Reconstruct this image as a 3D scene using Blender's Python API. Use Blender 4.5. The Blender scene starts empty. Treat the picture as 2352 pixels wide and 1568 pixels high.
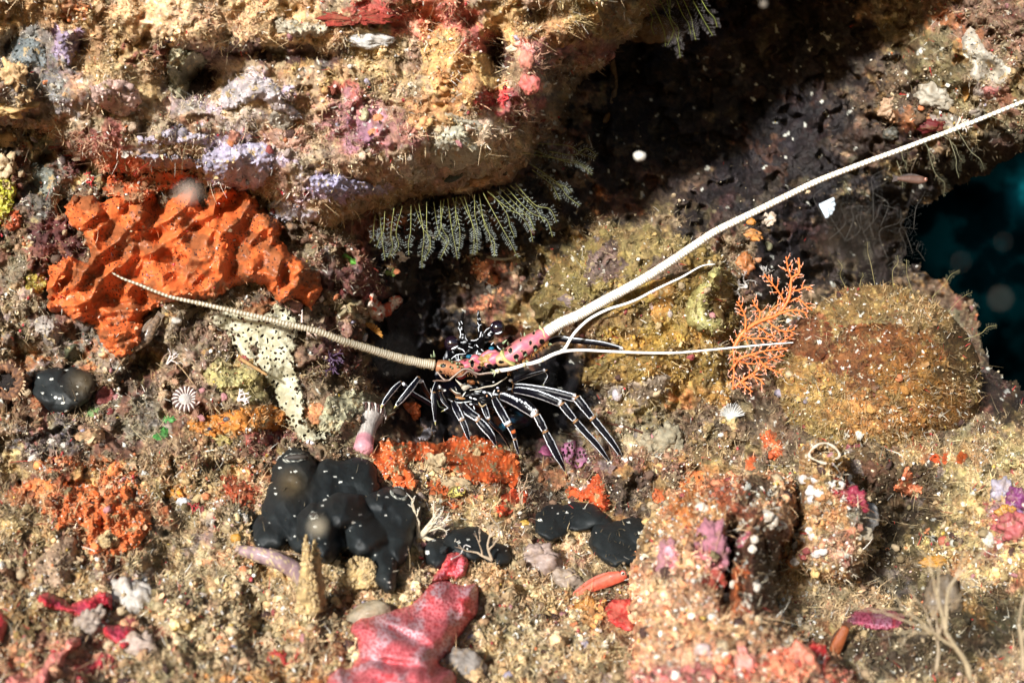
import bpy, math, random
import numpy as np
from mathutils import Vector
# ------------------------------------------------------------------ scene set-up
# Everything is authored in "units" of 0.25 mm; u runs right, v runs down, d is the distance behind
# the plane of the lobster.  W() turns that into metres.
S = 0.00025
D = 3000.0
sc = bpy.context.scene
cam = bpy.data.cameras.new('camera'); camo = bpy.data.objects.new('camera', cam)
sc.collection.objects.link(camo); sc.camera = camo
camo.location = (0, -D*S, 0); camo.rotation_euler = (math.radians(90), 0, 0)
cam.sensor_width = 36; cam.lens = 18*D/1176.0
cam.clip_start = 0.002; cam.clip_end = 50
cam.dof.use_dof = True; cam.dof.focus_distance = (D-30)*S
cam.dof.aperture_fstop = (cam.lens*0.001)/(19*S)      # a 4.2 mm aperture
cam.dof.aperture_blades = 0
world = bpy.data.worlds.new("World"); sc.world = world; world.use_nodes = True
wn = world.node_tree.nodes; wl = world.node_tree.links
sky = wn.new('ShaderNodeTexSky'); sky.sky_type = 'NISHITA'; sky.sun_disc = False
SUN_DIR = Vector((0.48, 1.0, -0.35)).normalized()
sky.sun_elevation = math.asin(-SUN_DIR.z); sky.sun_rotation = math.atan2(-SUN_DIR.x, -SUN_DIR.y)
bgn = wn['Background']; wl.new(sky.outputs[0], bgn.inputs[0]); bgn.inputs[1].default_value = 0.055
sl = bpy.data.lights.new('sun', 'SUN'); sl.energy = 5.0; sl.angle = math.radians(5); sl.color = (1, 0.99, 0.97)
so = bpy.data.objects.new('sun', sl); sc.collection.objects.link(so)
so.rotation_euler = SUN_DIR.to_track_quat('-Z', 'Y').to_euler()
sc.view_settings.view_transform = 'Standard'; sc.view_settings.look = 'None'
sc.view_settings.exposure = 0.82; sc.view_settings.gamma = 1
sc.cycles.max_bounces = 4; sc.cycles.transparent_max_bounces = 8
rng = np.random.default_rng(7); R = random.Random(11)

# ------------------------------------------------------------------ maths
def lin(c):
    a = np.asarray(c, float)/255.0
    return np.where(a <= 0.04045, a/12.92, ((a+0.055)/1.055)**2.4)
ALB = 0.80
def colr(c): return lin(c)*ALB
def P3(u, v, d):
    u = np.asarray(u, float); v = np.asarray(v, float); d = np.asarray(d, float)
    k = 1+d/D
    return np.stack([(u-1176)*k, d+0*u, (784-v)*k], -1)
def _h(ix, iy, iz, s):
    n = (ix.astype(np.int64)*374761393 + iy.astype(np.int64)*668265263 + iz.astype(np.int64)*2147483647 + s*1274126177) & 0xffffffff
    n = ((n ^ (n >> 13))*1274126177) & 0xffffffff
    n = ((n ^ (n >> 15))*2246822519) & 0xffffffff
    return (n ^ (n >> 16)) & 0xffffffff
def noise2(x, y, s=0):
    x = np.asarray(x, float); y = np.asarray(y, float)
    x0 = np.floor(x); y0 = np.floor(y); fx = x-x0; fy = y-y0
    ux = fx*fx*fx*(fx*(fx*6-15)+10); uy = fy*fy*fy*(fy*(fy*6-15)+10)
    z = np.zeros_like(x0)
    def g(i, j):
        a = _h(x0+i, y0+j, z, s)*(2*math.pi/4294967296.0)
        return np.cos(a)*(fx-i)+np.sin(a)*(fy-j)
    a = g(0, 0); b = g(1, 0); c = g(0, 1); d_ = g(1, 1)
    return ((a+(b-a)*ux)*(1-uy)+(c+(d_-c)*ux)*uy)*1.5
def noise3(x, y, zz, s=0):
    x0 = np.floor(x); y0 = np.floor(y); z0 = np.floor(zz); fx = x-x0; fy = y-y0; fz = zz-z0
    ux = fx*fx*(3-2*fx); uy = fy*fy*(3-2*fy); uz = fz*fz*(3-2*fz)
    r = 0
    for i in (0, 1):
        for j in (0, 1):
            for k in (0, 1):
                h = _h(x0+i, y0+j, z0+k, s)
                a = (h & 0xffff)*(2*math.pi/65536.0); c = ((h >> 16) & 0xffff)/32768.0-1; q = np.sqrt(1-c*c)
                g = q*np.cos(a)*(fx-i)+q*np.sin(a)*(fy-j)+c*(fz-k)
                r = r+g*(ux if i else 1-ux)*(uy if j else 1-uy)*(uz if k else 1-uz)
    return r*1.5
def fbm(u, v, L, s=0, o=4, g=0.5):
    r = 0; a = 1
    for k in range(o):
        r = r+a*noise2(u/L, v/L, s+k*17); L = L*0.5; a *= g
    return r
def ridged(u, v, L, s=0, o=3):
    r = 0; a = 1
    for k in range(o):
        r = r+a*(1-2*np.abs(noise2(u/L, v/L, s+k*13))); L *= 0.5; a *= 0.5
    return r/1.75
def soft_ridge(u, v, L, s=0):
    return 1-2*np.sqrt(noise2(u/L, v/L, s)**2+.012)+.35*(1-2*np.sqrt(noise2(u*2/L, v*2/L, s+9)**2+.03))
def worley(u, v, L, s=0):
    x = np.asarray(u, float)/L; y = np.asarray(v, float)/L; x0 = np.floor(x); y0 = np.floor(y)
    f1 = np.full(x.shape, 9.0); f2 = f1.copy(); idh = np.zeros(x.shape, np.int64); z = np.zeros_like(x0)
    for i in (-1, 0, 1):
        for j in (-1, 0, 1):
            h = _h(x0+i, y0+j, z, s)
            px = x0+i+(h & 0xffff)/65536.0; py = y0+j+((h >> 16) & 0xffff)/65536.0
            dd = np.hypot(px-x, py-y)
            m = dd < f1
            f2 = np.where(m, f1, np.minimum(f2, dd)); f1 = np.where(m, dd, f1); idh = np.where(m, h, idh)
    return f1, f2, idh
def sstep(a, b, x):
    t = np.clip((x-a)/(b-a), 0, 1); return t*t*(3-2*t)
def sdf(U, V, poly):                                  # positive inside
    d = np.full(U.shape, 1e9); ins = np.zeros(U.shape, bool); n = len(poly)
    for i in range(n):
        x1, y1 = poly[i]; x2, y2 = poly[(i+1) % n]
        ex, ey = x2-x1, y2-y1; wx, wy = U-x1, V-y1
        t = np.clip((wx*ex+wy*ey)/(ex*ex+ey*ey+1e-9), 0, 1)
        d = np.minimum(d, np.hypot(wx-ex*t, wy-ey*t))
        c = ((y1 <= V) & (y2 > V)) | ((y2 <= V) & (y1 > V))
        xi = x1+(V-y1)*(ex/(ey if abs(ey) > 1e-9 else 1e-9))
        ins ^= c & (U < xi)
    return np.where(ins, d, -d)
def catmull(pts, n=8):
    p = np.asarray(pts, float); p = np.vstack([2*p[0]-p[1], p, 2*p[-1]-p[-2]]); out = []
    for i in range(1, len(p)-2):
        for k in range(n):
            t = k/n; a, b, c, d_ = p[i-1], p[i], p[i+1], p[i+2]
            out.append(0.5*((2*b)+(c-a)*t+(2*a-5*b+4*c-d_)*t*t+(-a+3*b-3*c+d_)*t**3))
    out.append(p[-2]); return np.array(out)

# ------------------------------------------------------------------ materials
def material(name, rough=0.6, spec=0.4, bump=0.5, bscale=0.12, var=0.35, vscale=0.05, sss=0.0, coat=0.0, cells=0.0, emit=0):
    m = bpy.data.materials.new(name); m.use_nodes = True; nt = m.node_tree; n = nt.nodes; l = nt.links
    b = n['Principled BSDF']; b.inputs['Roughness'].default_value = rough; b.inputs['Specular IOR Level'].default_value = spec
    at = n.new('ShaderNodeAttribute'); at.attribute_name = 'Col'
    tc = n.new('ShaderNodeTexCoord'); mp = n.new('ShaderNodeMapping'); mp.inputs['Scale'].default_value = (1/S, 1/S, 1/S)
    l.new(tc.outputs['Object'], mp.inputs[0])
    nz = n.new('ShaderNodeTexNoise'); nz.inputs['Scale'].default_value = vscale; nz.inputs['Detail'].default_value = 5; nz.inputs['Roughness'].default_value = 0.7
    l.new(mp.outputs[0], nz.inputs['Vector'])
    mr = n.new('ShaderNodeMapRange'); mr.inputs[1].default_value = 0.3; mr.inputs[2].default_value = 0.7
    mr.inputs[3].default_value = 1-var; mr.inputs[4].default_value = 1+var
    l.new(nz.outputs[0], mr.inputs[0])
    vm = n.new('ShaderNodeVectorMath'); vm.operation = 'SCALE'; l.new(at.outputs['Color'], vm.inputs[0]); l.new(mr.outputs[0], vm.inputs['Scale'])
    l.new(vm.outputs[0], b.inputs['Base Color'])
    nb = n.new('ShaderNodeTexNoise'); nb.inputs['Scale'].default_value = bscale; nb.inputs['Detail'].default_value = 6; nb.inputs['Roughness'].default_value = 0.65
    l.new(mp.outputs[0], nb.inputs['Vector'])
    bp = n.new('ShaderNodeBump'); bp.inputs['Strength'].default_value = bump; bp.inputs['Distance'].default_value = 6*S
    hsrc = nb.outputs[0]
    if cells:
        vo = n.new('ShaderNodeTexVoronoi'); vo.inputs['Scale'].default_value = cells; l.new(mp.outputs[0], vo.inputs['Vector'])
        ad = n.new('ShaderNodeMath'); ad.operation = 'ADD'; l.new(vo.outputs['Distance'], ad.inputs[0]); l.new(nb.outputs[0], ad.inputs[1]); hsrc = ad.outputs[0]
    l.new(hsrc, bp.inputs['Height']); l.new(bp.outputs[0], b.inputs['Normal'])
    if sss:
        b.inputs['Subsurface Weight'].default_value = sss; b.inputs['Subsurface Radius'].default_value = (1, .6, .4); b.inputs['Subsurface Scale'].default_value = 10*S
    if coat:
        b.inputs['Coat Weight'].default_value = coat; b.inputs['Coat Roughness'].default_value = 0.15
    return m
M = dict(
    rock=material('encrusted_rock', 0.65, 0.35, 0.9, 0.11, 0.45, 0.045),
    sponge=material('sponge_skin', 0.55, 0.4, 0.35, 0.07, 0.22, 0.03, coat=0.1),
    rough=material('rough_growth', 0.7, 0.3, 0.8, 0.16, 0.4, 0.06),
    black=material('tunicate_skin', 0.6, 0.35, 0.3, 0.08, 0.3, 0.02),
    shell=material('shell', 0.45, 0.5, 0.6, 0.1, 0.28, 0.06),
    turf=material('turf', 0.6, 0.35, 0.0, 0.1, 0.3, 0.08),
    grit=material('grit', 0.38, 0.5, 0.3, 0.2, 0.25, 0.1),
    chitin=material('lobster_shell', 0.36, 0.2, 0.12, 0.12, 0.15, 0.06),
    antenna=material('antenna_shell', 0.5, 0.4, 0.2, 0.3, 0.08, 0.05),
    eye=material('eye', 0.08, 0.7, 0.0, 0.1, 0.05, 0.05, coat=1.0),
    soft=material('soft_tissue', 0.5, 0.4, 0.5, 0.11, 0.28, 0.05, coat=0.1),
)
# ------------------------------------------------------------------ mesh output
def tag(o, label=None, cat=None, group=None, kind=None):
    if label: o['label'] = label
    if cat: o['category'] = cat
    if group: o['group'] = group
    if kind: o['kind'] = kind
    return o
def link(name, P, faces, col, mat, parent=None, smooth=True, origin=None, **kw):
    col = np.asarray(col, float); lum = (col*[.25, .6, .15]).sum(-1, keepdims=True); col = lum+(col-lum)*0.92
    """P: (n,3) in units, faces: (m,k) int array or list of such arrays, col (3,) or (n,3) linear"""
    P = np.asarray(P, float)
    if origin is None:
        mn = P.min(0); mx = P.max(0); origin = np.array([(mn[0]+mx[0])/2, (mn[1]+mx[1])/2, mn[2]])
    origin = np.asarray(origin, float)
    me = bpy.data.meshes.new(name)
    fl = faces if isinstance(faces, list) else [faces]
    fl = [np.asarray(f, np.int32) for f in fl if len(f)]
    me.vertices.add(len(P)); me.vertices.foreach_set('co', ((P-origin)*S).astype(np.float32).ravel())
    nl = sum(f.size for f in fl); npoly = sum(len(f) for f in fl)
    me.loops.add(nl); me.polygons.add(npoly)
    me.loops.foreach_set('vertex_index', np.concatenate([f.ravel() for f in fl]))
    tot = np.concatenate([np.full(len(f), f.shape[1]) for f in fl]); st = np.concatenate([[0], np.cumsum(tot)[:-1]])
    me.polygons.foreach_set('loop_start', st.astype(np.int32)); me.polygons.foreach_set('loop_total', tot.astype(np.int32))
    if smooth: me.polygons.foreach_set('use_smooth', np.ones(npoly, bool))
    me.update(calc_edges=True)
    c = np.ones((len(P), 4), np.float32); c[:, :3] = np.clip(col, 0.002, 0.92)
    a = me.color_attributes.new('Col', 'FLOAT_COLOR', 'POINT'); a.data.foreach_set('color', c.ravel())
    me.materials.append(M[mat] if isinstance(mat, str) else mat)
    o = bpy.data.objects.new(name, me); sc.collection.objects.link(o)
    if parent is not None:
        o.parent = parent; o.location = Vector(origin*S)-Vector(parent['_w'])
    else: o.location = Vector(origin*S)
    o['_w'] = [float(q) for q in origin*S]
    return tag(o, **kw)
def empty(name, p, **kw):
    o = bpy.data.objects.new(name, None); sc.collection.objects.link(o); o.empty_display_size = 0.005
    o.location = Vector(np.asarray(p, float)*S); o['_w'] = [float(q) for q in np.asarray(p, float)*S]
    return tag(o, **kw)
class MB:
    def __init__(s): s.P = []; s.F3 = []; s.F4 = []; s.C = []; s.n = 0
    def add(s, P, F, C):
        P = np.asarray(P, float); F = np.asarray(F, int)
        s.P.append(P); C = np.asarray(C, float)
        s.C.append(np.broadcast_to(C, (len(P), 3)) if C.ndim == 1 else C)
        if len(F): (s.F3 if F.shape[1] == 3 else s.F4).append(F+s.n)
        s.n += len(P); return s
    def build(s, name, mat, parent=None, **kw):
        fl = []
        if s.F3: fl.append(np.concatenate(s.F3))
        if s.F4: fl.append(np.concatenate(s.F4))
        return link(name, np.concatenate(s.P), fl, np.concatenate(s.C), mat, parent, **kw)
def frames(p):
    t = np.gradient(p, axis=0); t /= np.linalg.norm(t, axis=1)[:, None]+1e-9
    n = np.zeros_like(p); ref = np.array([0, -1.0, 0])            # start facing the viewer side
    a = ref-t[0]*ref.dot(t[0])
    if np.linalg.norm(a) < 0.1: a = np.array([0, 0, 1.0])-t[0]*t[0][2]
    n[0] = a/np.linalg.norm(a)
    for i in range(1, len(p)):
        a = n[i-1]-t[i]*n[i-1].dot(t[i]); n[i] = a/(np.linalg.norm(a)+1e-9)
    return t, n, np.cross(t, n)
def tube(p, r, sides=10, col=(0.5, 0.5, 0.5), flat=1.0, wob=0, cap=True, seed=0):
    """col may be a function (s01, angle, arclen) -> (n,3)"""
    p = np.asarray(p, float); r = np.broadcast_to(np.asarray(r, float), (len(p),)).copy()
    t, n, b = frames(p); k = sides; ang = np.arange(k)*2*math.pi/k
    ca = np.cos(ang)[None, :, None]; sa = np.sin(ang)[None, :, None]
    rr = r[:, None, None]*np.ones((1, k, 1))
    if wob:
        q = p[:, None, :]+r[:, None, None]*(n[:, None]*ca+b[:, None]*sa)
        L = max(4.0, r.max()*1.2)
        rr = rr*(1+wob*noise3(q[..., 0]/L, q[..., 1]/L, q[..., 2]/L, seed)[..., None])
    V = p[:, None, :]+rr*(n[:, None]*ca*flat+b[:, None]*sa)
    al = np.concatenate([[0], np.cumsum(np.linalg.norm(np.diff(p, axis=0), axis=1))])
    i = np.arange(len(p)-1)[:, None]; j = np.arange(k)[None, :]
    F = np.stack([i*k+j, i*k+(j+1) % k, (i+1)*k+(j+1) % k, (i+1)*k+j], -1).reshape(-1, 4)
    V = V.reshape(-1, 3)
    if callable(col):
        A, G = np.meshgrid(al, ang, indexing='ij'); C = col(A/al[-1], G, A).reshape(-1, 3)
    else: C = np.broadcast_to(np.asarray(col, float), (len(V), 3))
    if cap:
        nn = len(V); V = np.vstack([V, p[0]-t[0]*r[0]*0.5, p[-1]+t[-1]*r[-1]*0.5]); C = np.vstack([C, C[0], C[-1]])
        e = (len(p)-1)*k
        F3 = [[nn, (q+1) % k, q] for q in range(k)]+[[nn+1, e+q, e+(q+1) % k] for q in range(k)]
        F = np.vstack([F, [[f[0], f[1], f[2], f[2]] for f in F3]])
        # degenerate quads are turned into triangles below
        return V, F[:-2*k], np.array(F3), C
    return V, F, np.zeros((0, 3), int), C
def addtube(mb, p, r, sides=8, col=(0.5, 0.5, 0.5), **kw):
    V, F4, F3, C = tube(p, r, sides, col, **kw)
    V = np.asarray(V); mb.P.append(V); mb.C.append(np.asarray(C))
    mb.F4.append(F4+mb.n)
    if len(F3): mb.F3.append(F3+mb.n)
    mb.n += len(V)
_sph = {}
def sphere(nu=16, nv=10):
    if (nu, nv) in _sph: return _sph[(nu, nv)]
    V = [(0, 0, 1.0)]
    for i in range(1, nv):
        a = math.pi*i/nv
        for j in range(nu): V.append((math.sin(a)*math.cos(2*math.pi*j/nu), math.sin(a)*math.sin(2*math.pi*j/nu), math.cos(a)))
    V.append((0, 0, -1.0)); F3 = []; F4 = []
    for j in range(nu): F3.append((0, 1+j, 1+(j+1) % nu)); F3.append((len(V)-1, len(V)-1-nu+(j+1) % nu, len(V)-1-nu+j))
    for i in range(nv-2):
        for j in range(nu): a = 1+i*nu; F4.append((a+j, a+nu+j, a+nu+(j+1) % nu, a+(j+1) % nu))
    _sph[(nu, nv)] = (np.array(V), np.array(F3), np.array(F4)); return _sph[(nu, nv)]
def ball(mb, c, r, col, nu=16, nv=10, amp=0.0, L=1.0, seed=0, rot=None):
    V, F3, F4 = sphere(nu, nv); r = np.broadcast_to(np.asarray(r, float), (3,))
    k = 1.0
    if amp: k = 1+amp*noise3(V[:, 0]/L+seed*3.1, V[:, 1]/L, V[:, 2]/L, seed)[:, None]+amp*0.5*noise3(V[:, 0]*2.3/L+seed, V[:, 1]*2.3/L, V[:, 2]*2.3/L, seed+5)[:, None]+amp*0.3*noise3(V[:, 0]*5/L+seed, V[:, 1]*5/L, V[:, 2]*5/L, seed+6)[:, None]
    P = V*k*r
    if rot is not None:                          # rotation in the picture plane
        a = math.radians(rot); x = P[:, 0]*math.cos(a)-P[:, 2]*math.sin(a); z = P[:, 0]*math.sin(a)+P[:, 2]*math.cos(a); P = np.stack([x, P[:, 1], z], -1)
    P = P+np.asarray(c, float)
    C = col(V, P) if callable(col) else np.broadcast_to(np.asarray(col, float), (len(P), 3))
    mb.P.append(P); mb.C.append(C); mb.F3.append(F3+mb.n); mb.F4.append(F4+mb.n); mb.n += len(P)

# ------------------------------------------------------------------ the reef as reliefs
G = 3; GU0, GV0, GU1, GV1 = -420, -330, 2790, 1830
gu = np.arange(GU0, GU1+1, G); gv = np.arange(GV0, GV1+1, G)
SH = (len(gv), len(gu))
ZB = np.full(SH, 9000.0); PB = np.zeros(SH+(3,)); NB = np.zeros(SH+(3,)); CB = np.zeros(SH+(3,)); TB = np.zeros(SH); KB = np.zeros(SH)
def bil(A, u, v):
    x = np.clip((np.asarray(u, float)-GU0)/G, 0, SH[1]-1.001); y = np.clip((np.asarray(v, float)-GV0)/G, 0, SH[0]-1.001)
    i = x.astype(int); j = y.astype(int); fx = x-i; fy = y-j
    if A.ndim == 3: fx = fx[..., None]; fy = fy[..., None]
    return (A[j, i]*(1-fx)+A[j, i+1]*fx)*(1-fy)+(A[j+1, i]*(1-fx)+A[j+1, i+1]*fx)*fy
def surf(u, v): return bil(ZB, u, v)
def blur(A, k):
    for ax in (0, 1):
        c = np.cumsum(np.concatenate([np.repeat(np.take(A, [0], ax), k+1, ax), A, np.repeat(np.take(A, [-1], ax), k, ax)], ax), ax)
        n = A.shape[ax]
        A = (np.take(c, range(2*k+1, 2*k+1+n), ax)-np.take(c, range(0, n), ax))/(2*k+1)
    return A
def grid_faces(mask):
    h, w = mask.shape; idx = -np.ones(mask.shape, int)
    q = mask[:-1, :-1] & mask[1:, :-1] & mask[:-1, 1:] & mask[1:, 1:]
    use = np.zeros_like(mask); use[:-1, :-1] |= q; use[1:, :-1] |= q; use[:-1, 1:] |= q; use[1:, 1:] |= q
    idx[use] = np.arange(use.sum()); j, i = np.nonzero(q)
    return use, np.stack([idx[j, i], idx[j+1, i], idx[j+1, i+1], idx[j, i+1]], -1)
def relief(name, U, V, d, C, mask, mat, turf=0.0, flake=None, ndisp=None, parent=None, reg=True, **kw):
    P = P3(U, V, d)
    def nrm(P):
        N = np.cross(np.gradient(P, axis=1), np.gradient(P, axis=0)); N /= np.linalg.norm(N, axis=-1, keepdims=True)+1e-9
        return np.where((N[..., 1] > 0)[..., None], -N, N)
    if ndisp is not None: P = P+nrm(P)*ndisp[..., None]
    use, F = grid_faces(mask)
    if reg:
        st = max(1, int(round(G/(U[0, 1]-U[0, 0])))); sl_ = (slice(None, None, st), slice(None, None, st))
        i0 = int(round((U[0, 0]-GU0)/G)); j0 = int(round((V[0, 0]-GV0)/G)); Us = U[sl_]
        w = (slice(j0, j0+Us.shape[0]), slice(i0, i0+Us.shape[1]))
        Ps = P[sl_]; ms = use[sl_] & (Ps[..., 1] < ZB[w]); N = nrm(Ps)
        for A, B in ((ZB, Ps[..., 1]), (PB, Ps), (NB, N), (CB, C[sl_]), (TB, np.broadcast_to(turf, Us.shape) if np.ndim(turf) == 0 else turf[sl_]), (KB, np.broadcast_to(turf if flake is None else flake, Us.shape) if np.ndim(turf if flake is None else flake) == 0 else (turf if flake is None else flake)[sl_])):
            A[w][ms] = B[ms]
    return link(name, P[use], F, C[use], mat, parent, **kw)
def window(u0, v0, u1, v1, step=3.0):
    i0 = max(0, int((u0-GU0)//G)); j0 = max(0, int((v0-GV0)//G)); i1 = min(SH[1]-1, int((u1-GU0)//G)+1); j1 = min(SH[0]-1, int((v1-GV0)//G)+1)
    us = np.arange(GU0+i0*G, GU0+i1*G+0.01, step); vs = np.arange(GV0+j0*G, GV0+j1*G+0.01, step)
    return np.meshgrid(us, vs)
# colour: splats of the organisms' own colours and of painted shade, with ragged outlines, over a mosaic of small crusts
def splats(U, V, base, L, warp=26, seed=3):
    C = np.broadcast_to(colr(base), U.shape+(3,)).copy()
    wu = U+warp*fbm(U, V, 60, seed, 4, .6)+6*noise2(U/9, V/9, seed+90); wv = V+warp*fbm(U, V, 60, seed+40, 4, .6)+6*noise2(U/9, V/9, seed+91)
    e = 0.35*fbm(U, V, 40, seed+77, 4, .7)
    for t in L:
        u, v, ru, rv, rot, c = t[:6]; op = t[6] if len(t) > 6 else 0.9
        a = math.radians(rot); x = (wu-u)*math.cos(a)+(wv-v)*math.sin(a); y = -(wu-u)*math.sin(a)+(wv-v)*math.cos(a)
        dd = np.hypot(x/ru, y/rv)+e
        m = (op*sstep(1.12, 0.88, dd))[..., None]
        C = C*(1-m)+colr(c)*m
    return C
SHEET = [(190, 156, 132), (140, 80, 76), (210, 196, 166), (146, 140, 116), (184, 142, 80), (170, 158, 168), (124, 108, 66), (200, 128, 78), (116, 60, 52), (204, 182, 132)]
def sheets(U, V, C, seed, thr=.22, op=.75):
    """smooth encrusting sheets, free of turf, each in its own colour; returns the new colour and the mask"""
    wu = U+26*fbm(U, V, 50, seed+1, 3); wv = V+26*fbm(U, V, 50, seed+2, 3)
    m = sstep(thr, thr+.06, fbm(U, V, 62, seed, 4, .6)); f1, f2, h = worley(wu, wv, 95, seed+5)
    P = np.array([colr(c) for c in SHEET])[(h % 10).astype(int)]; k = (m*op)[..., None]; C = C*(1-k)+P*k*(.8+.4*((h >> 9) % 256)/255.0)[..., None]
    g1, g2, hh = worley(U, V, 10, seed+8); p = (m*(g1 < .2)*((hh % 3) == 0))[..., None]; return C*(1-.6*p), m
TINT = np.array([[1, 1, .97], [1.25, 1.2, 1.08], [0.7, 0.64, 0.5], [1.15, 0.85, 0.66], [0.72, 0.5, 0.46], [1.6, 1.58, 1.5], [1.2, 1.06, 0.75], [0.42, 0.38, 0.34], [1.0, 1.02, 0.8], [1.1, .92, .9]])
def mosaic(U, V, C, amt=0.6, seed=0, white=0.03, scales=(46, 19, 9)):
    wu = U+9*noise2(U/22, V/22, seed+1)+3*noise2(U/7, V/7, seed+5); wv = V+9*noise2(U/22, V/22, seed+2)+3*noise2(U/7, V/7, seed+6)
    for k, L in enumerate(scales):
        f1, f2, h = worley(wu, wv, L, seed+31*k)
        t = TINT[(h % 10).astype(int)]; t = t*(0.8+0.4*((h >> 8) % 256)/255.0)[..., None]
        C = C*(1-amt+amt*t)
        edge = sstep(0.16, 0.0, f2-f1)[..., None]; C = C*(1-0.22*amt*edge)
    f1, f2, h = worley(wu, wv, 8, seed+201)
    m = (((h >> 5) % 1000) < white*1000) & (f1 < 0.42)
    C = np.where(m[..., None], C*0.3+0.5*np.array([1, .96, .88]), C)
    return np.clip(C*[.97, 1.01, .95], 0.003, 0.85)
# ------------------------------------------------------------------ terrain: cave wall and reef floor
TU = np.array([-450, 0, 300, 600, 800, 900, 1000, 1200, 1330, 1400, 1600, 1750, 1850, 2000, 2200, 2400, 2800], float)
TT = [(-350, [0, 0, 50, 100, 200, 300, 400, 500, 550, 600, 650, 600, 520, 380, 200, 120, 60]),
 (0, [-100, -50, 50, 100, 200, 300, 400, 500, 550, 600, 650, 600, 520, 380, 150, 60, 0]),
 (200, [-100, -50, 0, 50, 200, 300, 400, 500, 550, 600, 620, 560, 500, 350, 120, 80, 50]),
 (330, [-100, -60, 0, 0, 150, 250, 350, 450, 500, 520, 540, 500, 450, 350, 220, 150, 120]),
 (450, [-120, -80, -20, -20, 80, 180, 280, 350, 350, 330, 330, 380, 450, 500, 600, 800, 800]),
 (550, [-120, -80, -20, -20, 60, 180, 280, 240, 170, 140, 150, 260, 450, 700, 900, 1000, 1000]),
 (700, [-130, -90, -30, -30, 40, 230, 400, 350, 110, 80, 70, 250, 500, 700, 900, 1000, 1000]),
 (850, [-160, -120, -70, -60, 20, 280, 420, 420, 280, 80, 50, 160, 250, 300, 400, 500, 600]),
 (950, [-220, -180, -130, -110, -50, 170, 380, 400, 280, 90, 30, 60, 100, 150, 150, 150, 200]),
 (1030, [-300, -260, -210, -180, -120, -60, 130, 280, 140, 60, 0, -20, -50, -80, -120, -120, -100]),
 (1100, [-380, -330, -270, -230, -190, -150, -110, 20, 30, 10, -60, -120, -170, -220, -260, -280, -280]),
 (1250, [-560, -500, -440, -400, -360, -330, -300, -240, -190, -170, -200, -240, -260, -250, -420, -500, -500]),
 (1400, [-760, -700, -640, -590, -550, -520, -490, -440, -400, -390, -420, -460, -470, -450, -500, -560, -620]),
 (1568, [-1000, -930, -870, -820, -790, -770, -750, -720, -710, -720, -720, -700, -690, -680, -700, -740, -800]),
 (1850, [-1300, -1250, -1200, -1180, -1150, -1130, -1100, -1080, -1080, -1080, -1100, -1120, -1150, -1180, -1200, -1250, -1300])]
U, V = np.meshgrid(gu.astype(float), gv.astype(float))
rows = np.array([np.interp(gu, TU, r[1]) for r in TT]); tv = np.array([r[0] for r in TT], float)
k = np.interp(gv, tv, np.arange(len(tv))); i0 = np.clip(k.astype(int), 0, len(tv)-2); f = (k-i0)[:, None]
base = rows[i0]*(1-f)+rows[i0+1]*f
for _ in range(3): base = blur(base, 9)
def bumps(U, V, a=1.0, seed=0):
    f1, f2, h = worley(U+8*noise2(U/20, V/20, seed+9), V+8*noise2(U/20, V/20, seed+8), 34, seed+3)
    g1, g2, h2 = worley(U+3*noise2(U/9, V/9, seed+7), V, 13, seed+4)
    return a*(-46*fbm(U, V, 170, seed, 4, .55)+46*(1-.6*sstep(1100, 1250, V))*sstep(.12, .5, fbm(U, V, 75, seed+71, 3, .6))-16*np.abs(fbm(U, V, 60, seed+21, 4, .6))
              - np.sqrt(np.clip(1-f1**2*1.6, 0, 1))*(4+14*((h >> 9) % 256)/255.0)
              - np.sqrt(np.clip(1-g1**2*2.2, 0, 1))*(1+6*((h2 >> 9) % 256)/255.0)-3.0*fbm(U, V, 9, seed+50, 2))
floorness = sstep(980, 1150, V)
d = base+bumps(U, V, 1.0, 5)-18*floorness*ridged(U, V, 120, 61)
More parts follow.
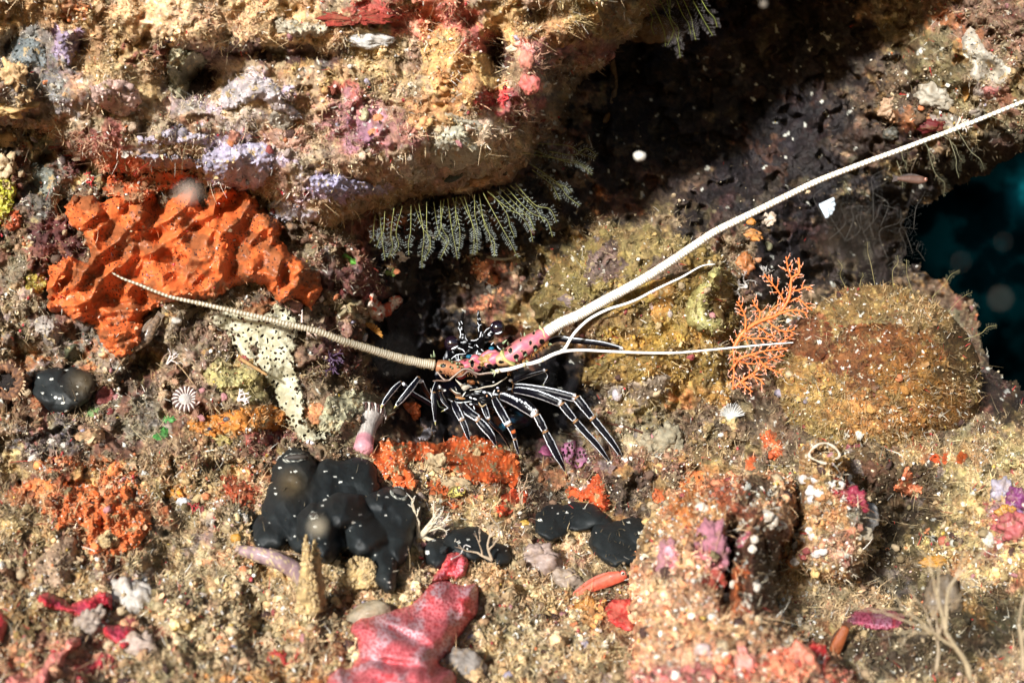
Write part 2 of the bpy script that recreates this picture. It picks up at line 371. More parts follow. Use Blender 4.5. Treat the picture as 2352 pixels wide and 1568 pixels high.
# ledge over the orange sponge and pits in the floor
for (pu, pv, pr, pd) in [(1060, 900, 150, 160), (1230, 900, 100, 120), (325, 832, 34, 120), (950, 1010, 60, 40), (620, 1210, 60, 40), (1240, 1110, 60, 120), (1480, 1215, 60, 50), (410, 1300, 80, 90),
                         (620, 1450, 70, 80), (225, 1230, 40, 60), (2080, 1190, 90, 220), (2060, 1330, 110, 200), (2120, 1110, 60, 90), (2300, 1400, 120, 120), (1390, 1010, 60, 60),
                         (30, 1080, 70, 130), (50, 830, 50, 60), (1410, 1390, 50, 60), (880, 905, 60, 60), (160, 870, 90, 40), (2130, 1250, 60, 60), (1880, 1390, 60, 90)]:
    d = d+pd*np.exp(-(((U-pu)/pr)**2+((V-pv)/(pr*0.7))**2))
reg = [ # u v ru rv rot colour (sRGB) - the crusts' own colours, plus shade painted into hole and cave
 (100, 330, 260, 110, 0, (120, 112, 100)), (60, 420, 120, 60, 0, (140, 90, 70)), (170, 330, 70, 60, 0, (120, 60, 55)), (110, 450, 60, 70, 0, (110, 108, 100)),
 (120, 545, 90, 60, 10, (95, 45, 45)), (40, 580, 50, 50, 0, (150, 120, 90)), (60, 650, 70, 60, 0, (140, 135, 115)), (40, 760, 60, 110, 0, (160, 140, 110)),
 (200, 780, 90, 60, 20, (150, 140, 130)), (130, 700, 60, 40, 0, (105, 95, 85)), (420, 760, 100, 60, 20, (140, 125, 105)), (480, 830, 90, 70, 0, (130, 110, 95)),
 (400, 900, 110, 70, 0, (165, 140, 115)), (300, 900, 60, 60, 0, (95, 80, 66)), (560, 860, 70, 60, 10, (170, 160, 110)), (300, 970, 90, 60, 0, (140, 130, 115)),
 (190, 990, 70, 40, 0, (160, 130, 105)), (110, 1010, 80, 50, 0, (120, 115, 115)), (60, 930, 60, 60, 0, (130, 95, 65)), (560, 970, 110, 34, -6, (196, 122, 38)), (620, 1000, 60, 30, 0, (150, 80, 80)),
 (450, 1000, 70, 40, 0, (160, 130, 90)), (420, 1060, 140, 40, 0, (165, 140, 105)), (820, 620, 90, 70, 0, (105, 60, 56)), (760, 580, 80, 40, 0, (150, 110, 90)), (880, 700, 60, 60, 0, (100, 48, 48)), (800, 740, 60, 50, 0, (125, 95, 80)), (760, 820, 60, 50, 0, (110, 70, 66)),
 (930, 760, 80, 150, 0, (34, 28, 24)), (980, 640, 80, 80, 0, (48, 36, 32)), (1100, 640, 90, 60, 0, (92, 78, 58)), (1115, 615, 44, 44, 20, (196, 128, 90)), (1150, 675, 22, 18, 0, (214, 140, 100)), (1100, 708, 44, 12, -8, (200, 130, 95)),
 (1100, 560, 120, 40, 0, (84, 72, 56)), (1220, 560, 90, 60, 10, (120, 105, 70)), (1300, 620, 110, 80, 0, (124, 108, 66)), (1400, 640, 120, 110, 30, (150, 126, 66)), (1290, 650, 40, 50, 0, (110, 90, 96)),
 (1440, 560, 120, 60, 20, (146, 124, 78)), (1500, 680, 110, 90, 0, (170, 130, 54)), (1560, 740, 130, 60, 0, (172, 134, 62)), (1480, 800, 150, 60, 0, (180, 138, 52)), (1570, 860, 120, 70, 0, (176, 140, 62)), (1400, 860, 70, 60, 0, (150, 118, 62)),
 (1420, 915, 50, 36, 0, (150, 134, 116)), (1490, 940, 100, 50, 0, (172, 150, 96)), (1180, 780, 60, 50, 0, (170, 120, 110)), (1200, 730, 60, 50, 0, (140, 116, 66)),
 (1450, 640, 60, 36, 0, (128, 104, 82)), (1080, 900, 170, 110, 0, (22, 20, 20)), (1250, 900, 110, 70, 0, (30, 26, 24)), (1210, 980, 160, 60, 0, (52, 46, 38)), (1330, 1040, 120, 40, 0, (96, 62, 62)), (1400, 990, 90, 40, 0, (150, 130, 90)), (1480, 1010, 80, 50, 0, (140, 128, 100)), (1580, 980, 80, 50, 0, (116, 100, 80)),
 (1560, 1060, 160, 50, 0, (150, 118, 92)), (1420, 1080, 110, 40, 0, (140, 96, 80)), (1640, 1060, 60, 60, 0, (150, 125, 85)), (1650, 1150, 100, 60, 0, (165, 118, 82)),
 # upper right roof of the cave; its dark tones are painted light fall-off
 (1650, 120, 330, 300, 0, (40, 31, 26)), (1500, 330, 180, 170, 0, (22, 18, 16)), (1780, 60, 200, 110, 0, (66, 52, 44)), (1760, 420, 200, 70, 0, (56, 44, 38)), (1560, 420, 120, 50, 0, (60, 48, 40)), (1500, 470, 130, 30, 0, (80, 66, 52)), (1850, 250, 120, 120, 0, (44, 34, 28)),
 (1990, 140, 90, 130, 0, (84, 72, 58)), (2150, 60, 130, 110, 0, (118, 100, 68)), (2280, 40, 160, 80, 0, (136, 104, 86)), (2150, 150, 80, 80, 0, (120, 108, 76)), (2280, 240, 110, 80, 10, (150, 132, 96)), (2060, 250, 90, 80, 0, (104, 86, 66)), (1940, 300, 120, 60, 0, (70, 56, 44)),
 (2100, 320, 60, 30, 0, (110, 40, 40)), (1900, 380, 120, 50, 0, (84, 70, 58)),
 # floor
 (1176, 1420, 2200, 300, 0, (196, 170, 128)), (380, 1120, 300, 60, 0, (172, 146, 108)), (60, 1180, 70, 90, 0, (172, 146, 104)), (230, 1150, 130, 90, 25, (214, 118, 54)), (85, 1125, 60, 34, 0, (220, 130, 70)), (410, 1130, 22, 20, 0, (214, 140, 40)), (548, 1120, 70, 44, 10, (190, 88, 48)),
 (250, 1290, 60, 40, 0, (140, 80, 40)), (440, 1110, 100, 30, 0, (190, 160, 110)), (620, 1180, 60, 80, 0, (206, 176, 140)), (500, 1400, 200, 120, 0, (204, 182, 140)), (330, 1470, 60, 50, 0, (150, 110, 80)), (60, 1420, 80, 40, 0, (160, 130, 70)), (120, 1520, 160, 60, 0, (220, 160, 120)),
 (620, 1560, 160, 20, 0, (214, 150, 70)), (1060, 1060, 130, 40, 0, (204, 176, 130)), (1010, 1090, 40, 30, 0, (200, 170, 120)), (1120, 1150, 90, 40, 0, (196, 150, 100)), (1210, 1180, 50, 40, 0, (200, 176, 132)), (1250, 1130, 60, 50, 0, (90, 74, 60)), (1440, 1130, 60, 50, 0, (88, 72, 60)),
 (1330, 1260, 60, 30, 0, (226, 196, 160)), (1240, 1450, 200, 120, 0, (206, 178, 132)), (1360, 1400, 44, 44, 0, (200, 140, 70)), (1130, 1330, 60, 50, 0, (196, 162, 116)), (1150, 1420, 60, 40, 0, (150, 130, 96)),
 (2000, 1090, 120, 60, 0, (120, 96, 60)), (2130, 1150, 130, 110, 30, (80, 66, 40)), (2270, 1100, 110, 130, 0, (196, 176, 120)), (2060, 1320, 140, 80, 20, (90, 76, 48)), (2150, 1260, 90, 60, 0, (206, 184, 120)), (2280, 1260, 110, 80, 0, (206, 180, 120)), (2310, 1200, 40, 50, 0, (170, 80, 100)), (2330, 1150, 30, 30, 0, (120, 80, 150)),
 (2250, 1420, 170, 70, 0, (96, 84, 52)), (2000, 1500, 160, 60, 0, (100, 86, 56)), (2240, 1520, 140, 60, 0, (176, 140, 110)), (1950, 1330, 50, 40, 0, (196, 170, 120)), (2180, 1040, 120, 30, 0, (190, 160, 110)),
]
reg += [(1080, 900, 200, 130, 0, (8, 7, 7)), (1270, 890, 120, 90, 0, (8, 7, 7)), (930, 790, 80, 160, 0, (8, 7, 7)), (1010, 740, 80, 60, 0, (9, 8, 8)), (1130, 520, 190, 80, 0, (30, 25, 20)), (980, 590, 110, 90, 0, (22, 18, 16)), (1120, 640, 90, 60, 0, (60, 48, 36)), (1115, 615, 40, 36, 20, (196, 128, 90)), (1250, 470, 150, 50, 0, (42, 35, 30)), (1960, 560, 180, 120, 0, (24, 19, 18)), (1800, 500, 90, 60, 0, (44, 34, 32)), (1790, 620, 60, 90, 0, (30, 24, 22)), (2300, 880, 90, 80, 0, (40, 32, 26)), (2200, 385, 170, 46, -12, (44, 38, 28)), (2330, 330, 80, 40, 0, (60, 54, 40)), (2080, 430, 90, 50, 0, (34, 28, 24)), (1800, 330, 200, 140, 20, (26, 21, 18)), (1900, 120, 120, 110, 0, (46, 38, 32)), (1680, 470, 130, 60, -20, (36, 29, 25)), (2020, 330, 90, 50, 0, (60, 48, 38)), (2060, 1190, 110, 70, 10, (70, 60, 40)), (2070, 1320, 110, 70, 0, (76, 66, 44)), (1240, 1210, 60, 40, 0, (120, 100, 74)), (1420, 1330, 80, 50, 0, (130, 104, 74)), (2240, 1440, 150, 60, 0, (70, 62, 40)), (2100, 1500, 150, 60, 0, (84, 72, 50)), (1730, 950, 60, 40, 0, (90, 76, 60))]  # dark splats paint shade into the hole, cave, gap rim and lower-right floor
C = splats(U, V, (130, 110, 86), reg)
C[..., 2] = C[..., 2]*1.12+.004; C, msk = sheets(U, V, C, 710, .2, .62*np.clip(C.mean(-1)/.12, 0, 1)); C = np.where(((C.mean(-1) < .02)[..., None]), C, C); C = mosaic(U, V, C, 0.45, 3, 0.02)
gap = [(2060, 500), (2120, 462), (2190, 440), (2250, 400), (2300, 370), (2352, 345), (2950, 280), (2950, 960), (2350, 900), (2280, 850), (2230, 700), (2150, 640), (2080, 600)]
mask = sdf(U, V, gap)+14*fbm(U, V, 50, 301, 3) < 4
turf = np.where(V > 1000, 1.3, 0.7); turf = np.where((U > 1400) & (V < 480), 0.6, turf)
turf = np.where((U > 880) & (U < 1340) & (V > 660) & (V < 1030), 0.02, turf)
turf = np.where((U > 1720) & (V > 420) & (V < 700), .15, turf); turf = np.where((U > 1300) & (U < 2000) & (V < 470), .2, turf)
flk = turf*np.clip(.55+1.6*fbm(U, V, 150, 404, 3), .06, 1.6)*(1-.9*msk); turf = turf*(1-.75*msk)
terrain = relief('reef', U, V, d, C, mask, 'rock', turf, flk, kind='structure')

# ------------------------------------------------------------------ open water behind the reef
def water():
    us = np.linspace(-4000, 9000, 260); vs = np.linspace(-5000, 5000, 200); U, V = np.meshgrid(us, vs)
    X = U-1176; Z = 784-V; Y = 5200-((X/6000)**2+(Z/6000)**2)*2500
    P = np.stack([X, Y, Z], -1); k = 1+Y/D; su = 1176+X/k; sv = 784-Z/k
    g = .02+.92*np.exp(-((su-2345)/24)**2-((sv-452)/42)**2)+.08*np.exp(-((su-2290)/110)**2-((sv-600)/120)**2)
    use, F = grid_faces(np.ones(U.shape, bool))
    m = bpy.data.materials.new('open_water'); m.use_nodes = True; n = m.node_tree.nodes; l = m.node_tree.links
    b = n['Principled BSDF']; b.inputs['Base Color'].default_value = (0, 0, 0, 1); b.inputs['Roughness'].default_value = 1
    b.inputs['Specular IOR Level'].default_value = 0
    tc = n.new('ShaderNodeTexCoord'); mp = n.new('ShaderNodeMapping'); mp.inputs['Scale'].default_value = (1/S, 1/S, 1/S); l.new(tc.outputs['Object'], mp.inputs[0])
    nz = n.new('ShaderNodeTexNoise'); nz.inputs['Scale'].default_value = 0.004; nz.inputs['Detail'].default_value = 4; l.new(mp.outputs[0], nz.inputs['Vector'])
    cr = n.new('ShaderNodeValToRGB'); e = cr.color_ramp.elements
    e[0].position = 0.3; e[0].color = (0.0003, 0.002, 0.004, 1); e[1].position = 0.5; e[1].color = (0.0006, 0.02, 0.026, 1)
    x = cr.color_ramp.elements.new(0.62); x.color = (0.003, 0.12, 0.14, 1)
    at = n.new('ShaderNodeAttribute'); at.attribute_name = 'Col'; mx = n.new('ShaderNodeVectorMath'); mx.operation = 'MULTIPLY'; l.new(nz.outputs[0], cr.inputs[0]); l.new(cr.outputs[0], mx.inputs[0]); l.new(at.outputs['Color'], mx.inputs[1]); l.new(mx.outputs[0], b.inputs['Emission Color']); b.inputs['Emission Strength'].default_value = 1
    o = link('water', P.reshape(-1, 3), F, (g[..., None]*np.ones(3)).reshape(-1, 3), m, kind='structure')
    return o
water()

# ------------------------------------------------------------------ overhanging boulder, top left
OV = [(-420, -330), (2350, -330), (2330, -120), (2050, -70), (1800, -60), (1600, -40), (1560, 10), (1500, 42), (1462, 84), (1420, 120), (1380, 160), (1330, 190), (1300, 240), (1290, 290), (1240, 340),  # top right stretch, out of view, added to cast shade on the cave
      (1205, 385), (1170, 425), (1100, 442), (1010, 452), (930, 462), (860, 488), (800, 520), (740, 548), (690, 530), (650, 492), (590, 455), (540, 440), (470, 432), (440, 400), (400, 400), (330, 408),
      (250, 400), (200, 380), (150, 340), (90, 300), (-40, 290), (-420, 280)]
U, V = window(-420, -330, 2420, 590)
s = sdf(U+10*fbm(U, V, 50, 8, 3), V+10*fbm(U, V, 50, 9, 3), OV)+5*noise2(U/13, V/13, 10)
c1 = np.interp(V, [-330, 0, 150, 300, 430, 560], [-330, -330, -320, -290, -225, -140])
c2 = np.interp(U, [-420, 0, 300, 900, 1200, 1500, 1650], [60, 20, 0, 0, 20, 110, 120])
t = np.clip(s/130, 0, 1); prof = np.sqrt(np.clip(1-(1-t)**2, 0, 1))
back = np.interp(U, [-420, 500, 750, 1000, 1300, 1650], [-100, 40, 200, 380, 520, 600])
d = back+(c1+c2-back)*prof
# ledges: the upper slab juts out and shades the hollow under it
l1 = np.interp(U, [-420, 150, 330, 420, 560, 780, 860, 1000, 1130, 1290, 1600], [60, 40, 70, 105, 118, 92, 60, 20, 60, 30, -60])+12*fbm(U, V, 60, 71, 3)
d = d-36*sstep(20, -40, V-l1)
l2 = np.interp(U, [-420, 60, 200, 330, 420, 470, 520], [250, 258, 262, 240, 190, 140, 60]); m2 = sstep(540, 440, U)
d = d-30*sstep(20, -30, V-l2+12*fbm(U, V, 60, 72, 3))*m2
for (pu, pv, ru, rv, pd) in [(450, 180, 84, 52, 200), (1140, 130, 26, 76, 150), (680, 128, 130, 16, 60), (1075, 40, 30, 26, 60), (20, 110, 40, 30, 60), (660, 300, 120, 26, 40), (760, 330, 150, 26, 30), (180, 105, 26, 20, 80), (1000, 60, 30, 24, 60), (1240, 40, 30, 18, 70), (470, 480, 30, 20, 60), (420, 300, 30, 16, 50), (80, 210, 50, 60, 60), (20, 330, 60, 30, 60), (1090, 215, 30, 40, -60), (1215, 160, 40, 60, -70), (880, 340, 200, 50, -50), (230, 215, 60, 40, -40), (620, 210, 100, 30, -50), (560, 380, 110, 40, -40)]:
    d = d+pd*np.exp(-(((U-pu)/ru)**2+((V-pv)/rv)**2))
d = d+bumps(U, V, 0.5, 105)*(0.5+0.5*prof)+90*sstep(1480, 1620, U)-22*fbm(U, V, 120, 110, 2)
oc = [(60, 40, 140, 50, 0, (176, 140, 86)), (100, 150, 90, 80, 0, (110, 112, 108)), (60, 240, 130, 40, 0, (124, 120, 116)), (190, 20, 60, 24, 10, (196, 118, 50)), (140, 50, 50, 30, 0, (150, 116, 70)), (270, 100, 120, 100, 0, (172, 140, 88)), (370, 150, 70, 60, 0, (150, 84, 66)), (320, 190, 90, 50, 0, (176, 150, 100)),
 (520, 50, 300, 60, 6, (214, 180, 128)), (400, 30, 140, 50, 0, (218, 184, 136)), (640, 30, 150, 36, 0, (206, 172, 120)), (300, 30, 70, 30, 0, (200, 160, 110)), (150, 100, 32, 44, 20, (168, 146, 176)), (420, 150, 50, 60, 0, (150, 140, 118)), (500, 270, 80, 30, 0, (126, 108, 88)), (440, 230, 60, 40, 0, (140, 130, 120)),
 (350, 330, 80, 16, -14, (190, 180, 190)), (300, 300, 140, 40, 0, (158, 138, 108)), (240, 330, 60, 40, 0, (150, 84, 70)), (240, 380, 50, 30, 0, (200, 120, 80)), (300, 390, 60, 24, 0, (208, 104, 60)), (170, 350, 60, 40, 0, (126, 80, 60)),
 (560, 185, 50, 22, -10, (206, 190, 184)), (625, 215, 60, 22, 34, (196, 180, 206)), (480, 240, 40, 24, 0, (176, 160, 170)), (560, 120, 120, 20, 0, (90, 60, 46)), (620, 250, 90, 30, 0, (184, 158, 110)), (680, 150, 60, 40, 0, (150, 120, 76)), (800, 170, 130, 60, 0, (160, 134, 86)), (790, 210, 60, 26, 10, (160, 74, 54)), (720, 170, 50, 40, 0, (170, 140, 80)),  # the dark strip along the top ledge is its painted shade
 (560, 280, 50, 26, 0, (168, 154, 140)), (650, 315, 60, 26, 10, (176, 132, 108)), (600, 370, 130, 50, 20, (192, 182, 206)), (520, 400, 60, 30, 0, (184, 172, 200)), (720, 360, 100, 22, 14, (172, 156, 136)), (760, 440, 110, 24, 4, (178, 164, 196)), (700, 480, 60, 30, 10, (186, 176, 192)), (660, 420, 50, 40, 0, (168, 140, 106)), (860, 440, 50, 20, 0, (170, 156, 176)),
 (860, 285, 130, 70, 10, (158, 106, 104)), (830, 300, 50, 40, 0, (160, 116, 130)), (930, 290, 60, 40, 0, (146, 100, 84)), (1000, 260, 60, 60, 0, (180, 136, 78)), (850, 380, 150, 26, 6, (178, 160, 130)), (1030, 345, 60, 50, 0, (196, 186, 166)), (1110, 350, 50, 40, 0, (176, 164, 130)), (1120, 300, 60, 30, 0, (186, 168, 140)), (1000, 400, 120, 26, 0, (184, 174, 154)), (900, 470, 140, 26, -6, (176, 150, 104)), (780, 500, 80, 30, 20, (170, 146, 100)),
 (880, 100, 70, 50, 0, (176, 150, 96)), (980, 40, 110, 50, 0, (204, 110, 80)), (860, 20, 60, 26, 0, (190, 74, 54)), (1030, 160, 60, 100, -10, (200, 156, 88)), (1110, 110, 50, 60, 0, (186, 96, 80)), (1090, 200, 60, 60, 0, (204, 160, 96)), (1050, 30, 60, 30, 0, (214, 120, 100)), (1170, 60, 60, 50, 0, (206, 170, 106)), (1150, 230, 50, 26, 0, (176, 60, 60)),
 (1215, 140, 28, 70, 4, (214, 140, 128)), (1200, 250, 60, 40, 0, (146, 84, 80)), (1270, 110, 50, 60, 0, (170, 110, 100)), (1300, 60, 90, 50, 0, (186, 146, 88)), (1380, 40, 90, 40, 0, (180, 150, 84)), (1450, 20, 90, 40, 0, (150, 124, 78)), (1370, 110, 60, 40, 0, (150, 100, 86)), (1290, 200, 50, 70, 0, (100, 84, 60)), (1240, 300, 60, 40, 0, (120, 100, 78)), (1200, 370, 50, 40, 0, (150, 130, 96)), (1350, 0, 60, 20, 0, (200, 176, 110))]
oc = [t_[:5]+(tuple(min(250, int(q_*1.1+8)) for q_ in t_[5]),) if t_[1] > 20 else t_ for t_ in oc]
oc += [(455, 185, 66, 44, 0, (96, 70, 54)), (680, 124, 130, 14, 0, (80, 54, 42)), (1142, 130, 22, 60, 0, (80, 54, 36)), (1750, -60, 320, 100, 0, (40, 32, 28)), (2150, -60, 300, 120, 0, (60, 50, 40))]  # shade painted into the hollow, the ledge crease and the slot
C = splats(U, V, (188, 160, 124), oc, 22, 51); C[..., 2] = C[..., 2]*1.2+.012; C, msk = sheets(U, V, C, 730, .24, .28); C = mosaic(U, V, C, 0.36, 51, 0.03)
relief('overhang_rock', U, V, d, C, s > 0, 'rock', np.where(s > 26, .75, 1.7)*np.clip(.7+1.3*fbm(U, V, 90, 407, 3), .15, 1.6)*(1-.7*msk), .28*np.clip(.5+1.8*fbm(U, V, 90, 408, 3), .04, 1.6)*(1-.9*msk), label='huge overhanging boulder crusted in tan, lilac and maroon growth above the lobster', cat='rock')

# ------------------------------------------------------------------ olive boulder behind the feelers
def olive():
    U, V = window(1180, 470, 1780, 1040, 1.5)
    poly = [(1250, 640), (1310, 570), (1390, 530), (1480, 520), (1570, 540), (1640, 560), (1690, 620), (1700, 740), (1700, 860), (1670, 930), (1600, 975), (1500, 975), (1440, 950), (1390, 905), (1340, 870), (1350, 820), (1290, 780), (1230, 740), (1215, 700)]
    s = sdf(U+12*fbm(U, V, 50, 501, 3), V+12*fbm(U, V, 50, 502, 3), poly)
    t = np.clip(s/120, 0, 1); pr = np.sqrt(np.clip(1-(1-t)**2, 0, 1))
    d = 260-240*pr-26*fbm(U, V, 110, 505, 3)*pr+0.55*bumps(U, V, 1, 507)-14*ridged(U, V, 130, 509, 2)*pr
    for (pu, pv, rr, pd) in [(1425, 920, 26, 30), (1600, 700, 40, 30), (1560, 900, 30, 20), (1480, 860, 60, -20), (1650, 560, 40, -14)]: d = d+pd*np.exp(-((U-pu)**2+(V-pv)**2)/rr**2)
    L = [(1400, 620, 170, 110, 0, (146, 126, 74)), (1300, 680, 90, 80, 0, (126, 110, 66)), (1480, 560, 130, 50, 10, (150, 130, 84)), (1390, 600, 40, 50, 10, (112, 92, 96)), (1500, 700, 100, 70, 0, (166, 136, 66)), (1600, 640, 70, 60, 0, (150, 122, 62)), (1560, 760, 120, 60, 0, (156, 130, 68)), (1480, 800, 120, 50, 0, (176, 140, 58)), (1450, 850, 60, 40, 0, (150, 122, 64)),
         (1570, 860, 110, 60, 0, (164, 134, 66)), (1420, 915, 50, 34, 0, (150, 134, 116)), (1500, 930, 90, 40, 0, (168, 148, 98)), (1650, 900, 50, 60, 0, (130, 110, 70)), (1530, 620, 60, 26, 0, (120, 100, 88)), (1340, 760, 50, 40, 0, (140, 108, 80)), (1640, 720, 50, 60, 0, (140, 112, 56)), (1450, 740, 50, 30, 0, (126, 104, 66))]
    C = splats(U, V, (146, 124, 74), L, 20, 520); C = mosaic(U, V, C, .32, 521, .012)
    relief('olive_boulder', U, V, d, C, s > 0, 'rough', .8*np.clip(.6+1.5*fbm(U, V, 90, 522, 3), .1, 1.5), .25, label='lumpy olive yellow boulder behind the two thin feelers', cat='rock')
olive()
# ------------------------------------------------------------------ patches: sponges and crusts that grow on the reef
def Z(c, r, pts):           # coordinates read off a ninth of the picture
    return [(784.3*c+x*0.33353, 522.5*r+y*0.33353) for x, y in pts]
def closed(poly, n=4):
    p = np.asarray(poly, float); m = len(p); out = []
    for i in range(m):
        a, b, c, d_ = p[(i-1) % m], p[i], p[(i+1) % m], p[(i+2) % m]
        for k in range(n):
            t = k/n; out.append(0.5*((2*b)+(c-a)*t+(2*a-5*b+4*c-d_)*t*t+(-a+3*b-3*c+d_)*t**3))
    return out
def patch(name, poly, col, mat='sponge', thick=30, w=25, sink=30, step=1.5, warp=(5, 24), base=None, bl=5, lump=(6, 40), fine=1.2, shape=None, holes=None, turf=0.0, flake=None, reg=True, seed=1, smooth_poly=True, parent=None, profpow=0.5, **kw):
    poly = closed(poly) if smooth_poly else poly
    p = np.asarray(poly); m = 14+warp[0]
    U, V = window(p[:, 0].min()-m, p[:, 1].min()-m, p[:, 0].max()+m, p[:, 1].max()+m, step)
    s = sdf(U+warp[0]*fbm(U, V, warp[1], seed, 3, .6), V+warp[0]*fbm(U, V, warp[1], seed+5, 3, .6), poly)
    if base is None: b = bil(blur(np.minimum(ZB, 900), bl), U, V)
    elif callable(base): b = base(U, V)
    else: b = np.full(U.shape, float(base))
    t = np.clip(s/w, 0, 1); prof = np.clip(1-(1-t)**2, 0, 1)**profpow
    d = b+sink*(1-prof)-thick*prof-lump[0]*fbm(U, V, lump[1], seed+9, 3, .5)*prof-fine*fbm(U, V, 7, seed+13, 2)
    if shape is not None: d = d+shape(U, V, s)
    if callable(flake): flake = flake(U, V)
    C = col(U, V, s) if callable(col) else mosaic(U, V, np.broadcast_to(colr(col), U.shape+(3,)), 0.15, seed, 0.0, (22, 9))
    mask = s > 0
    if holes is not None: mask = mask & ~holes(U, V, s)
    return relief(name, U, V, d, C, mask, mat, turf, flake, parent=parent, reg=reg, **kw)
def tinted(c1, c2=None, L=30, pores=None, pr=0.2, pc=(50, 30, 26), seed=4, mos=0.12, rim=None, dirt=0.0, pmask=True):
    def f(U, V, s):
        a = colr(c1); C = np.broadcast_to(a, U.shape+(3,)).copy()
        if c2 is not None:
            m = sstep(-0.15, 0.35, fbm(U, V, L, seed, 4, .6))[..., None]; C = C*(1-m)+colr(c2)*m
        if rim is not None:
            m = sstep(7, 1, s)[..., None]; C = C*(1-m)+colr(rim)*m
        C = mosaic(U, V, C, mos, seed, 0.0, (24, 9))
        if pores:
            f1, f2, h = worley(U, V, pores, seed+3); m = (f1 < pr*(0.6+((h >> 7) % 256)/256.0))
            if pmask: m &= (fbm(U, V, 40, seed+8, 3) > 0.0)
            C = np.where(m[..., None], colr(pc), C)
        if dirt:
            m = (sstep(0.25, 0.5, fbm(U, V, 26, seed+31, 4, .75)+dirt-0.4))[..., None]; C = C*(1-m)+colr((176, 150, 104))*m
        return C
    return f
# ---- big round sponge on the right
def ball_sponge():
    U, V = window(1740, 600, 2320, 1150, 1.5)
    x = (U-2015)/240; y = (V-884)/232; r = np.hypot(x, y)+0.015*fbm(U, V, 60, 400, 3)
    d = 210-350*np.sqrt(np.clip(1-r*r, 0, 1))+250*sstep(0.97, 1.05, r)*0
    d = d+0.16*bumps(U, V, 1.0, 405)-3*fbm(U, V, 22, 409, 4, .7)
    g = V-(765-0.12*(U-1880)); m = sstep(1860, 1890, U)*sstep(2070, 2040, U)
    d = d-7*m*np.exp(-((g+10)/9)**2)+10*m*np.exp(-((g-4)/6)**2)
    L = [(1900, 900, 130, 140, 0, (196, 160, 98)), (1850, 770, 50, 60, 20, (140, 70, 56), .7), (1990, 830, 110, 60, 10, (128, 72, 38)), (2060, 790, 90, 50, 20, (150, 92, 46)), (2120, 880, 120, 70, 20, (170, 120, 56)), (2140, 980, 100, 50, 0, (164, 114, 54)),
         (2010, 960, 90, 60, 0, (206, 150, 90)), (2090, 720, 70, 40, 10, (186, 150, 104)), (1950, 700, 90, 26, -10, (176, 144, 92)), (1960, 750, 90, 10, -7, (186, 162, 116)), (2200, 800, 50, 80, 0, (110, 84, 50)), (1860, 1000, 90, 60, 0, (190, 164, 110)), (2030, 1040, 160, 40, 0, (196, 160, 104))]
    C = splats(U, V, (170, 138, 88), L, 30, 420); C = mosaic(U, V, C*[.72, .72, .66], 0.45, 420, 0.03, (26, 11, 6))
    relief('ball_sponge', U, V, d, C, r < 1, 'rough', .75, .2, label='big round tan and rust sponge ball covered in fuzz at the right', cat='sponge')
ball_sponge()
# ---- orange sponge on the left wall
OR = [(105, 630), (150, 590), (205, 600), (190, 540), (150, 500), (158, 460), (200, 440), (245, 462), (290, 430), (360, 444), (440, 432), (462, 474), (486, 436), (560, 436), (605, 478), (652, 520), (640, 552), (690, 590), (735, 636), (742, 680), (715, 712),
      (680, 690), (640, 694), (612, 662), (560, 655), (520, 668), (470, 690), (430, 690), (375, 702), (345, 715), (332, 760), (318, 800), (270, 822), (232, 790), (205, 742), (150, 728), (110, 706)]
def orfold(U, V, s):
    a = math.radians(-48); x = U*math.cos(a)+V*math.sin(a); y = -U*math.sin(a)+V*math.cos(a)
    low = sstep(640, 720, V)
    x2 = U*math.cos(-.35)+V*math.sin(-.35); y2 = -U*math.sin(-.35)+V*math.cos(-.35)
    r1 = soft_ridge(x+16*fbm(U, V, 60, 3, 2), y*2.1+16*fbm(U, V, 60, 4, 2), 130, 33); r2 = soft_ridge(x2+10*fbm(U, V, 50, 5, 2), y2*2.4, 130, 35)
    r = r1*(1-low)+r2*low
    pit = np.zeros(U.shape)
    for (pu, pv, pr) in [(330, 590, 22), (352, 640, 16), (440, 560, 14), (470, 470, 20), (540, 560, 12), (250, 540, 24), (270, 700, 18), (590, 560, 12), (330, 690, 14), (650, 640, 12)]:
        pit += 26*np.exp(-((U-pu)**2+(V-pv)**2)/pr**2)
    return -40*r-12*fbm(U, V, 40, 37, 2)+pit
patch('orange_sponge', OR, tinted((222, 104, 36), (158, 86, 42), 60, 8, 0.17, (74, 42, 36), 14, 0.12), 'sponge', 42, 26, 40, 1.5, (7, 30), lump=(10, 50), fine=.6, shape=orfold, seed=41, turf=0.03,
      label='large folded orange sponge with dark pores on the left wall', cat='sponge')
patch('orange_sponge', Z(0, 0, [(730, 1240), (800, 1180), (900, 1240), (1000, 1200), (1140, 1170), (1290, 1180), (1390, 1215), (1330, 1240), (1230, 1280), (1100, 1330), (1000, 1390), (900, 1400), (820, 1370), (740, 1330)]),
      tinted((206, 96, 44), (176, 120, 84), 30, 9, .2, seed=19), 'sponge', 40, 12, 30, warp=(6, 20), seed=43, turf=.25, label='dusty orange sponge fold just above the large orange sponge', cat='sponge')
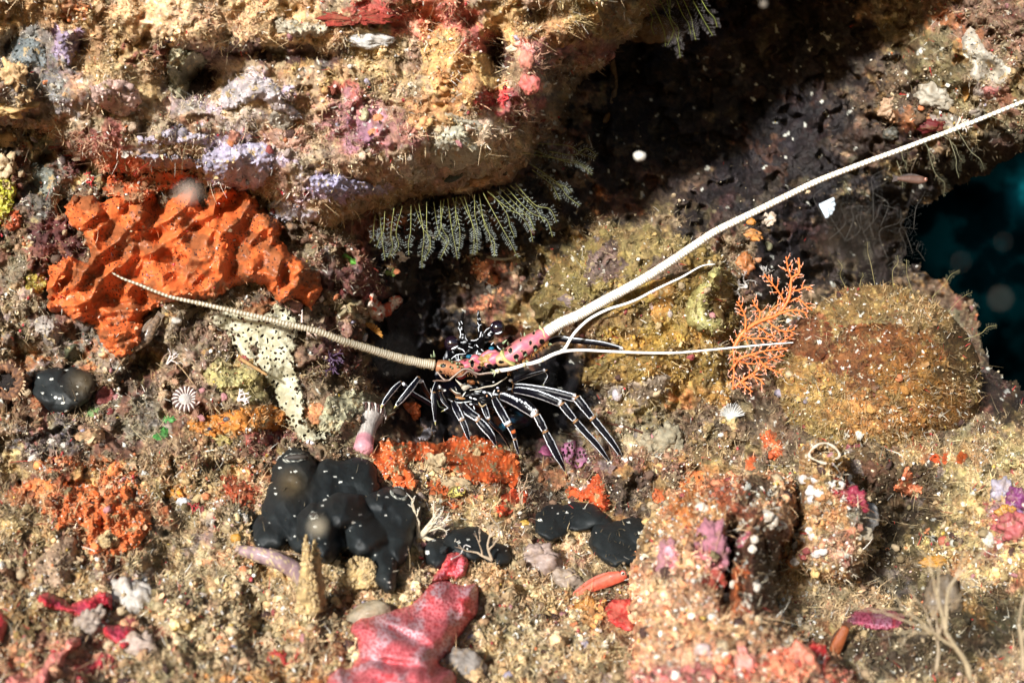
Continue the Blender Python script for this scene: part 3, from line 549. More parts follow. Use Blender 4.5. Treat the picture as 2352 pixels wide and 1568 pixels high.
# ---- lace sponge
LA = Z(0, 1, [(1440, 620), (1560, 570), (1700, 600), (1850, 590), (1880, 530), (1940, 530), (2010, 590), (2060, 640), (2050, 760), (2030, 900), (2060, 1020), (2100, 1150), (2100, 1300), (2180, 1400), (2300, 1430), (2200, 1480), (2080, 1470), (1990, 1360), (1930, 1260), (1900, 1140), (1840, 1060), (1780, 960), (1650, 880), (1600, 780), (1500, 680)])
def laceholes(U, V, s):
    f1, f2, h = worley(U+4*noise2(U/10, V/10, 5), V*0.9+3*noise2(U/10, V/10, 6), 9.5, 71); k = ((h >> 5) % 256)/256.0
    edge = 0.25*sstep(30, 0, s)
    return (f1 < 0.06+0.22*k*k+edge*0.6) & (k > 0.6-edge) & (s > 1.6)
patch('lace_sponge', LA, tinted((200, 192, 168), (178, 168, 140), 40, mos=0.08, seed=22), 'soft', 30, 10, 6, 1.0, (5, 16), bl=8, lump=(14, 60), fine=1.0, holes=laceholes, seed=45, turf=0.0, reg=True,
      label='pale cream lace sponge full of holes draped under the striped feeler', cat='sponge')
# ---- orange crusts in the middle
OC = [(858, 1034), (880, 1012), (930, 1012), (1000, 1014), (1040, 1004), (1100, 1000), (1160, 1028), (1190, 1044), (1196, 1100), (1186, 1122), (1160, 1112), (1120, 1110), (1080, 1112), (1050, 1090), (1010, 1080), (980, 1060), (940, 1068), (960, 1100), (950, 1128), (915, 1120), (880, 1092), (850, 1060)]
patch('orange_crust', OC, tinted((232, 96, 26), (206, 100, 40), 30, 12, .12, (240, 200, 160), 25, .12, dirt=0.18), 'sponge', 34, 12, 30, 1.5, (6, 20), lump=(16, 34), shape=lambda U, V, s: -12*ridged(U*1.6, V, 60, 77, 3), seed=47, turf=.12,
      label='vivid orange encrusting sponge slab directly below the lobster', cat='sponge')
small_crusts = [
 ('orange_crust', [(1135, 1178), (1150, 1140), (1180, 1122), (1215, 1130), (1214, 1160), (1190, 1160), (1160, 1188)], (230, 76, 24), 'small orange sponge tongue right of the branched soft coral'),
 ('orange_crust', [(975, 1110), (1000, 1100), (1030, 1108), (1045, 1140), (1060, 1165), (1030, 1170), (1000, 1150), (985, 1135)], (222, 100, 36), 'orange crust around the hidden striped blenny'),
 ('orange_crust', [(1295, 1140), (1310, 1112), (1340, 1120), (1370, 1085), (1392, 1120), (1402, 1165), (1380, 1175), (1350, 1150), (1320, 1150)], (224, 84, 24), 'ragged orange crust above the pair of dark lumps'),
 ('orange_crust', [(1495, 1128), (1515, 1120), (1532, 1138), (1520, 1158), (1498, 1150)], (232, 112, 56), 'little orange dab left of the foreground pillar'),
 ('orange_crust', [(1555, 1110), (1580, 1084), (1610, 1080), (1625, 1100), (1600, 1125), (1570, 1140)], (232, 124, 62), 'pale orange crust behind the foreground pillar'),
 ('orange_crust', [(1745, 1010), (1752, 982), (1775, 985), (1800, 1020), (1802, 1048), (1770, 1050)], (232, 104, 50), 'orange triangular crust left of the white rimmed tube'),
 ('orange_crust', [(1710, 1080), (1716, 1050), (1736, 1046), (1734, 1078)], (230, 100, 40), 'narrow orange crust strip above the foreground pillar'),
 ('orange_crust', Z(2, 2, [(1440, 230), (1500, 130), (1530, 60), (1580, 110), (1590, 190), (1650, 210), (1640, 270), (1560, 290), (1500, 260)]), (240, 130, 84), 'salmon orange forked sponge right of the white rimmed tube'),
 ('orange_crust', Z(2, 2, [(1690, -10), (1750, -30), (1830, -10), (1840, 50), (1790, 70), (1700, 40)]), (226, 84, 24), 'bright orange sponge blob below the round sponge ball'),
 ('orange_crust', Z(2, 2, [(1870, 10), (1900, -30), (1960, -10), (1950, 50), (1890, 60)]), (200, 90, 24), 'darker orange blob at the far right edge of the floor'),
 ('orange_crust', [(430, 965), (520, 945), (600, 925), (640, 935), (655, 975), (600, 990), (540, 1000), (480, 1005), (440, 990)], (204, 124, 36), 'golden orange crust left of the lace sponge foot'),
 ('orange_crust', Z(0, 2, [(460, 220), (600, 210), (760, 220), (900, 200), (930, 330), (1040, 420), (1010, 560), (900, 660), (800, 700), (640, 690), (560, 640), (600, 560), (520, 470), (380, 520), (420, 380)]), (226, 112, 46), 'bumpy orange sponge mound on the left of the reef floor'),
 ('orange_crust', Z(0, 2, [(215, 180), (260, 140), (340, 170), (400, 240), (340, 290), (230, 290)]), (232, 130, 64), 'small orange lump at the upper left of the floor'),
 ('orange_crust', Z(0, 2, [(1140, 250), (1180, 215), (1260, 240), (1265, 300), (1160, 310)]), (220, 140, 34), 'amber yellow sponge dab right of the orange mound'),
 ('orange_crust', Z(0, 2, [(1500, 170), (1560, 130), (1700, 180), (1790, 240), (1760, 330), (1660, 360), (1560, 280)]), (190, 84, 44), 'rust red crust patch left of the black tunicates'),
 ('orange_crust', [(0, 500), (20, 478), (50, 490), (52, 520), (30, 535), (4, 525)], (190, 84, 36), 'dull orange sponge knob at the far left edge'),
 ('yellow_sponge', [(-20, 405), (10, 400), (40, 430), (34, 470), (14, 505), (-20, 510)], (196, 190, 30), 'bright yellow sponge cut by the left edge of the photo'),
 ('yellow_sponge', Z(0, 1, [(170, 350), (220, 310), (310, 330), (320, 420), (260, 470), (180, 440)]), (170, 150, 50), 'mustard yellow sponge left of the large orange sponge'),
 ('yellow_sponge', Z(0, 1, [(1440, 940), (1520, 900), (1560, 960), (1700, 960), (1780, 1000), (1760, 1080), (1650, 1110), (1560, 1130), (1440, 1090), (1400, 1000)]), (186, 172, 112), 'pale yellow knobbly sponge left of the lace sponge'),
 ('green_alga', Z(0, 1, [(1120, 1310), (1190, 1290), (1230, 1320), (1170, 1360), (1170, 1440), (1120, 1490), (1050, 1480), (1050, 1410), (1110, 1380)]), (72, 150, 66), 'bright green seaweed scrap below the left cup coral'),
 ('green_alga', Z(0, 1, [(580, 1270), (640, 1220), (710, 1240), (700, 1290), (620, 1320)]), (110, 140, 80), 'dull green algae patch below the maroon shell'),
 ('green_alga', Z(1, 1, [(5, 175), (60, 180), (80, 220), (150, 230), (175, 280), (120, 280), (40, 240), (10, 210)]), (84, 150, 44), 'bright green alga leaf above the red and white sponge'),
 ('green_alga', Z(1, 1, [(290, 300), (350, 280), (385, 300), (350, 335), (305, 335)]), (110, 140, 60), 'small olive green algae blade above the red and white sponge'),
 ('lilac_sponge', Z(0, 0, [(940, 960), (1000, 940), (1120, 910), (1180, 860), (1270, 850), (1260, 900), (1440, 930), (1430, 990), (1300, 1000), (1100, 1000), (960, 1000)]), (186, 172, 196), 'long lilac sponge ledge above the orange sponge'),
 ('red_sponge', Z(0, 2, [(560, 1620), (480, 1480), (520, 1440), (640, 1420), (660, 1360), (720, 1350), (775, 1370), (770, 1450), (680, 1500), (620, 1540)]), (206, 50, 66), 'crimson sponge lobe near the bottom left corner'),
]
for q, (nm, poly, c, lab) in enumerate(small_crusts):
    p = np.asarray(poly); sz = min(np.ptp(p[:, 0]), np.ptp(p[:, 1]))
    green = nm == 'green_alga'
    patch(nm, poly, tinted(c, tuple(int(x*0.8+20) for x in c), 20, 8, .16, tuple(int(x*.4) for x in c), 500+q, .2, dirt=0.0 if green else 0.12), 'sponge', (6 if green else min(40, sz*0.35)), min(22, sz*0.3), 16, 1.5, (4, 14),
          lump=(2 if green else sz*0.14, 20), seed=600+q*7, turf=.2, label=lab, cat='algae' if green else 'sponge')
# ---- spiky lilac and grey sponges on the boulder
def spikes(a=13, L=17, sd=3):
    def f(U, V, s):
        f1, f2, h = worley(U, V, L, sd); g1, g2, h2 = worley(U+50, V, L*.6, sd+2)
        return -a*np.clip(1-f1*1.5, 0, 1)**1.6*sstep(0, 6, s)-a*.35*np.clip(1-g1*1.5, 0, 1)**1.4+5*np.abs(fbm(U, V, 30, sd, 2))
    return f
sp = [(Z(0, 0, [(1180, 330), (1290, 340), (1400, 370), (1410, 470), (1330, 560), (1300, 640), (1260, 700), (1190, 660), (1150, 560), (1150, 440)]), (150, 142, 118), 'grey brown spiky sponge left of the dark hollow in the boulder', 15, 20),
 (Z(0, 0, [(1500, 680), (1570, 560), (1650, 510), (1760, 520), (1850, 540), (1930, 590), (1960, 690), (2070, 780), (2080, 840), (1960, 800), (1880, 770), (1800, 680), (1700, 720), (1560, 770)]), (206, 192, 200), 'white and lilac spiky sponge arching right of the dark hollow', 16, 22),
 (Z(0, 0, [(1880, 130), (1960, 120), (2100, 150), (2240, 170), (2300, 200), (2220, 250), (2100, 260), (2000, 250), (1920, 230)]), (200, 188, 170), 'pale toothed sponge edge hanging from the top ledge', 12, 16),
 (Z(0, 0, [(1400, 1060), (1560, 1000), (1700, 980), (1860, 1000), (1890, 1160), (1820, 1250), (1760, 1310), (1650, 1300), (1540, 1260), (1430, 1230), (1380, 1150)]), (190, 180, 212), 'lilac spiky sponge above the right end of the orange sponge', 12, 18),
 (Z(0, 0, [(940, 1060), (1060, 1050), (1200, 1060), (1380, 1100), (1370, 1160), (1230, 1150), (1100, 1160), (980, 1120)]), (164, 156, 176), 'greyish purple toothed sponge strip below the lilac ledge', 10, 16),
 (Z(0, 0, [(2110, 1230), (2200, 1190), (2352, 1210), (2500, 1250), (2640, 1290), (2600, 1340), (2400, 1340), (2200, 1340)]), (176, 168, 208), 'lilac sponge band along the lower lip of the boulder', 8, 15),
 (Z(0, 0, [(380, 250), (430, 200), (520, 220), (560, 290), (520, 400), (470, 470), (430, 400), (390, 330)]), (172, 150, 182), 'dusty purple sponge near the top left corner', 5, 14),
 (Z(0, 0, [(1820, 1420), (1900, 1380), (2040, 1400), (2090, 1480), (2000, 1540), (1900, 1500)]), (190, 180, 196), 'pale lilac knob at the tip of the boulder lip', 9, 15),
 (Z(1, 1, [(-20, 1140), (60, 1110), (200, 1140), (330, 1180), (380, 1240), (300, 1330), (240, 1300), (90, 1300), (0, 1420), (-80, 1440), (-160, 1380), (-140, 1240), (-90, 1150)]), (186, 178, 148), 'cream spiky sponge behind the upright striped polyp', 12, 19),
 (Z(1, 0, [(900, 340), (1000, 360), (1060, 440), (1100, 540), (1060, 640), (1000, 640), (960, 560), (930, 460), (890, 400)]), (200, 164, 104), 'golden spiky sponge knob beside the dark slot at upper centre', 12, 16),
 (Z(1, 1, [(520, 1440), (560, 1390), (620, 1370), (660, 1400), (620, 1450), (560, 1470)]), (176, 170, 182), 'little lilac spiky sponge behind the vivid orange slab', 9, 14)]
for q, (poly, c, lab, a, L) in enumerate(sp):
    patch('spiky_sponge', poly, tinted(c, tuple(int(x*.82) for x in c), 24, mos=.15, seed=700+q, dirt=0.12), 'soft', 26, 16, 24, 1.5, (5, 18), lump=(8, 40), shape=spikes(a, L, 60+q), seed=720+q*5, turf=.08, label=lab, cat='sponge')
# smooth pale crusts and plates
pl = [(Z(1, 0, [(600, 1060), (640, 960), (720, 890), (820, 860), (880, 900), (880, 960), (960, 1000), (960, 1080), (880, 1150), (760, 1180), (640, 1140)]), (196, 188, 170), 'smooth grey beige tunicate bulge on the boulder lip', 26),
 (Z(1, 0, [(710, 760), (840, 800), (960, 830), (1010, 890), (950, 940), (880, 880), (760, 850), (700, 800)]), (176, 166, 150), 'grey leathery band above the beige bulge', 10),
 (Z(1, 0, [(-500, 780), (-420, 760), (-330, 800), (-330, 880), (-400, 920), (-500, 870)]), (170, 158, 146), 'grey brown leaf shaped crust under the arching lilac sponge', 12),
 (Z(0, 0, [(1540, 900), (1620, 880), (1680, 930), (1640, 1000), (1580, 980)]), (180, 116, 96), 'brick pink leaf crust above the lilac spiky sponge', 12),
 (Z(0, 0, [(1840, 900), (1920, 880), (2050, 910), (2130, 950), (2080, 1010), (1960, 1040), (1870, 1000)]), (176, 130, 110), 'reddish brown leaf crust right of the brick pink leaf', 14),
 (Z(0, 0, [(630, 600), (720, 550), (860, 545), (940, 600), (980, 700), (900, 790), (800, 800), (700, 740), (640, 680)]), (218, 178, 170), 'pink and white swollen sponge on the left of the boulder', 40),
 (Z(0, 0, [(220, 1120), (300, 1130), (380, 1170), (410, 1260), (420, 1330), (350, 1360), (270, 1330), (220, 1230)]), (124, 124, 116), 'smooth dark grey sponge plate above the orange sponge', 18),
 (Z(0, 0, [(250, 960), (350, 930), (410, 950), (400, 1020), (300, 1070), (230, 1060), (200, 1020)]), (122, 118, 100), 'olive grey lobe above the dark grey plate', 14),
 (Z(0, 0, [(120, 250), (260, 270), (330, 400), (310, 480), (200, 460), (80, 420), (60, 320)]), (122, 128, 134), 'blue grey sponge area near the top left corner', 14),
 (Z(2, 0, [(1905, 260), (1960, 190), (2030, 220), (2100, 330), (2180, 400), (2260, 440), (2290, 520), (2200, 600), (2100, 560), (2020, 600), (1970, 540), (1970, 450), (1920, 360)]), (196, 184, 172), 'pale grey encrusting plate on the wall at upper right', 16),
 (Z(2, 0, [(2050, 600), (2110, 570), (2190, 600), (2200, 660), (2120, 690), (2060, 660)]), (176, 106, 100), 'rosy pink crust just below the pale grey plate', 10),
 (Z(0, 2, [(220, 800), (240, 720), (320, 650), (370, 600), (440, 570), (520, 550), (535, 620), (530, 700), (480, 860), (430, 930), (330, 920), (240, 900)]), (172, 140, 116), 'flat purple brown leather sponge at lower left', 34),
 (Z(0, 1, [(1000, 620), (1060, 590), (1130, 600), (1120, 660), (1080, 740), (1050, 820), (990, 800), (980, 700)]), (110, 96, 80), 'dark ribbed brown sponge lobe under the orange sponge', 26),
 (Z(0, 1, [(1160, 600), (1280, 560), (1420, 530), (1300, 640), (1240, 690), (1150, 790), (1110, 760)]), (158, 136, 112), 'taupe smooth sheet between the orange sponge and lace sponge', 10),
 (Z(0, 1, [(240, 620), (330, 600), (420, 660), (430, 760), (380, 830), (300, 800), (240, 720)]), (170, 156, 150), 'pale mauve grey lobe below the left end of the orange sponge', 30),
 (Z(0, 1, [(430, 850), (470, 780), (540, 790), (560, 880), (500, 940), (440, 910)]), (84, 84, 62), 'dark olive cup below the mauve grey lobe', 24),
 (Z(0, 1, [(500, 1420), (600, 1360), (700, 1380), (730, 1440), (700, 1500), (560, 1490)]), (196, 150, 112), 'peach coloured smooth lump at the lower left wall', 24),
 (Z(0, 1, [(680, 900), (740, 890), (780, 960), (760, 1010), (700, 1020), (660, 970)]), (156, 132, 112), 'brown flat disc below the orange sponge point', 14),
 (Z(1, 1, [(1460, 500), (1520, 440), (1560, 430), (1650, 540), (1560, 570), (1480, 540)]), (124, 104, 104), 'purple grey flat crust on the middle rock', 5),
 (Z(1, 1, [(880, 260), (940, 220), (1020, 220), (1030, 300), (1080, 340), (1070, 400), (960, 400), (920, 340)]), (210, 130, 84), 'peach orange sponge crust above the lobster eyes', 14),
 (Z(1, 1, [(1080, 430), (1110, 410), (1150, 460), (1130, 490), (1080, 470)]), (214, 140, 96), 'small peach sponge knob right of the peach crust', 12),
 (Z(1, 1, [(820, 570), (900, 545), (1020, 525), (1030, 560), (930, 580), (830, 590)]), (206, 124, 84), 'thin orange ledge just above the lobster horns', 10),
 (Z(1, 1, [(950, 440), (1000, 390), (1070, 410), (1070, 460), (1000, 480)]), (120, 112, 104), 'grey crust with a small opening below the peach crust', 12),
 (Z(1, 1, [(1150, 250), (1190, 250), (1190, 360), (1160, 350)]), (196, 126, 84), 'narrow orange streak right of the peach crust', 6),
 (Z(1, 1, [(2110, 380), (2200, 340), (2300, 360), (2310, 480), (2250, 640), (2160, 700), (2120, 600), (2130, 480)]), (188, 134, 60), 'amber sponge sheet between the two right feelers', 12),
 (Z(1, 1, [(1830, 1120), (1900, 1080), (1950, 1090), (1930, 1200), (1850, 1190)]), (170, 156, 148), 'grey pink cup shaped growth on the lower middle rock', 16),
 (Z(1, 1, [(1960, 1060), (2050, 1040), (2240, 1000), (2290, 1080), (2200, 1180), (2100, 1240), (2000, 1180)]), (160, 140, 124), 'taupe leaf sponge at the base of the middle rock', 14),
 (Z(1, 1, [(1260, 1560), (1300, 1500), (1400, 1480), (1420, 1560)]), (90, 70, 64), 'dark brown crust under the lobster legs', 8)]
for q, (poly, c, lab, th) in enumerate(pl):
    rim = tuple(min(255, int(x*1.15)) for x in c)
    patch('crust_plate' if th < 20 else 'smooth_sponge', poly, tinted(c, tuple(int(x*.86) for x in c), 30, 14, .12, tuple(int(x*.5) for x in c), seed=800+q, mos=.1, rim=rim, dirt=0.06), 'soft', th, 14+th*.3, 20, 1.5, (3, 20), lump=(th*.25, 30), seed=820+q*3, turf=.1, label=lab, cat='sponge')
# ---- black tunicates
def blackcol(seed, patches=()):
    def f(U, V, s):
        C = mosaic(U, V, np.broadcast_to(colr((28, 33, 36)), U.shape+(3,)), .12, seed, 0, (60, 20))
        f1, f2, h = worley(U+.5*V+3*noise2(U/4, V/4, seed), V*1.6+2*noise2(U/4, V/4, seed+1), 17, seed+2); k = ((h >> 6) % 1000)
        m = (k < 170) & (f1 < 0.04+0.0013*k) & (fbm(U, V, 50, seed+6, 2) > -.12); C = np.where(m[..., None], colr((226, 226, 214)), C)
        for (pu, pv, pr) in patches:
            m = (0.5*np.exp(-((U-pu)**2+(V-pv)**2)/pr**2))[..., None]; C = C*(1-m)+colr((104, 84, 48))*m
        return C
    return f
def K(pts): return [(516.8+x*0.25635, 976.1+y*0.25635) for x, y in pts]
def pits(L, extra=None):
    def f(U, V, s):
        o = 0
        for (pu, pv, pr, a, rot, asp) in L:
            t = math.radians(rot); x = (U-pu)*math.cos(t)+(V-pv)*math.sin(t); y = -(U-pu)*math.sin(t)+(V-pv)*math.cos(t)
            o = o+a*np.exp(-(x/(pr*asp))**2-(y/pr)**2)
        return o+(extra(U, V, s) if extra else 0)
    return f
def kp(x, y): return (516.8+x*0.25635, 976.1+y*0.25635)
def tunicate(poly, lab, pit, seed, siph=(), thick=85, w=50, patches=(), base=None):
    e = empty('black_tunicate', P3(*np.mean(poly, 0), surf(*np.mean(poly, 0))), label=lab, cat='tunicate')
    b = patch('body', poly, blackcol(seed, patches), 'black', thick, w, 40, 1.5, (3, 40), base=base, bl=22, lump=(12, 90), fine=.2, shape=pits(pit, lambda U, V, s: 0), seed=seed, parent=e)
    for (su, sv, ru, rv, rot) in siph:
        a = np.linspace(0, 2*math.pi, 33); t = math.radians(rot)
        dd = float(surf(su, sv)); x = ru*np.cos(a)*math.cos(t)-rv*np.sin(a)*math.sin(t); y = ru*np.cos(a)*math.sin(t)+rv*np.sin(a)*math.cos(t)
        mb = MB(); ring = P3(su+x, sv+y, dd-6+4*np.sin(a)); addtube(mb, ring, 3.0+0.6*np.sin(3*a), 8, lambda s01, G_, al: np.where((fbm(al, G_*9, 14, seed, 2) > -.05)[..., None], colr((190, 190, 176)), colr((50, 50, 46))), cap=False)
        mb.build('siphon_rim', 'soft', e)
        mb = MB(); ball(mb, P3(su, sv, dd+1), (ru*1.05, 6, rv*1.0), colr((40, 32, 24)), 16, 8, rot=-rot); mb.build('siphon', 'black', e)

def lobes(lab, L, seed, siph=(), patches=(), turf=.05, fold=5, sink=46):
    """plump lobes that swell out of the ground and crease where they meet; each (u, v, ru, rv, rotation, height)"""
    KS = 11.0; A = np.array([l[:2] for l in L]); m = max(max(l[2], l[3]) for l in L)+8
    U, V = window(A[:, 0].min()-m, A[:, 1].min()-m, A[:, 0].max()+m, A[:, 1].max()+m, 1.5)
    b = bil(blur(np.minimum(ZB, 900), 24), U, V); Uw = U+6*fbm(U, V, 46, seed, 2); Vw = V+6*fbm(U, V, 46, seed+1, 2)
    H = np.full(U.shape, -1e3); acc = np.zeros(U.shape)
    for (u, v, ru, rv, rot, h) in L:
        t = math.radians(rot); x = ((Uw-u)*math.cos(t)+(Vw-v)*math.sin(t))/ru; y = (-(Uw-u)*math.sin(t)+(Vw-v)*math.cos(t))/rv
        r2 = x*x+y*y; hh = np.where(r2 < 1, h*np.sqrt(np.clip(1-r2, 0, 1))**.8+h*.1, -sink*(np.sqrt(r2)-1)*4)
        acc = acc+np.exp(np.clip(hh/KS, -30, 30)); H = np.maximum(H, hh)
    H = KS*np.log(acc+1e-9)
    e = empty('black_tunicate', P3(L[0][0], L[0][1], float(surf(L[0][0], L[0][1]))), label=lab, cat='tunicate')
    d = b-H-fold*2.0*ridged(U, V, 95, seed+3, 2)*sstep(0, 30, H)-2*fbm(U, V, 30, seed+6, 2)
    relief('body', U, V, d, blackcol(seed, patches)(U, V, None), H > -26, 'black', turf, 0.01, parent=e)
    for (su, sv, ru, rv, rot) in siph:
        a = np.linspace(0, 2*math.pi, 33); t = math.radians(rot); dd = float(surf(su, sv)); x = ru*np.cos(a)*math.cos(t)-rv*np.sin(a)*math.sin(t); y = ru*np.cos(a)*math.sin(t)+rv*np.sin(a)*math.cos(t)
        mb = MB(); ring = P3(su+x, sv+y, surf(su+x, sv+y)-3); addtube(mb, ring, 3.2+1.0*np.sin(3*a), 8, lambda s01, G_, al: np.where((noise2(al/5, G_, seed) > .12)[..., None], colr((190, 190, 176)), colr((44, 46, 44))), cap=False)
        mb.build('siphon_rim', 'black', e)
        mb = MB(); ball(mb, P3(su, sv, dd-1), (ru*.95, 5, rv*.95), colr((44, 34, 24)), 16, 8, rot=-rot); mb.build('siphon', 'black', e)
def KL(L): return [(*kp(x, y), a*.25635, b*.25635, r, h) for x, y, a, b, r, h in L]
lobes('large black tunicate standing behind, leaning left with its opening on top', KL([(630, 420, 200, 200, 0, 84), (560, 680, 210, 290, 15, 86), (430, 960, 190, 170, -10, 74), (700, 920, 180, 220, 0, 70), (860, 520, 150, 190, 30, 66), (1000, 420, 190, 110, 20, 58), (1210, 440, 170, 150, 30, 60), (1270, 560, 110, 190, -20, 54), (760, 700, 300, 330, 10, 60), (1050, 560, 260, 160, 20, 50)]), 901, [(*kp(630, 292), 27, 8, -6)], patches=[(*kp(600, 530), 30)])
lobes('large black tunicate lying in front, with a round opening on its left lobe', KL([(850, 900, 215, 200, 0, 130), (860, 1080, 190, 150, 0, 120), (1080, 800, 260, 190, 10, 132), (1250, 990, 230, 190, 40, 122), (1430, 690, 180, 120, -8, 84), (1600, 760, 150, 210, -20, 88), (1560, 1060, 120, 200, 10, 84), (1420, 1230, 120, 260, -10, 84), (1180, 900, 420, 270, 14, 78), (1480, 930, 230, 280, 0, 74)]), 911, [(*kp(790, 812), 8, 7, 0), (*kp(1560, 610), 19, 12, 30)])
lobes('low black tunicate half hidden behind the pink sponge tip', [(1010, 1270, 36, 34, 0, 44), (1080, 1248, 60, 36, 14, 52), (1140, 1272, 34, 26, 20, 40)], 921)
lobes('brownish black dusty tunicate left of its smaller neighbour', [(1270, 1200, 44, 40, -20, 48), (1330, 1186, 56, 32, -4, 52), (1380, 1196, 34, 20, 20, 36)], 931, turf=.5)
lobes('brownish black dusty tunicate touching the foreground pillar', [(1400, 1230, 44, 34, -10, 50), (1450, 1222, 44, 32, 0, 54), (1420, 1268, 50, 34, 10, 54), (1470, 1262, 26, 34, 0, 44)], 941, turf=.5)
lobes('dark olive black tunicate at the left below the orange sponge', [(120, 890, 44, 44, 0, 52), (176, 892, 44, 42, 0, 52), (148, 910, 56, 34, 0, 50)], 951, patches=[(190, 880, 30)], turf=.2)
# ---- pink and red sponges
def pinkcol(seed, L=7.2, base=(226, 112, 118), haze=(206, 160, 166), dot=(176, 20, 40), hot=(226, 50, 52), rim=(244, 120, 96)):
    def f(U, V, s):
        C = np.broadcast_to(colr(base), U.shape+(3,)).copy()
        m = sstep(-.1, .4, fbm(U, V, 70, seed, 3))[..., None]; C = C*(1-m)+colr(haze)*m
        m = .7*sstep(.45, .62, fbm(U, V, 44, seed+3, 3))[..., None]; C = C*(1-m)+colr(hot)*m
        m = sstep(14, 2, s)[..., None]*.6; C = C*(1-m)+colr(rim)*m
        f1, f2, h = worley(U, V, L, seed+9); m = .85*sstep(.40, .24, f1)[..., None]; return np.clip(C*(1-m)+colr(dot)*m, 0, .9)
    return f
RS = Z(1, 2, [(50, 1200), (130, 1110), (330, 1060), (480, 1010), (600, 880), (700, 848), (830, 885), (935, 875), (948, 1080), (890, 1150), (800, 1280), (720, 1400), (690, 1430), (770, 1470), (810, 1560), (840, 1800), (150, 1800), (-200, 1800), (-60, 1460), (60, 1450), (100, 1300)])
patch('pink_sponge', RS, pinkcol(3), 'soft', 120, 60, 60, 1.5, (3, 40), bl=16, lump=(14, 90), fine=.3, shape=pits([(*Z(1, 2, [(560, 1130)])[0], 26, 26, -30, 1.8), (*Z(1, 2, [(450, 1240)])[0], 12, 34, 25, 5), (*Z(1, 2, [(350, 1430)])[0], 10, 40, 8, 6), (*Z(1, 2, [(740, 900)])[0], 20, 18, 40, 1.6), (*Z(1, 2, [(250, 1180)])[0], 30, -22, 0, 1.6), (*Z(1, 2, [(880, 960)])[0], 20, -22, 0, 1)]), seed=961,
      label='big pink sponge with red pores at the bottom centre', cat='sponge')
patch('pink_sponge', Z(1, 2, [(610, 870), (680, 760), (730, 680), (790, 660), (860, 690), (880, 760), (840, 850), (740, 860)]), pinkcol(13, 7.2, (206, 84, 96), (190, 120, 130)), 'soft', 46, 20, 30, 1.5, (3, 20), lump=(8, 40), seed=963, label='small crimson pink sponge finger behind the big pink sponge', cat='sponge')
RB = Z(0, 2, [(250, 1000), (290, 950), (360, 950), (430, 980), (490, 1020), (570, 980), (650, 960), (690, 930), (750, 940), (785, 1010), (775, 1070), (730, 1060), (690, 1070), (720, 1130), (740, 1160), (860, 1160), (940, 1190), (940, 1270), (860, 1340), (790, 1300), (710, 1240), (690, 1180), (640, 1130), (560, 1130), (470, 1090), (340, 1060)])
patch('red_sponge', RB, pinkcol(23, 6, (200, 36, 56), (176, 50, 74), (130, 12, 34), (226, 60, 60), (240, 90, 80)), 'soft', 44, 16, 26, 1.5, (3, 20), lump=(8, 40), seed=965, label='crimson branching sponge with three arms at lower left', cat='sponge')
patch('red_sponge', [(-40, 1390), (0, 1398), (20, 1420), (14, 1460), (-6, 1484), (-40, 1490)], pinkcol(33, 6, (214, 40, 56), (190, 50, 74), (150, 12, 34)), 'soft', 34, 16, 26, 1.5, (3, 20), seed=967, label='crimson sponge edge cut by the left side of the photo', cat='sponge')
patch('pink_sponge', Z(0, 2, [(310, 1420), (360, 1350), (430, 1330), (440, 1280), (500, 1240), (560, 1260), (560, 1310), (480, 1360), (450, 1440), (380, 1480), (340, 1600), (300, 1700), (0, 1700), (20, 1560), (120, 1500), (220, 1520)]), tinted((236, 146, 130), (226, 124, 120), 30, 16, .12, (200, 60, 60), 35), 'soft', 44, 24, 26, 1.5, (4, 20), lump=(14, 34), seed=969, label='salmon pink lumpy sponge in the bottom left corner', cat='sponge')
patch('pink_sponge', Z(2, 2, [(1110, 1140), (1180, 1070), (1290, 1045), (1420, 1060), (1530, 1100), (1500, 1180), (1380, 1210), (1260, 1190), (1150, 1170)]), pinkcol(43, 7, (170, 76, 100), (160, 100, 120), (120, 20, 50), (200, 40, 60), (200, 90, 110)), 'soft', 34, 18, 20, 1.5, (3, 20), seed=971, label='mauve pink cushion sponge at lower right of the floor', cat='sponge')
patch('red_sponge', Z(1, 2, [(1800, 1080), (1850, 1000), (1960, 980), (2020, 1000), (2020, 1200), (1930, 1200), (1850, 1150)]), tinted((222, 60, 56), (236, 110, 96), 26, 9, .15, (150, 20, 30), 53), 'soft', 34, 18, 20, 1.5, (3, 20), seed=973, label='scarlet sponge tucked against the left of the foreground pillar', cat='sponge')
patch('maroon_shell', [(218, 928), (222, 896), (240, 880), (262, 892), (264, 916), (250, 932)], tinted((126, 62, 60), (150, 80, 76), 14, mos=.15, seed=57), 'shell', 22, 14, 14, 1.5, (1.5, 20), lump=(2, 20), seed=975, label='maroon ridged clam shell right of the olive black tunicate', cat='shell')
patch('red_white_sponge', Z(1, 1, [(175, 540), (190, 460), (230, 450), (280, 520), (350, 470), (420, 480), (430, 530), (370, 570), (340, 600), (270, 650), (210, 630)]), tinted((228, 206, 194), (222, 96, 62), 22, 12, .14, (150, 40, 30), 59, .1), 'soft', 40, 16, 20, 1.5, (4, 14), lump=(10, 24), seed=977, label='white and red blotched sponge left of the lobster cave', cat='sponge')
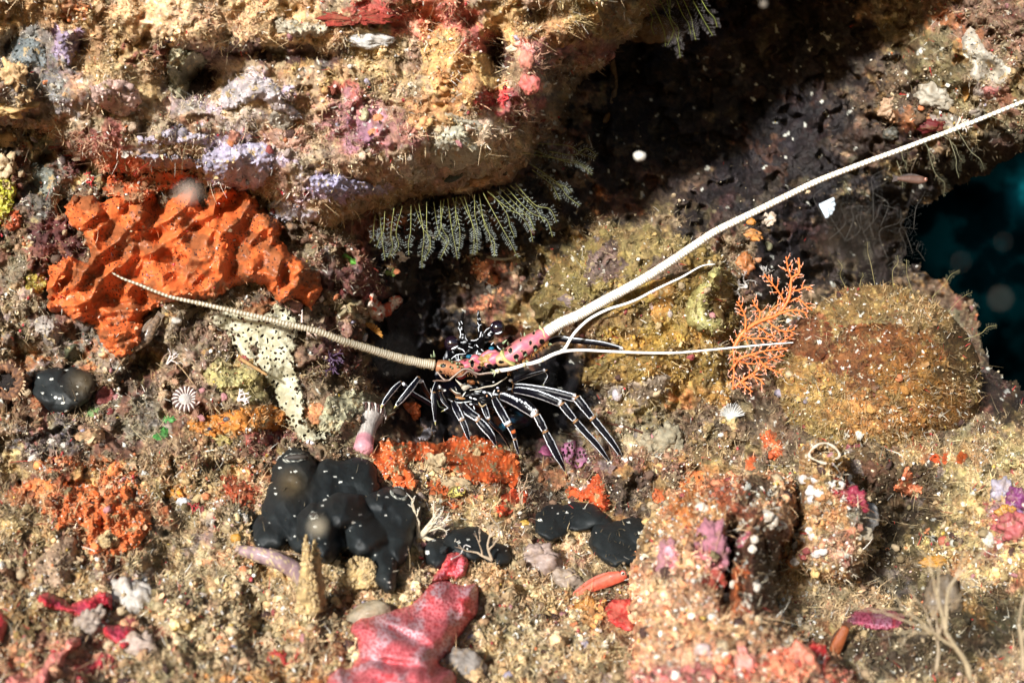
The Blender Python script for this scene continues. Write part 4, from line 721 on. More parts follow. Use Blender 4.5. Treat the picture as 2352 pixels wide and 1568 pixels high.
# purple honeycomb coral
def honey(U, V, s):
    f1, f2, h = worley(U*1.5, V, 11, 88); return (f1 < 0.3) & (s > 2)
patch('lace_coral', Z(1, 1, [(1510, 1540), (1540, 1480), (1620, 1470), (1690, 1530), (1700, 1600), (1640, 1660), (1560, 1640)]), tinted((168, 96, 140), (186, 130, 160), 20, seed=61), 'soft', 30, 10, 4, 1.0, (2, 14), holes=honey, reg=False, seed=979, label='purple honeycomb lace coral below the lobster legs', cat='coral')
patch('purple_crust', Z(1, 1, [(1350, 1530), (1420, 1490), (1500, 1510), (1490, 1570), (1400, 1580)]), tinted((140, 60, 104), (170, 90, 130), 20, seed=63), 'soft', 14, 10, 10, seed=981, label='magenta crust left of the purple lace coral', cat='coral')
# ---- blurred foreground pillar
def pillcol(U, V, s):
    L = [(1520, 1500, 160, 140, 0, (206, 160, 124)), (1500, 1350, 60, 120, 0, (216, 180, 140)), (1600, 1180, 90, 60, 0, (186, 140, 92)), (1590, 1160, 40, 40, 0, (190, 120, 50)), (1690, 1140, 60, 40, 20, (150, 80, 50)), (1640, 1110, 60, 16, -10, (204, 140, 96)), (1740, 1130, 50, 34, 0, (84, 70, 50)),
         (1740, 1250, 70, 70, 0, (84, 46, 28)), (1735, 1330, 60, 100, 0, (70, 42, 26)), (1668, 1290, 14, 110, 8, (40, 24, 16)), (1690, 1370, 20, 70, 0, (176, 92, 34)), (1635, 1270, 30, 48, 0, (206, 120, 140)), (1535, 1285, 24, 34, 0, (210, 130, 150)), (1638, 1335, 20, 16, 0, (176, 60, 40)), (1780, 1330, 22, 80, 0, (90, 76, 52)), (1640, 1450, 150, 30, 0, (190, 150, 110)),
         (1560, 1560, 110, 30, 0, (214, 130, 130)), (1700, 1540, 60, 40, 0, (206, 96, 76)), (1820, 1530, 60, 40, 0, (222, 120, 90)), (1850, 1500, 30, 30, 0, (210, 50, 46)), (1900, 1560, 60, 40, 0, (190, 110, 90)), (1480, 1230, 30, 50, 0, (196, 164, 110)), (1700, 1230, 24, 10, -40, (200, 110, 140))]
    C = splats(U, V, (198, 158, 118), L, 14, 1001); return mosaic(U, V, np.clip(C*[1.15, 1.08, 1.25], 0, .85), .5, 1003, .11, (34, 14, 9))
PI_ = [(1440, 1760), (1438, 1560), (1450, 1450), (1444, 1340), (1462, 1250), (1490, 1190), (1540, 1130), (1600, 1108), (1690, 1090), (1770, 1082), (1815, 1100), (1830, 1150), (1826, 1230), (1800, 1270), (1796, 1340), (1806, 1420), (1850, 1460), (1930, 1510), (1980, 1580), (2020, 1760)]
def pilld(U, V, s):
    return 120*np.exp(-((U-1668-0.25*np.clip(1290-V, 0, 200))/17)**2)*sstep(1150, 1230, V)*sstep(1440, 1380, V)+120*np.exp(-((U-1790)/18)**2)*sstep(1260, 1300, V)*sstep(1420, 1390, V)-40*np.exp(-(((U-1720)/60)**2+((V-1170)/60)**2))+26*np.sin(U/7.5)*sstep(1670, 1690, U)*sstep(1800, 1780, U)*sstep(1200, 1260, V)*sstep(1440, 1400, V)+0.7*bumps(U, V, 1, 1007)
patch('coral_pillar', PI_, pillcol, 'rock', 150, 90, 330, 1.5, (8, 30), base=lambda U, V: np.interp(V, [1080, 1300, 1568, 1800], [-440, -590, -850, -1050]), lump=(14, 60), shape=pilld, seed=985, turf=.5, flake=lambda U, V: np.where((U > 1655) & (U < 1815) & (V > 1160) & (V < 1430), .03, .45), label='blurred foreground coral stump with a dark fluted hollow', cat='coral')
# ---- tube sponge with white rim
TB1 = [(1834, 1040), (1850, 1016), (1890, 1010), (1936, 1024), (1950, 1060), (1960, 1120), (1995, 1150), (2005, 1210), (1990, 1290), (1960, 1340), (1900, 1350), (1840, 1320), (1800, 1330), (1795, 1290), (1822, 1240), (1830, 1160), (1836, 1090)]
e = empty('tube_sponge', P3(1890, 1330, -480), label='stout crusted tube sponge with a white rimmed mouth beside the pillar', cat='sponge')
patch('body', TB1, lambda U, V, s: mosaic(U, V, splats(U, V, (190, 156, 112), [(1960, 1090, 40, 60, 0, (90, 74, 46)), (1950, 1140, 34, 34, 0, (186, 60, 76)), (1900, 1180, 50, 40, 0, (196, 150, 110)), (1980, 1190, 26, 30, 0, (128, 124, 126)), (1930, 1060, 30, 30, 0, (150, 110, 50)), (1870, 1260, 60, 40, 0, (206, 176, 140)), (1940, 1250, 40, 40, 0, (186, 140, 130)), (1970, 1290, 30, 30, 0, (150, 120, 90))], 12, 1021), .55, 1023, .16, (30, 14, 9)),
      'rock', 130, 44, 200, 1.5, (5, 30), base=-330, lump=(12, 50), shape=lambda U, V, s: 0.5*bumps(U, V, 1, 1025)+90*np.exp(-(((U-1893)/24)**2+((V-1040)/13)**2)**2), seed=987, turf=.6, flake=.3, parent=e)
a = np.linspace(0, 2*math.pi, 41); mb = MB()
addtube(mb, P3(1893+(34+3*np.sin(3*a))*np.cos(a), 1040+(21+2*np.cos(4*a))*np.sin(a), -452-6*np.sin(a)), 2.6+1.0*np.sin(5*a), 10, lambda s01, G_, al: np.where((np.cos(G_)+.6*noise2(al/12, G_, 3) > .3)[..., None], colr((214, 196, 170)), colr((140, 100, 60))), cap=False); mb.build('rim', 'soft', e)
# ------------------------------------------------------------------ the lobster
def Q(x, y): return (832.6+0.26855*x, 689+0.26855*y)
def Hh(x, y): return (976.1+0.14648*x, 717.8+0.14648*y)
def path(pts, f, ds, n=8):
    uv = np.array([f(*p) for p in pts]); d = np.broadcast_to(np.asarray(ds, float), (len(pts),))
    return catmull(P3(uv[:, 0], uv[:, 1], d), n)
BLK = colr((6, 7, 11)); WHT = colr((232, 238, 244)); BLUEK = colr((5, 8, 22))
def legcol(lo=0.95, w=0.17, seed=1, dots=False, single=False, spot=None):
    def f(s01, g, al):
        C = np.broadcast_to(BLK, g.shape+(3,)).copy()
        gg = np.where(g > math.pi, g-2*math.pi, g)
        wob = 0.07*noise2(al/6, g*0, seed)
        k = 0.5+0.5*noise2(al/20, g, seed+7)
        C = C+(BLUEK-BLK)*np.clip(k, 0, 1)[..., None]
        m1 = np.abs(gg-lo-wob) < w; m2 = np.abs(gg+lo+wob) < w*(0.0 if single else 1)
        if dots: m2 = (np.abs(gg+lo*.6+.3*noise2(al/7, g*0, seed+3)) < w*1.3) & (noise2(al/4, g*3, seed+5) > -.15)
        band = (s01 > .965) & (np.abs(gg) < 1.3)
        m = ((m1 | m2) & (s01 > .03)) | (band & (noise2(al/3, g*2, seed) > -.2))
        C = np.where(m[..., None], WHT, C)
        e = (s01 > .985) | (s01 < .012); C = np.where((e & ~m)[..., None], colr((150, 110, 70)), C)
        if spot is not None:
            mm = (np.abs(s01-spot[0]) < .09) & (np.abs(gg-spot[1]) < .7); C = np.where(mm[..., None], colr((206, 100, 40)), C)
        return C
    return f
lob = empty('spiny_lobster', P3(*Q(1000, 1100), 120), label='black spiny lobster with white striped legs and long white feelers crouching in the reef hole', cat='lobster')
mb = MB()
c0 = P3(*Q(960, 640), 210)
ball(mb, c0, (92, 130, 80), lambda V, P: np.where((worley(P[:, 0], P[:, 2], 13, 5)[0] < .12)[:, None], WHT*.8, BLK+(BLUEK-BLK)*.6), 40, 28, .12, .5, 3)
ball(mb, P3(*Q(960, 500), 110), (60, 60, 42), lambda V, P: np.where((np.abs(noise3(P[:, 0]/12, P[:, 1]/12, P[:, 2]/12, 8)) < .014)[:, None], WHT, BLK), 60, 40, .25, .4, 4)
ball(mb, P3(*Q(1010, 830), 120), (72, 70, 40), lambda V, P: np.where((np.abs(noise3(P[:, 0]/10, P[:, 1]/10, P[:, 2]/10, 18)) < .012)[:, None], WHT*.9, BLK), 60, 40, .3, .4, 5)
mb.build('carapace', 'chitin', lob)
mb = MB(); ball(mb, P3(*Q(1290, 960), 250), (56, 130, 40), lambda V, P: np.where((noise3(P[:, 0]/22, P[:, 1]/22, P[:, 2]/22, 7) > .12)[:, None], colr((16, 60, 84)), BLK+BLUEK*.6), 40, 24, .12, .5, 9)
mb.build('tail', 'chitin', lob)
mb = MB(); ball(mb, P3(*Q(1195, 1085), 95), (9, 8, 10), colr((24, 104, 140)), 16, 10, .25, .5, 9); mb.build('tail_fan_tip', 'chitin', lob)
# eyes
for (x, y, r, st, cr) in [(765, 370, 68, [(925, 430), (850, 410), (780, 378)], [(420, 572), (470, 552), (524, 522)]), (1155, 235, 64, [(985, 400), (1060, 320), (1130, 250)], [(1105, 330), (1160, 322), (1208, 300)])]:
    e = MB(); r *= .26855; c = P3(*Q(x, y), 44)
    ball(e, c, (r, r*.95, r), colr((26, 15, 28)), 32, 20); eo = e.build('eye', 'eye', lob)
    m2 = MB(); p = path(cr, Hh, 44, 6); p[:, 1] = c[1]-np.sqrt(np.maximum((r*1.02)**2-(p[:, 0]-c[0])**2-(p[:, 2]-c[2])**2, 1.0)); addtube(m2, p, 1.9*np.sin(np.linspace(.25, math.pi-.25, len(p)))+.5, 8, WHT); m2.build('eye_ring', 'antenna', eo)
    m2 = MB(); addtube(m2, path(st, Q, [80, 64, 58]), np.linspace(11, 9, 17), 12, lambda s01, g, al: np.where((np.abs(noise2(al/5, g*2, 3)) < .07)[..., None], WHT, BLK)); m2.build('eye_stalk', 'chitin', lob)
# horns
for pts, dd in (([(880, 430), (860, 330), (845, 230), (862, 100)], [60, 40, 25, 10]), ([(990, 420), (1015, 330), (1000, 220), (990, 90)], [60, 40, 25, 10])):
    m2 = MB(); addtube(m2, path(pts, Q, dd), np.linspace(12, 2.5, 25), 16, lambda s01, g, al: np.where(((np.abs(noise2(al/6, g*1.6, 31)) < .035) & (np.sin(al/5) > -.3))[..., None], WHT, BLK)); m2.build('horn', 'chitin', lob)
# white painted strokes of the face and mouthparts: raised ridges of the shell
strokes = [([(520, 230), (555, 300), (560, 400)], 2.2), ([(540, 268), (592, 262)], 1.6), ([(570, 340), (612, 345)], 1.6), ([(530, 150), (550, 205)], 1.6), ([(562, 130), (590, 182)], 1.6), ([(828, 85), (835, 118)], 1.4), ([(858, 85), (868, 115)], 1.4),
 ([(820, 150), (848, 195), (885, 190)], 1.6), ([(832, 230), (846, 300)], 1.5), ([(880, 300), (872, 350), (858, 390)], 2.8), ([(720, 435), (790, 435), (840, 405)], 2), ([(925, 320), (960, 270), (1020, 235)], 1.6), ([(980, 342), (1040, 300)], 1.6), ([(1038, 212), (1058, 182)], 2.2),
 ([(515, 555), (590, 580), (625, 620)], 3), ([(415, 725), (470, 680), (520, 655), (640, 645)], 2.2), ([(520, 655), (526, 740)], 1.5), ([(1035, 505), (1078, 465)], 2.6), ([(1130, 520), (1155, 555), (1190, 580)], 3), ([(618, 280), (640, 400), (670, 440)], 1.1), ([(560, 465), (620, 470)], 1.8), ([(800, 660), (825, 590)], 2.4), ([(880, 575), (920, 610)], 2.2), ([(680, 530), (750, 555)], 1.8), ([(800, 500), (840, 545)], 2.4)]
m2 = MB()
for k_, (pts, w) in enumerate(strokes):
    p = path(pts, Hh, 14 if k_ < 14 else 32, 5); addtube(m2, p, w*.38*np.sin(np.linspace(.5, math.pi-.4, len(p)))+.25, 6, WHT)
m2.build('face_marking', 'antenna', lob)
strokes = [([(700, 1215), (830, 1195), (940, 1165), (1080, 1140), (1200, 1070), (1290, 1010)], 7, (190, 182, 164)), ([(400, 1185), (480, 1250), (560, 1270)], 5, (220, 214, 196)), ([(470, 1160), (500, 1225)], 4, (220, 220, 210)), ([(590, 1320), (610, 1280), (640, 1240)], 6, (220, 220, 210)),
 ([(400, 1385), (550, 1412), (730, 1388)], 6, (210, 216, 216)), ([(240, 1190), (285, 1215), (330, 1220)], 13, (224, 226, 222)), ([(697, 1318), (740, 1350)], 8, (236, 238, 240)), ([(755, 1343), (815, 1364)], 7, (236, 238, 240)), ([(905, 1243), (962, 1252)], 12, (220, 226, 240)), ([(1000, 1260), (1030, 1285), (1050, 1320)], 4.5, (236, 238, 240)),
 ([(1095, 1210), (1075, 1255), (1070, 1300)], 6, (236, 238, 240)), ([(1312, 1066), (1368, 1052)], 13, (240, 244, 248)), ([(780, 1232), (880, 1238)], 5, (206, 210, 206)), ([(90, 1190), (97, 1240), (112, 1280)], 3.5, (214, 200, 180)), ([(260, 1260), (310, 1350), (330, 1400)], 7, (200, 196, 180)), ([(480, 1320), (560, 1340), (630, 1350)], 12, (170, 120, 70)),
 ([(380, 1200), (440, 1240), (500, 1290), (600, 1300)], 6, (120, 84, 60)), ([(190, 1370), (230, 1470), (310, 1500)], 6, (60, 66, 50)), ([(310, 1500), (350, 1510), (380, 1480)], 6, (200, 214, 190)), ([(700, 1430), (745, 1440)], 8, (224, 230, 236)), ([(760, 1460), (780, 1520)], 5, (224, 230, 236)), ([(620, 1440), (680, 1530), (740, 1560)], 4, (120, 130, 130)), ([(1120, 1175), (1160, 1180)], 8, (200, 200, 220)), ([(960, 1300), (985, 1310)], 10, (206, 150, 110)), ([(1140, 1235), (1165, 1215)], 8, (200, 160, 130)),
 ([(840, 1405), (870, 1450), (900, 1470), (960, 1430)], 8, (176, 150, 110)), ([(1060, 1090), (1090, 1085)], 6, (200, 200, 200)), ([(820, 1075), (850, 1110)], 5, (170, 130, 90))]
m2 = MB()
for k_, (pts, w, c) in enumerate(strokes):
    p = path(pts, Hh, 30-6*math.sin(k_), 6); addtube(m2, p, w*.5*.3*(np.sin(np.linspace(.3, math.pi-.3, len(p)))+.15)*1.6, 8, colr(c))
m2.build('mouthpart', 'chitin', lob)
def plate(pts, f, d, col, th=3, name='plate', parent=lob, mat='chitin'):
    uv = np.array([f(*p) for p in pts]); n = len(uv); c = uv.mean(0)
    dd = np.broadcast_to(np.asarray(d, float), (n,))
    a = P3(uv[:, 0], uv[:, 1], dd); m_ = P3(*c, dd.mean()-th*1.4)[None]; b = P3(uv[:, 0], uv[:, 1], dd+th)
    F = [[i, (i+1) % n, n] for i in range(n)]; F2 = [[i, n+1+i, n+1+(i+1) % n, (i+1) % n] for i in range(n)]
    mm = MB(); mm.add(np.vstack([a, m_, b]), np.array(F), col); mm.F4.append(np.array(F2)); return mm.build(name, mat, parent)
plate([(470, 1035), (500, 1060), (560, 1105), (640, 1135), (720, 1145), (700, 1175), (650, 1210), (608, 1228), (575, 1190), (545, 1140), (500, 1085)], Hh, 22, colr((206, 196, 176)), name='mandible')
plate([(660, 1060), (740, 1050), (790, 1080), (780, 1120), (720, 1130), (660, 1100)], Hh, 26, colr((170, 110, 64)), name='mandible')
plate([(500, 1010), (560, 1005), (640, 980), (650, 1000), (590, 1040), (520, 1040)], Hh, 18, colr((190, 60, 70)), name='mandible')
for x, y, r_ in ((690, 690, 50), (1045, 565, 48)):
    m2 = MB(); ball(m2, P3(*Hh(x, y), 4), (r_*.14, 6, r_*.10), colr((14, 100, 128)), 16, 10); m2.build('blue_knob', 'chitin', lob)
# antenna bases (peduncles)
def cone(mb, b, tip, r, c, c2=None):
    p = np.linspace(b, tip, 4); addtube(mb, p, np.array([r, r*.75, r*.42, .25]), 7, c if c2 is None else (lambda s01, g, al: c+(c2-c)*s01[..., None]))
PINK = colr((214, 106, 120)); GRN = colr((120, 146, 110)); YEL = colr((180, 170, 90))
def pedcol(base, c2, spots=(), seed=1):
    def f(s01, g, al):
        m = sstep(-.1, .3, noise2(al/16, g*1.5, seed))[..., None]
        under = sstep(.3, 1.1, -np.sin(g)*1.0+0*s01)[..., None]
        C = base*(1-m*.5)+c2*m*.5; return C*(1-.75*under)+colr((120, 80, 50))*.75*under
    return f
ant = MB()
seg = [([(1015, 500), (1050, 470), (1110, 440), (1160, 460)], [22, 26, 22, 14], 8, (214, 108, 128)), ([(1060, 560), (1130, 500), (1200, 500), (1260, 520)], [34, 46, 50, 44], 6, (214, 100, 130)), ([(1150, 520), (1235, 490), (1330, 430)], [46, 66, 74], 2, (200, 160, 110)),
       ([(1225, 500), (1300, 455), (1380, 400), (1460, 350), (1540, 300), (1580, 276)], [56, 74, 76, 68, 56, 46], -6, (210, 106, 128))]
SPOTS = [(1430, 690, 42, 42), (1340, 595, 34, 44), (1565, 640, 34, 38), (1730, 550, 36, 44), (1655, 475, 24, 38), (1835, 455, 42, 42), (1195, 775, 46, 26), (1355, 830, 26, 16), (1705, 322, 20, 26), (1305, 845, 20, 12), (1580, 745, 40, 24), (1740, 660, 20, 16), (1500, 430, 16, 20), (285, 830, 48, 32), (705, 880, 30, 24), (855, 860, 34, 30), (400, 850, 20, 14), (250, 925, 26, 18), (580, 870, 24, 14), (430, 790, 20, 14), (1010, 860, 60, 60), (740, 800, 30, 60)]
def spotted(mb):
    P = mb.P[-1]; C = np.array(mb.C[-1]); k = 1+P[:, 1]/D; u = 1176+P[:, 0]/k; v = 784-P[:, 2]/k
    for x, y, rx, ry in SPOTS:
        a, b = Hh(x, y); m = np.hypot((u-a)/(rx*.1465), (v-b)/(ry*.1465)) < 1; C[m] = colr((14, 11, 14))
        m = (np.hypot((u-a)/(rx*.17), (v-b)/(ry*.17)) < 1.15) & ~m; C[m] = C[m]*.6+colr((200, 170, 120))*.4
    mb.C[-1] = C
for pts, rr, dd, c in seg:
    p = path(pts, Q, dd, 26); r = np.interp(np.linspace(0, 1, len(p)), np.linspace(0, 1, len(rr)), rr)*.26855*1.12
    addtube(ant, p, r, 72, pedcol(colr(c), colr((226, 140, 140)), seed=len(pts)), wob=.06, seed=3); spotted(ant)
ra = ant.build('antenna_base', 'chitin', lob)
m2 = MB()
for x, y, dx, dy in [(1435, 735, 10, 30), (1330, 600, -30, -10), (1590, 660, -40, 30), (1740, 580, -20, 30), (1650, 480, 6, 24), (1840, 470, 10, 10), (1310, 500, -10, -44), (1570, 380, -14, -70), (1810, 240, -20, -44), (1870, 240, 60, -60), (1240, 570, -10, -20), (1500, 610, 16, -24), (1400, 800, 10, 34), (1960, 495, 30, 4), (1225, 480, 60, -56), (1730, 300, -10, -30), (1600, 760, 20, 14), (1480, 430, -10, -20)]:
    u, v = Hh(x, y); u2, v2 = Hh(x+dx, y+dy); cone(m2, P3(u, v, -22 if 480 < y < 760 else -8), P3(u2, v2, -38 if 480 < y < 760 else -14), 3.6, GRN, colr((170, 186, 140)))
for k_ in range(170):
    t = R.random(); x = 1230+t*360; y = 575-t*262+R.uniform(10, 52); u, v = Q(x, y); cone(m2, P3(u, v, -6), P3(u+R.uniform(0, 6), v+R.uniform(4, 10), -6+R.uniform(-8, 3)), .9, colr((170, 116, 60)))
m2.build('spine', 'chitin', ra)
m2 = MB(); addtube(m2, path([(1205, 600), (1225, 660), (1270, 730), (1370, 800), (1420, 815)], Hh, [-8, -15, -18, -15, -6]), [3]*4+[6]*24+[3]*5, 10, lambda s01, g, al: np.where((np.abs(g-1) < .5)[..., None], colr((210, 190, 120)), colr((140, 144, 80))))
addtube(m2, path([(1520, 440), (1500, 500), (1480, 580), (1520, 670)], Hh, [-14, -21, -24, -20]), 1.8, 8, colr((200, 176, 100)))
addtube(m2, path([(1800, 240), (1850, 290), (1870, 370), (1910, 400)], Hh, [-10, -18, -20, -14]), 2.6, 8, colr((200, 190, 130))); m2.build('joint_ring', 'chitin', ra)
def flag(pts, rad, c1, c2, period, spin, side, name, parent, seed, spc):
    p = catmull(np.array([P3(u, v, d) for u, v, d in pts]), 1); L = np.linalg.norm(np.diff(p, axis=0), axis=1).sum()
    q = catmull(np.array([P3(u, v, d) for u, v, d in pts]), 40); al = np.concatenate([[0], np.cumsum(np.linalg.norm(np.diff(q, axis=0), axis=1))]); n = int(al[-1]/1.3)
    a2 = np.linspace(0, al[-1], n); p = np.stack([np.interp(a2, al, q[:, k]) for k in range(3)], -1); s = a2/al[-1]
    p[:, 2] += 0.8*noise2(a2/90, a2*0, seed)
    r = np.interp(s, np.linspace(0, 1, len(rad)), rad)
    per = np.interp(s, [0, 1], period); ph = np.cumsum(1.3/per); tri = np.abs((ph % 1)-.5)*2
    big = (noise2(np.floor(ph), ph*0, seed+3) > .12)
    r2 = r*(1+.10*tri*(s < .97)+.05*big)
    def col(s01, g, al_):
        k = (tri[:, None] > .55)*np.ones_like(g); kb = (big & (tri > .45))[:, None]*np.ones_like(g)
        C = c1+(c2-c1)*(np.maximum(k*.75, kb))[..., None]; sp_ = (noise2(al_/5, g*2, seed+8) > .42)*.6*sstep(1, .3, s01); C = C*(1-sp_[..., None])+colr((150, 116, 66))*sp_[..., None]
        return C*(1+.1*noise2(al_/30, g, seed))[..., None]
    mb = MB(); addtube(mb, p, r2, 14, col); o = mb.build(name, 'antenna', parent)
    t, nn, b = frames(p); mb = MB()
    for k in range(spin):
        i = int(n*R.random()**1.6*.75); 
        if i > n-3: continue
        sg = R.choice(side); an = R.uniform(-.6, .6); dirv = b[i]*sg*math.cos(an)+nn[i]*math.sin(an)*.8
        cone(mb, p[i]+dirv*r[i]*.8, p[i]+dirv*(r[i]+R.uniform(1.4, 3.6))+t[i]*1.4, .7, spc)
    if spin: mb.build('spine', 'antenna', o)
    return o
flag([(1256, 762, -10), (1290, 740, -14), (1330, 723, -18), (1391, 689, -30), (1500, 627, -50), (1600, 560, -66), (1655, 525, -75), (1760, 474, -88), (1869, 420, -100), (1970, 380, -112), (2069, 343.5, -122), (2202, 293.5, -140), (2352, 233, -160), (2470, 186, -175)],
     [12.5, 11.6, 10.5, 9.6, 8.6, 7.8, 7.2, 6.6, 6, 5.4, 5, 4.6, 4.2, 3.8], colr((254, 252, 244))*1.12, colr((160, 138, 96)), (4.6, 11), 330, [1, -1], 'antenna', ra, 3, colr((150, 112, 60)))
# left antenna
la = MB()
for pts, rr, dd, c in [([(640, 565), (700, 575), (780, 585), (860, 600)], [50, 62, 66, 58], 10, (176, 116, 80)), ([(830, 560), (900, 560), (960, 560), (1010, 560)], [46, 56, 54, 40], 16, (196, 84, 110)), ([(930, 510), (970, 500), (1010, 530)], [28, 34, 28], 6, (214, 96, 126))]:
    p = path(pts, Q, dd, 26); r = np.interp(np.linspace(0, 1, len(p)), np.linspace(0, 1, len(rr)), rr)*.26855*1.05
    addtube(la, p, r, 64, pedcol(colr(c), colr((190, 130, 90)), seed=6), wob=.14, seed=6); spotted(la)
lb = la.build('antenna_base', 'chitin', lob)
m2 = MB()
for x, y, dx, dy in [(150, 690, -16, -100), (110, 690, -20, -36), (250, 830, -16, 6), (430, 780, -10, -20), (430, 870, -20, 6), (700, 770, 20, -40), (760, 900, -20, 4), (580, 720, -20, -40), (500, 800, 6, -12), (545, 805, 6, -12), (515, 850, 6, -12), (390, 750, -8, -16)]:
    u, v = Hh(x, y); u2, v2 = Hh(x+dx, y+dy); cone(m2, P3(u, v, -6), P3(u2, v2, -16), 3.4, GRN, colr((176, 190, 150)))
for k_ in range(50):
    t = R.random(); x = 640+t*330; u, v = Q(x, 600+R.uniform(-20, 45)); cone(m2, P3(u, v, -5), P3(u+R.uniform(-3, 3), v+R.uniform(2, 6), -9), .9, colr((170, 120, 70)))
m2.build('spine', 'chitin', lb)
m2 = MB(); ball(m2, P3(*Hh(960, 740), 6), (22, 12, 12), lambda V, P: colr((176, 140, 76))*(.6+.6*np.clip(noise3(P[:, 0]/4, P[:, 1]/4, P[:, 2]/4, 3)+.5, 0, 1))[:, None], 40, 24, .5, .35, 12)
ball(m2, P3(*Hh(1040, 690), 6), (14, 9, 9), colr((176, 144, 90)), 24, 16, .5, .35, 13); m2.build('antenna_plate', 'chitin', lob)
flag([(998, 838, 2), (960, 832, -4), (900, 817, -24), (832, 796, -60), (784, 781, -90), (733, 762, -110), (667, 746, -124), (600, 729, -130), (533, 714, -134), (470, 699, -138), (400, 684, -142), (355, 668, -146), (317, 652, -148), (285, 641, -148), (258, 627, -150)],
     [9.5, 9.2, 8.6, 7.8, 7.4, 6.8, 6.2, 5.6, 5.2, 4.8, 4.4, 4.0, 3.4, 3.0, 1.8], colr((146, 132, 104)), colr((226, 218, 196)), (5, 9), 420, [1, -1], 'antenna', lb, 13, colr((190, 164, 116)))
# antennules
WH2 = colr((254, 252, 246))*1.1
def antn(pts, rad, name, parent, col=WH2, n=12):
    p = catmull(np.array([P3(u, v, d) for u, v, d in pts]), n); r = np.interp(np.linspace(0, 1, len(p)), np.linspace(0, 1, len(rad)), rad); m_ = MB(); addtube(m_, p, r, 12, col); return m_.build(name, 'antenna', parent)
q = lambda x, y, d: (*Q(x, y), d)
a1 = antn([q(1110, 622, -20), q(1160, 605, -24), q(1270, 588, -26), q(1385, 552, -28), q(1450, 540, -28), q(1535, 512, -30), q(1620, 470, -32), q(1705, 440, -34)], [3, 4.6, 4.3, 4.1, 4.3, 4.9, 4.4, 4.2], 'antennule', lob)
m2 = MB()
for x, y in ((1385, 552), (1540, 510), (1705, 438), (1160, 606)): ball(m2, P3(*Q(x, y), -31), (4.5, 5.2, 5.6), colr((216, 206, 170)), 12, 8, .2, .5, 3)
for dx, dy in ((-20, 10), (-30, -20), (-6, 40), (-44, 4)): cone(m2, P3(*Q(1140, 612), -24), P3(*Q(1130+dx, 612+dy), -30), 3, colr((200, 190, 150)), colr((150, 170, 130)))
m2.build('antennule_joint', 'antenna', a1)
antn([q(1705, 440, -34), q(1740, 400, -35), q(1800, 300, -36), q(1870, 222, -37), q(1960, 150, -38), q(2100, 80, -40), q(2240, 36, -42), (1464, 687, -44), (1500, 668, -46), (1535, 651, -48), (1568.7, 635, -50), (1605, 614, -50), (1624, 608, -50), (1642, 607, -50)], [4, 3.4, 3.4, 3.2, 3.0, 2.8, 2.6, 2.3, 1.5, .8], 'antennule_branch', a1)
antn([q(1705, 440, -34), q(1780, 432, -36), q(1900, 428, -38), q(2100, 438, -44), q(2352, 449, -50), (1520, 810.5, -56), (1568.7, 809, -62), (1685, 798, -76), (1760, 791, -86), (1822, 786.5, -94)], [4, 3.3, 3.1, 3, 2.8, 2.6, 2.2, 1.7, 1.1], 'antennule_branch', a1)
BR = colr((120, 96, 82))
a2 = antn([q(1110, 622, -14), q(1060, 626, -16), q(1000, 634, -14), q(950, 620, -16), q(915, 596, -22), q(870, 590, -28), q(830, 612, -30), q(780, 652, -30), q(735, 686, -28), q(690, 672, -24), q(640, 612, -18)], [3.2, 2.6, 2.4, 3.4, 3.8, 3.0, 2.6, 2.4, 2.2, 2, 2.2], 'antennule', lob, lambda s01, g, al: np.where((np.abs(np.where(g > math.pi, g-2*math.pi, g)-.5) < .4)[..., None], colr((190, 176, 160)), BR))
antn([q(735, 684, -28), q(700, 690, -30), q(650, 688, -32), q(604, 692, -34)], [2.4, 2, 1.6], 'antennule_branch', a2, BR)
antn([q(800, 655, -24), q(850, 650, -26), q(905, 610, -26), q(960, 636, -20), q(975, 660, -16)], [1.8, 2, 2.4, 2], 'antennule_branch', a2, BR)
# legs : (points, depths, radii (lobster zoom px), style)
def leg(segs, **kw):
    par = lob
    for k_, (pts, ds, rr, st) in enumerate(segs):
        p = path(pts, Q, ds, 10); r = np.interp(np.linspace(0, 1, len(p)), np.linspace(0, 1, len(rr)), rr)*.26855*1.14
        m_ = MB(); addtube(m_, p, r, 56, legcol(seed=k_+len(pts)*3+int(pts[0][0]) % 17, **st)); o = m_.build('leg' if k_ == 0 else 'leg_segment', 'chitin', par)
        if k_ == 0: par = o
    tip = np.asarray(pts[-1], float); pr = np.asarray(pts[-2], float); dv = (tip-pr)/np.linalg.norm(tip-pr)*34
    m_ = MB(); p = path([tuple(tip-dv*.2), tuple(tip+dv*.5), tuple(tip+dv)], Q, ds[-1]); addtube(m_, p, np.linspace(rr[-1]*.26, .5, len(p)), 8, colr((176, 170, 110))); m_.build('claw_tip', 'chitin', par)
s0 = {}; dt = dict(dots=True); sg = dict(single=True)
leg([([(1300, 740), (1400, 748), (1600, 780), (1818, 836)], [60, 40, 20, 5], [26, 32, 34, 34], s0), ([(1832, 838), (1890, 910), (1960, 1000)], [5, 0, 0], [36, 34, 26], s0), ([(1968, 1008), (2050, 1110), (2130, 1210), (2190, 1300), (2236, 1392)], [0, 0, 0, 5, 20], [30, 28, 25, 18, 7], s0)])
leg([([(1300, 768), (1380, 776), (1520, 808), (1695, 880)], [60, 30, 0, -12], [26, 32, 36, 30], s0), ([(1706, 890), (1760, 960), (1812, 1020)], [-12, -14, -14], [32, 30, 24], s0), ([(1820, 1032), (1900, 1125), (1990, 1220), (2060, 1310), (2122, 1395)], [-14, -12, -10, -5, 10], [26, 27, 25, 18, 6], s0)])
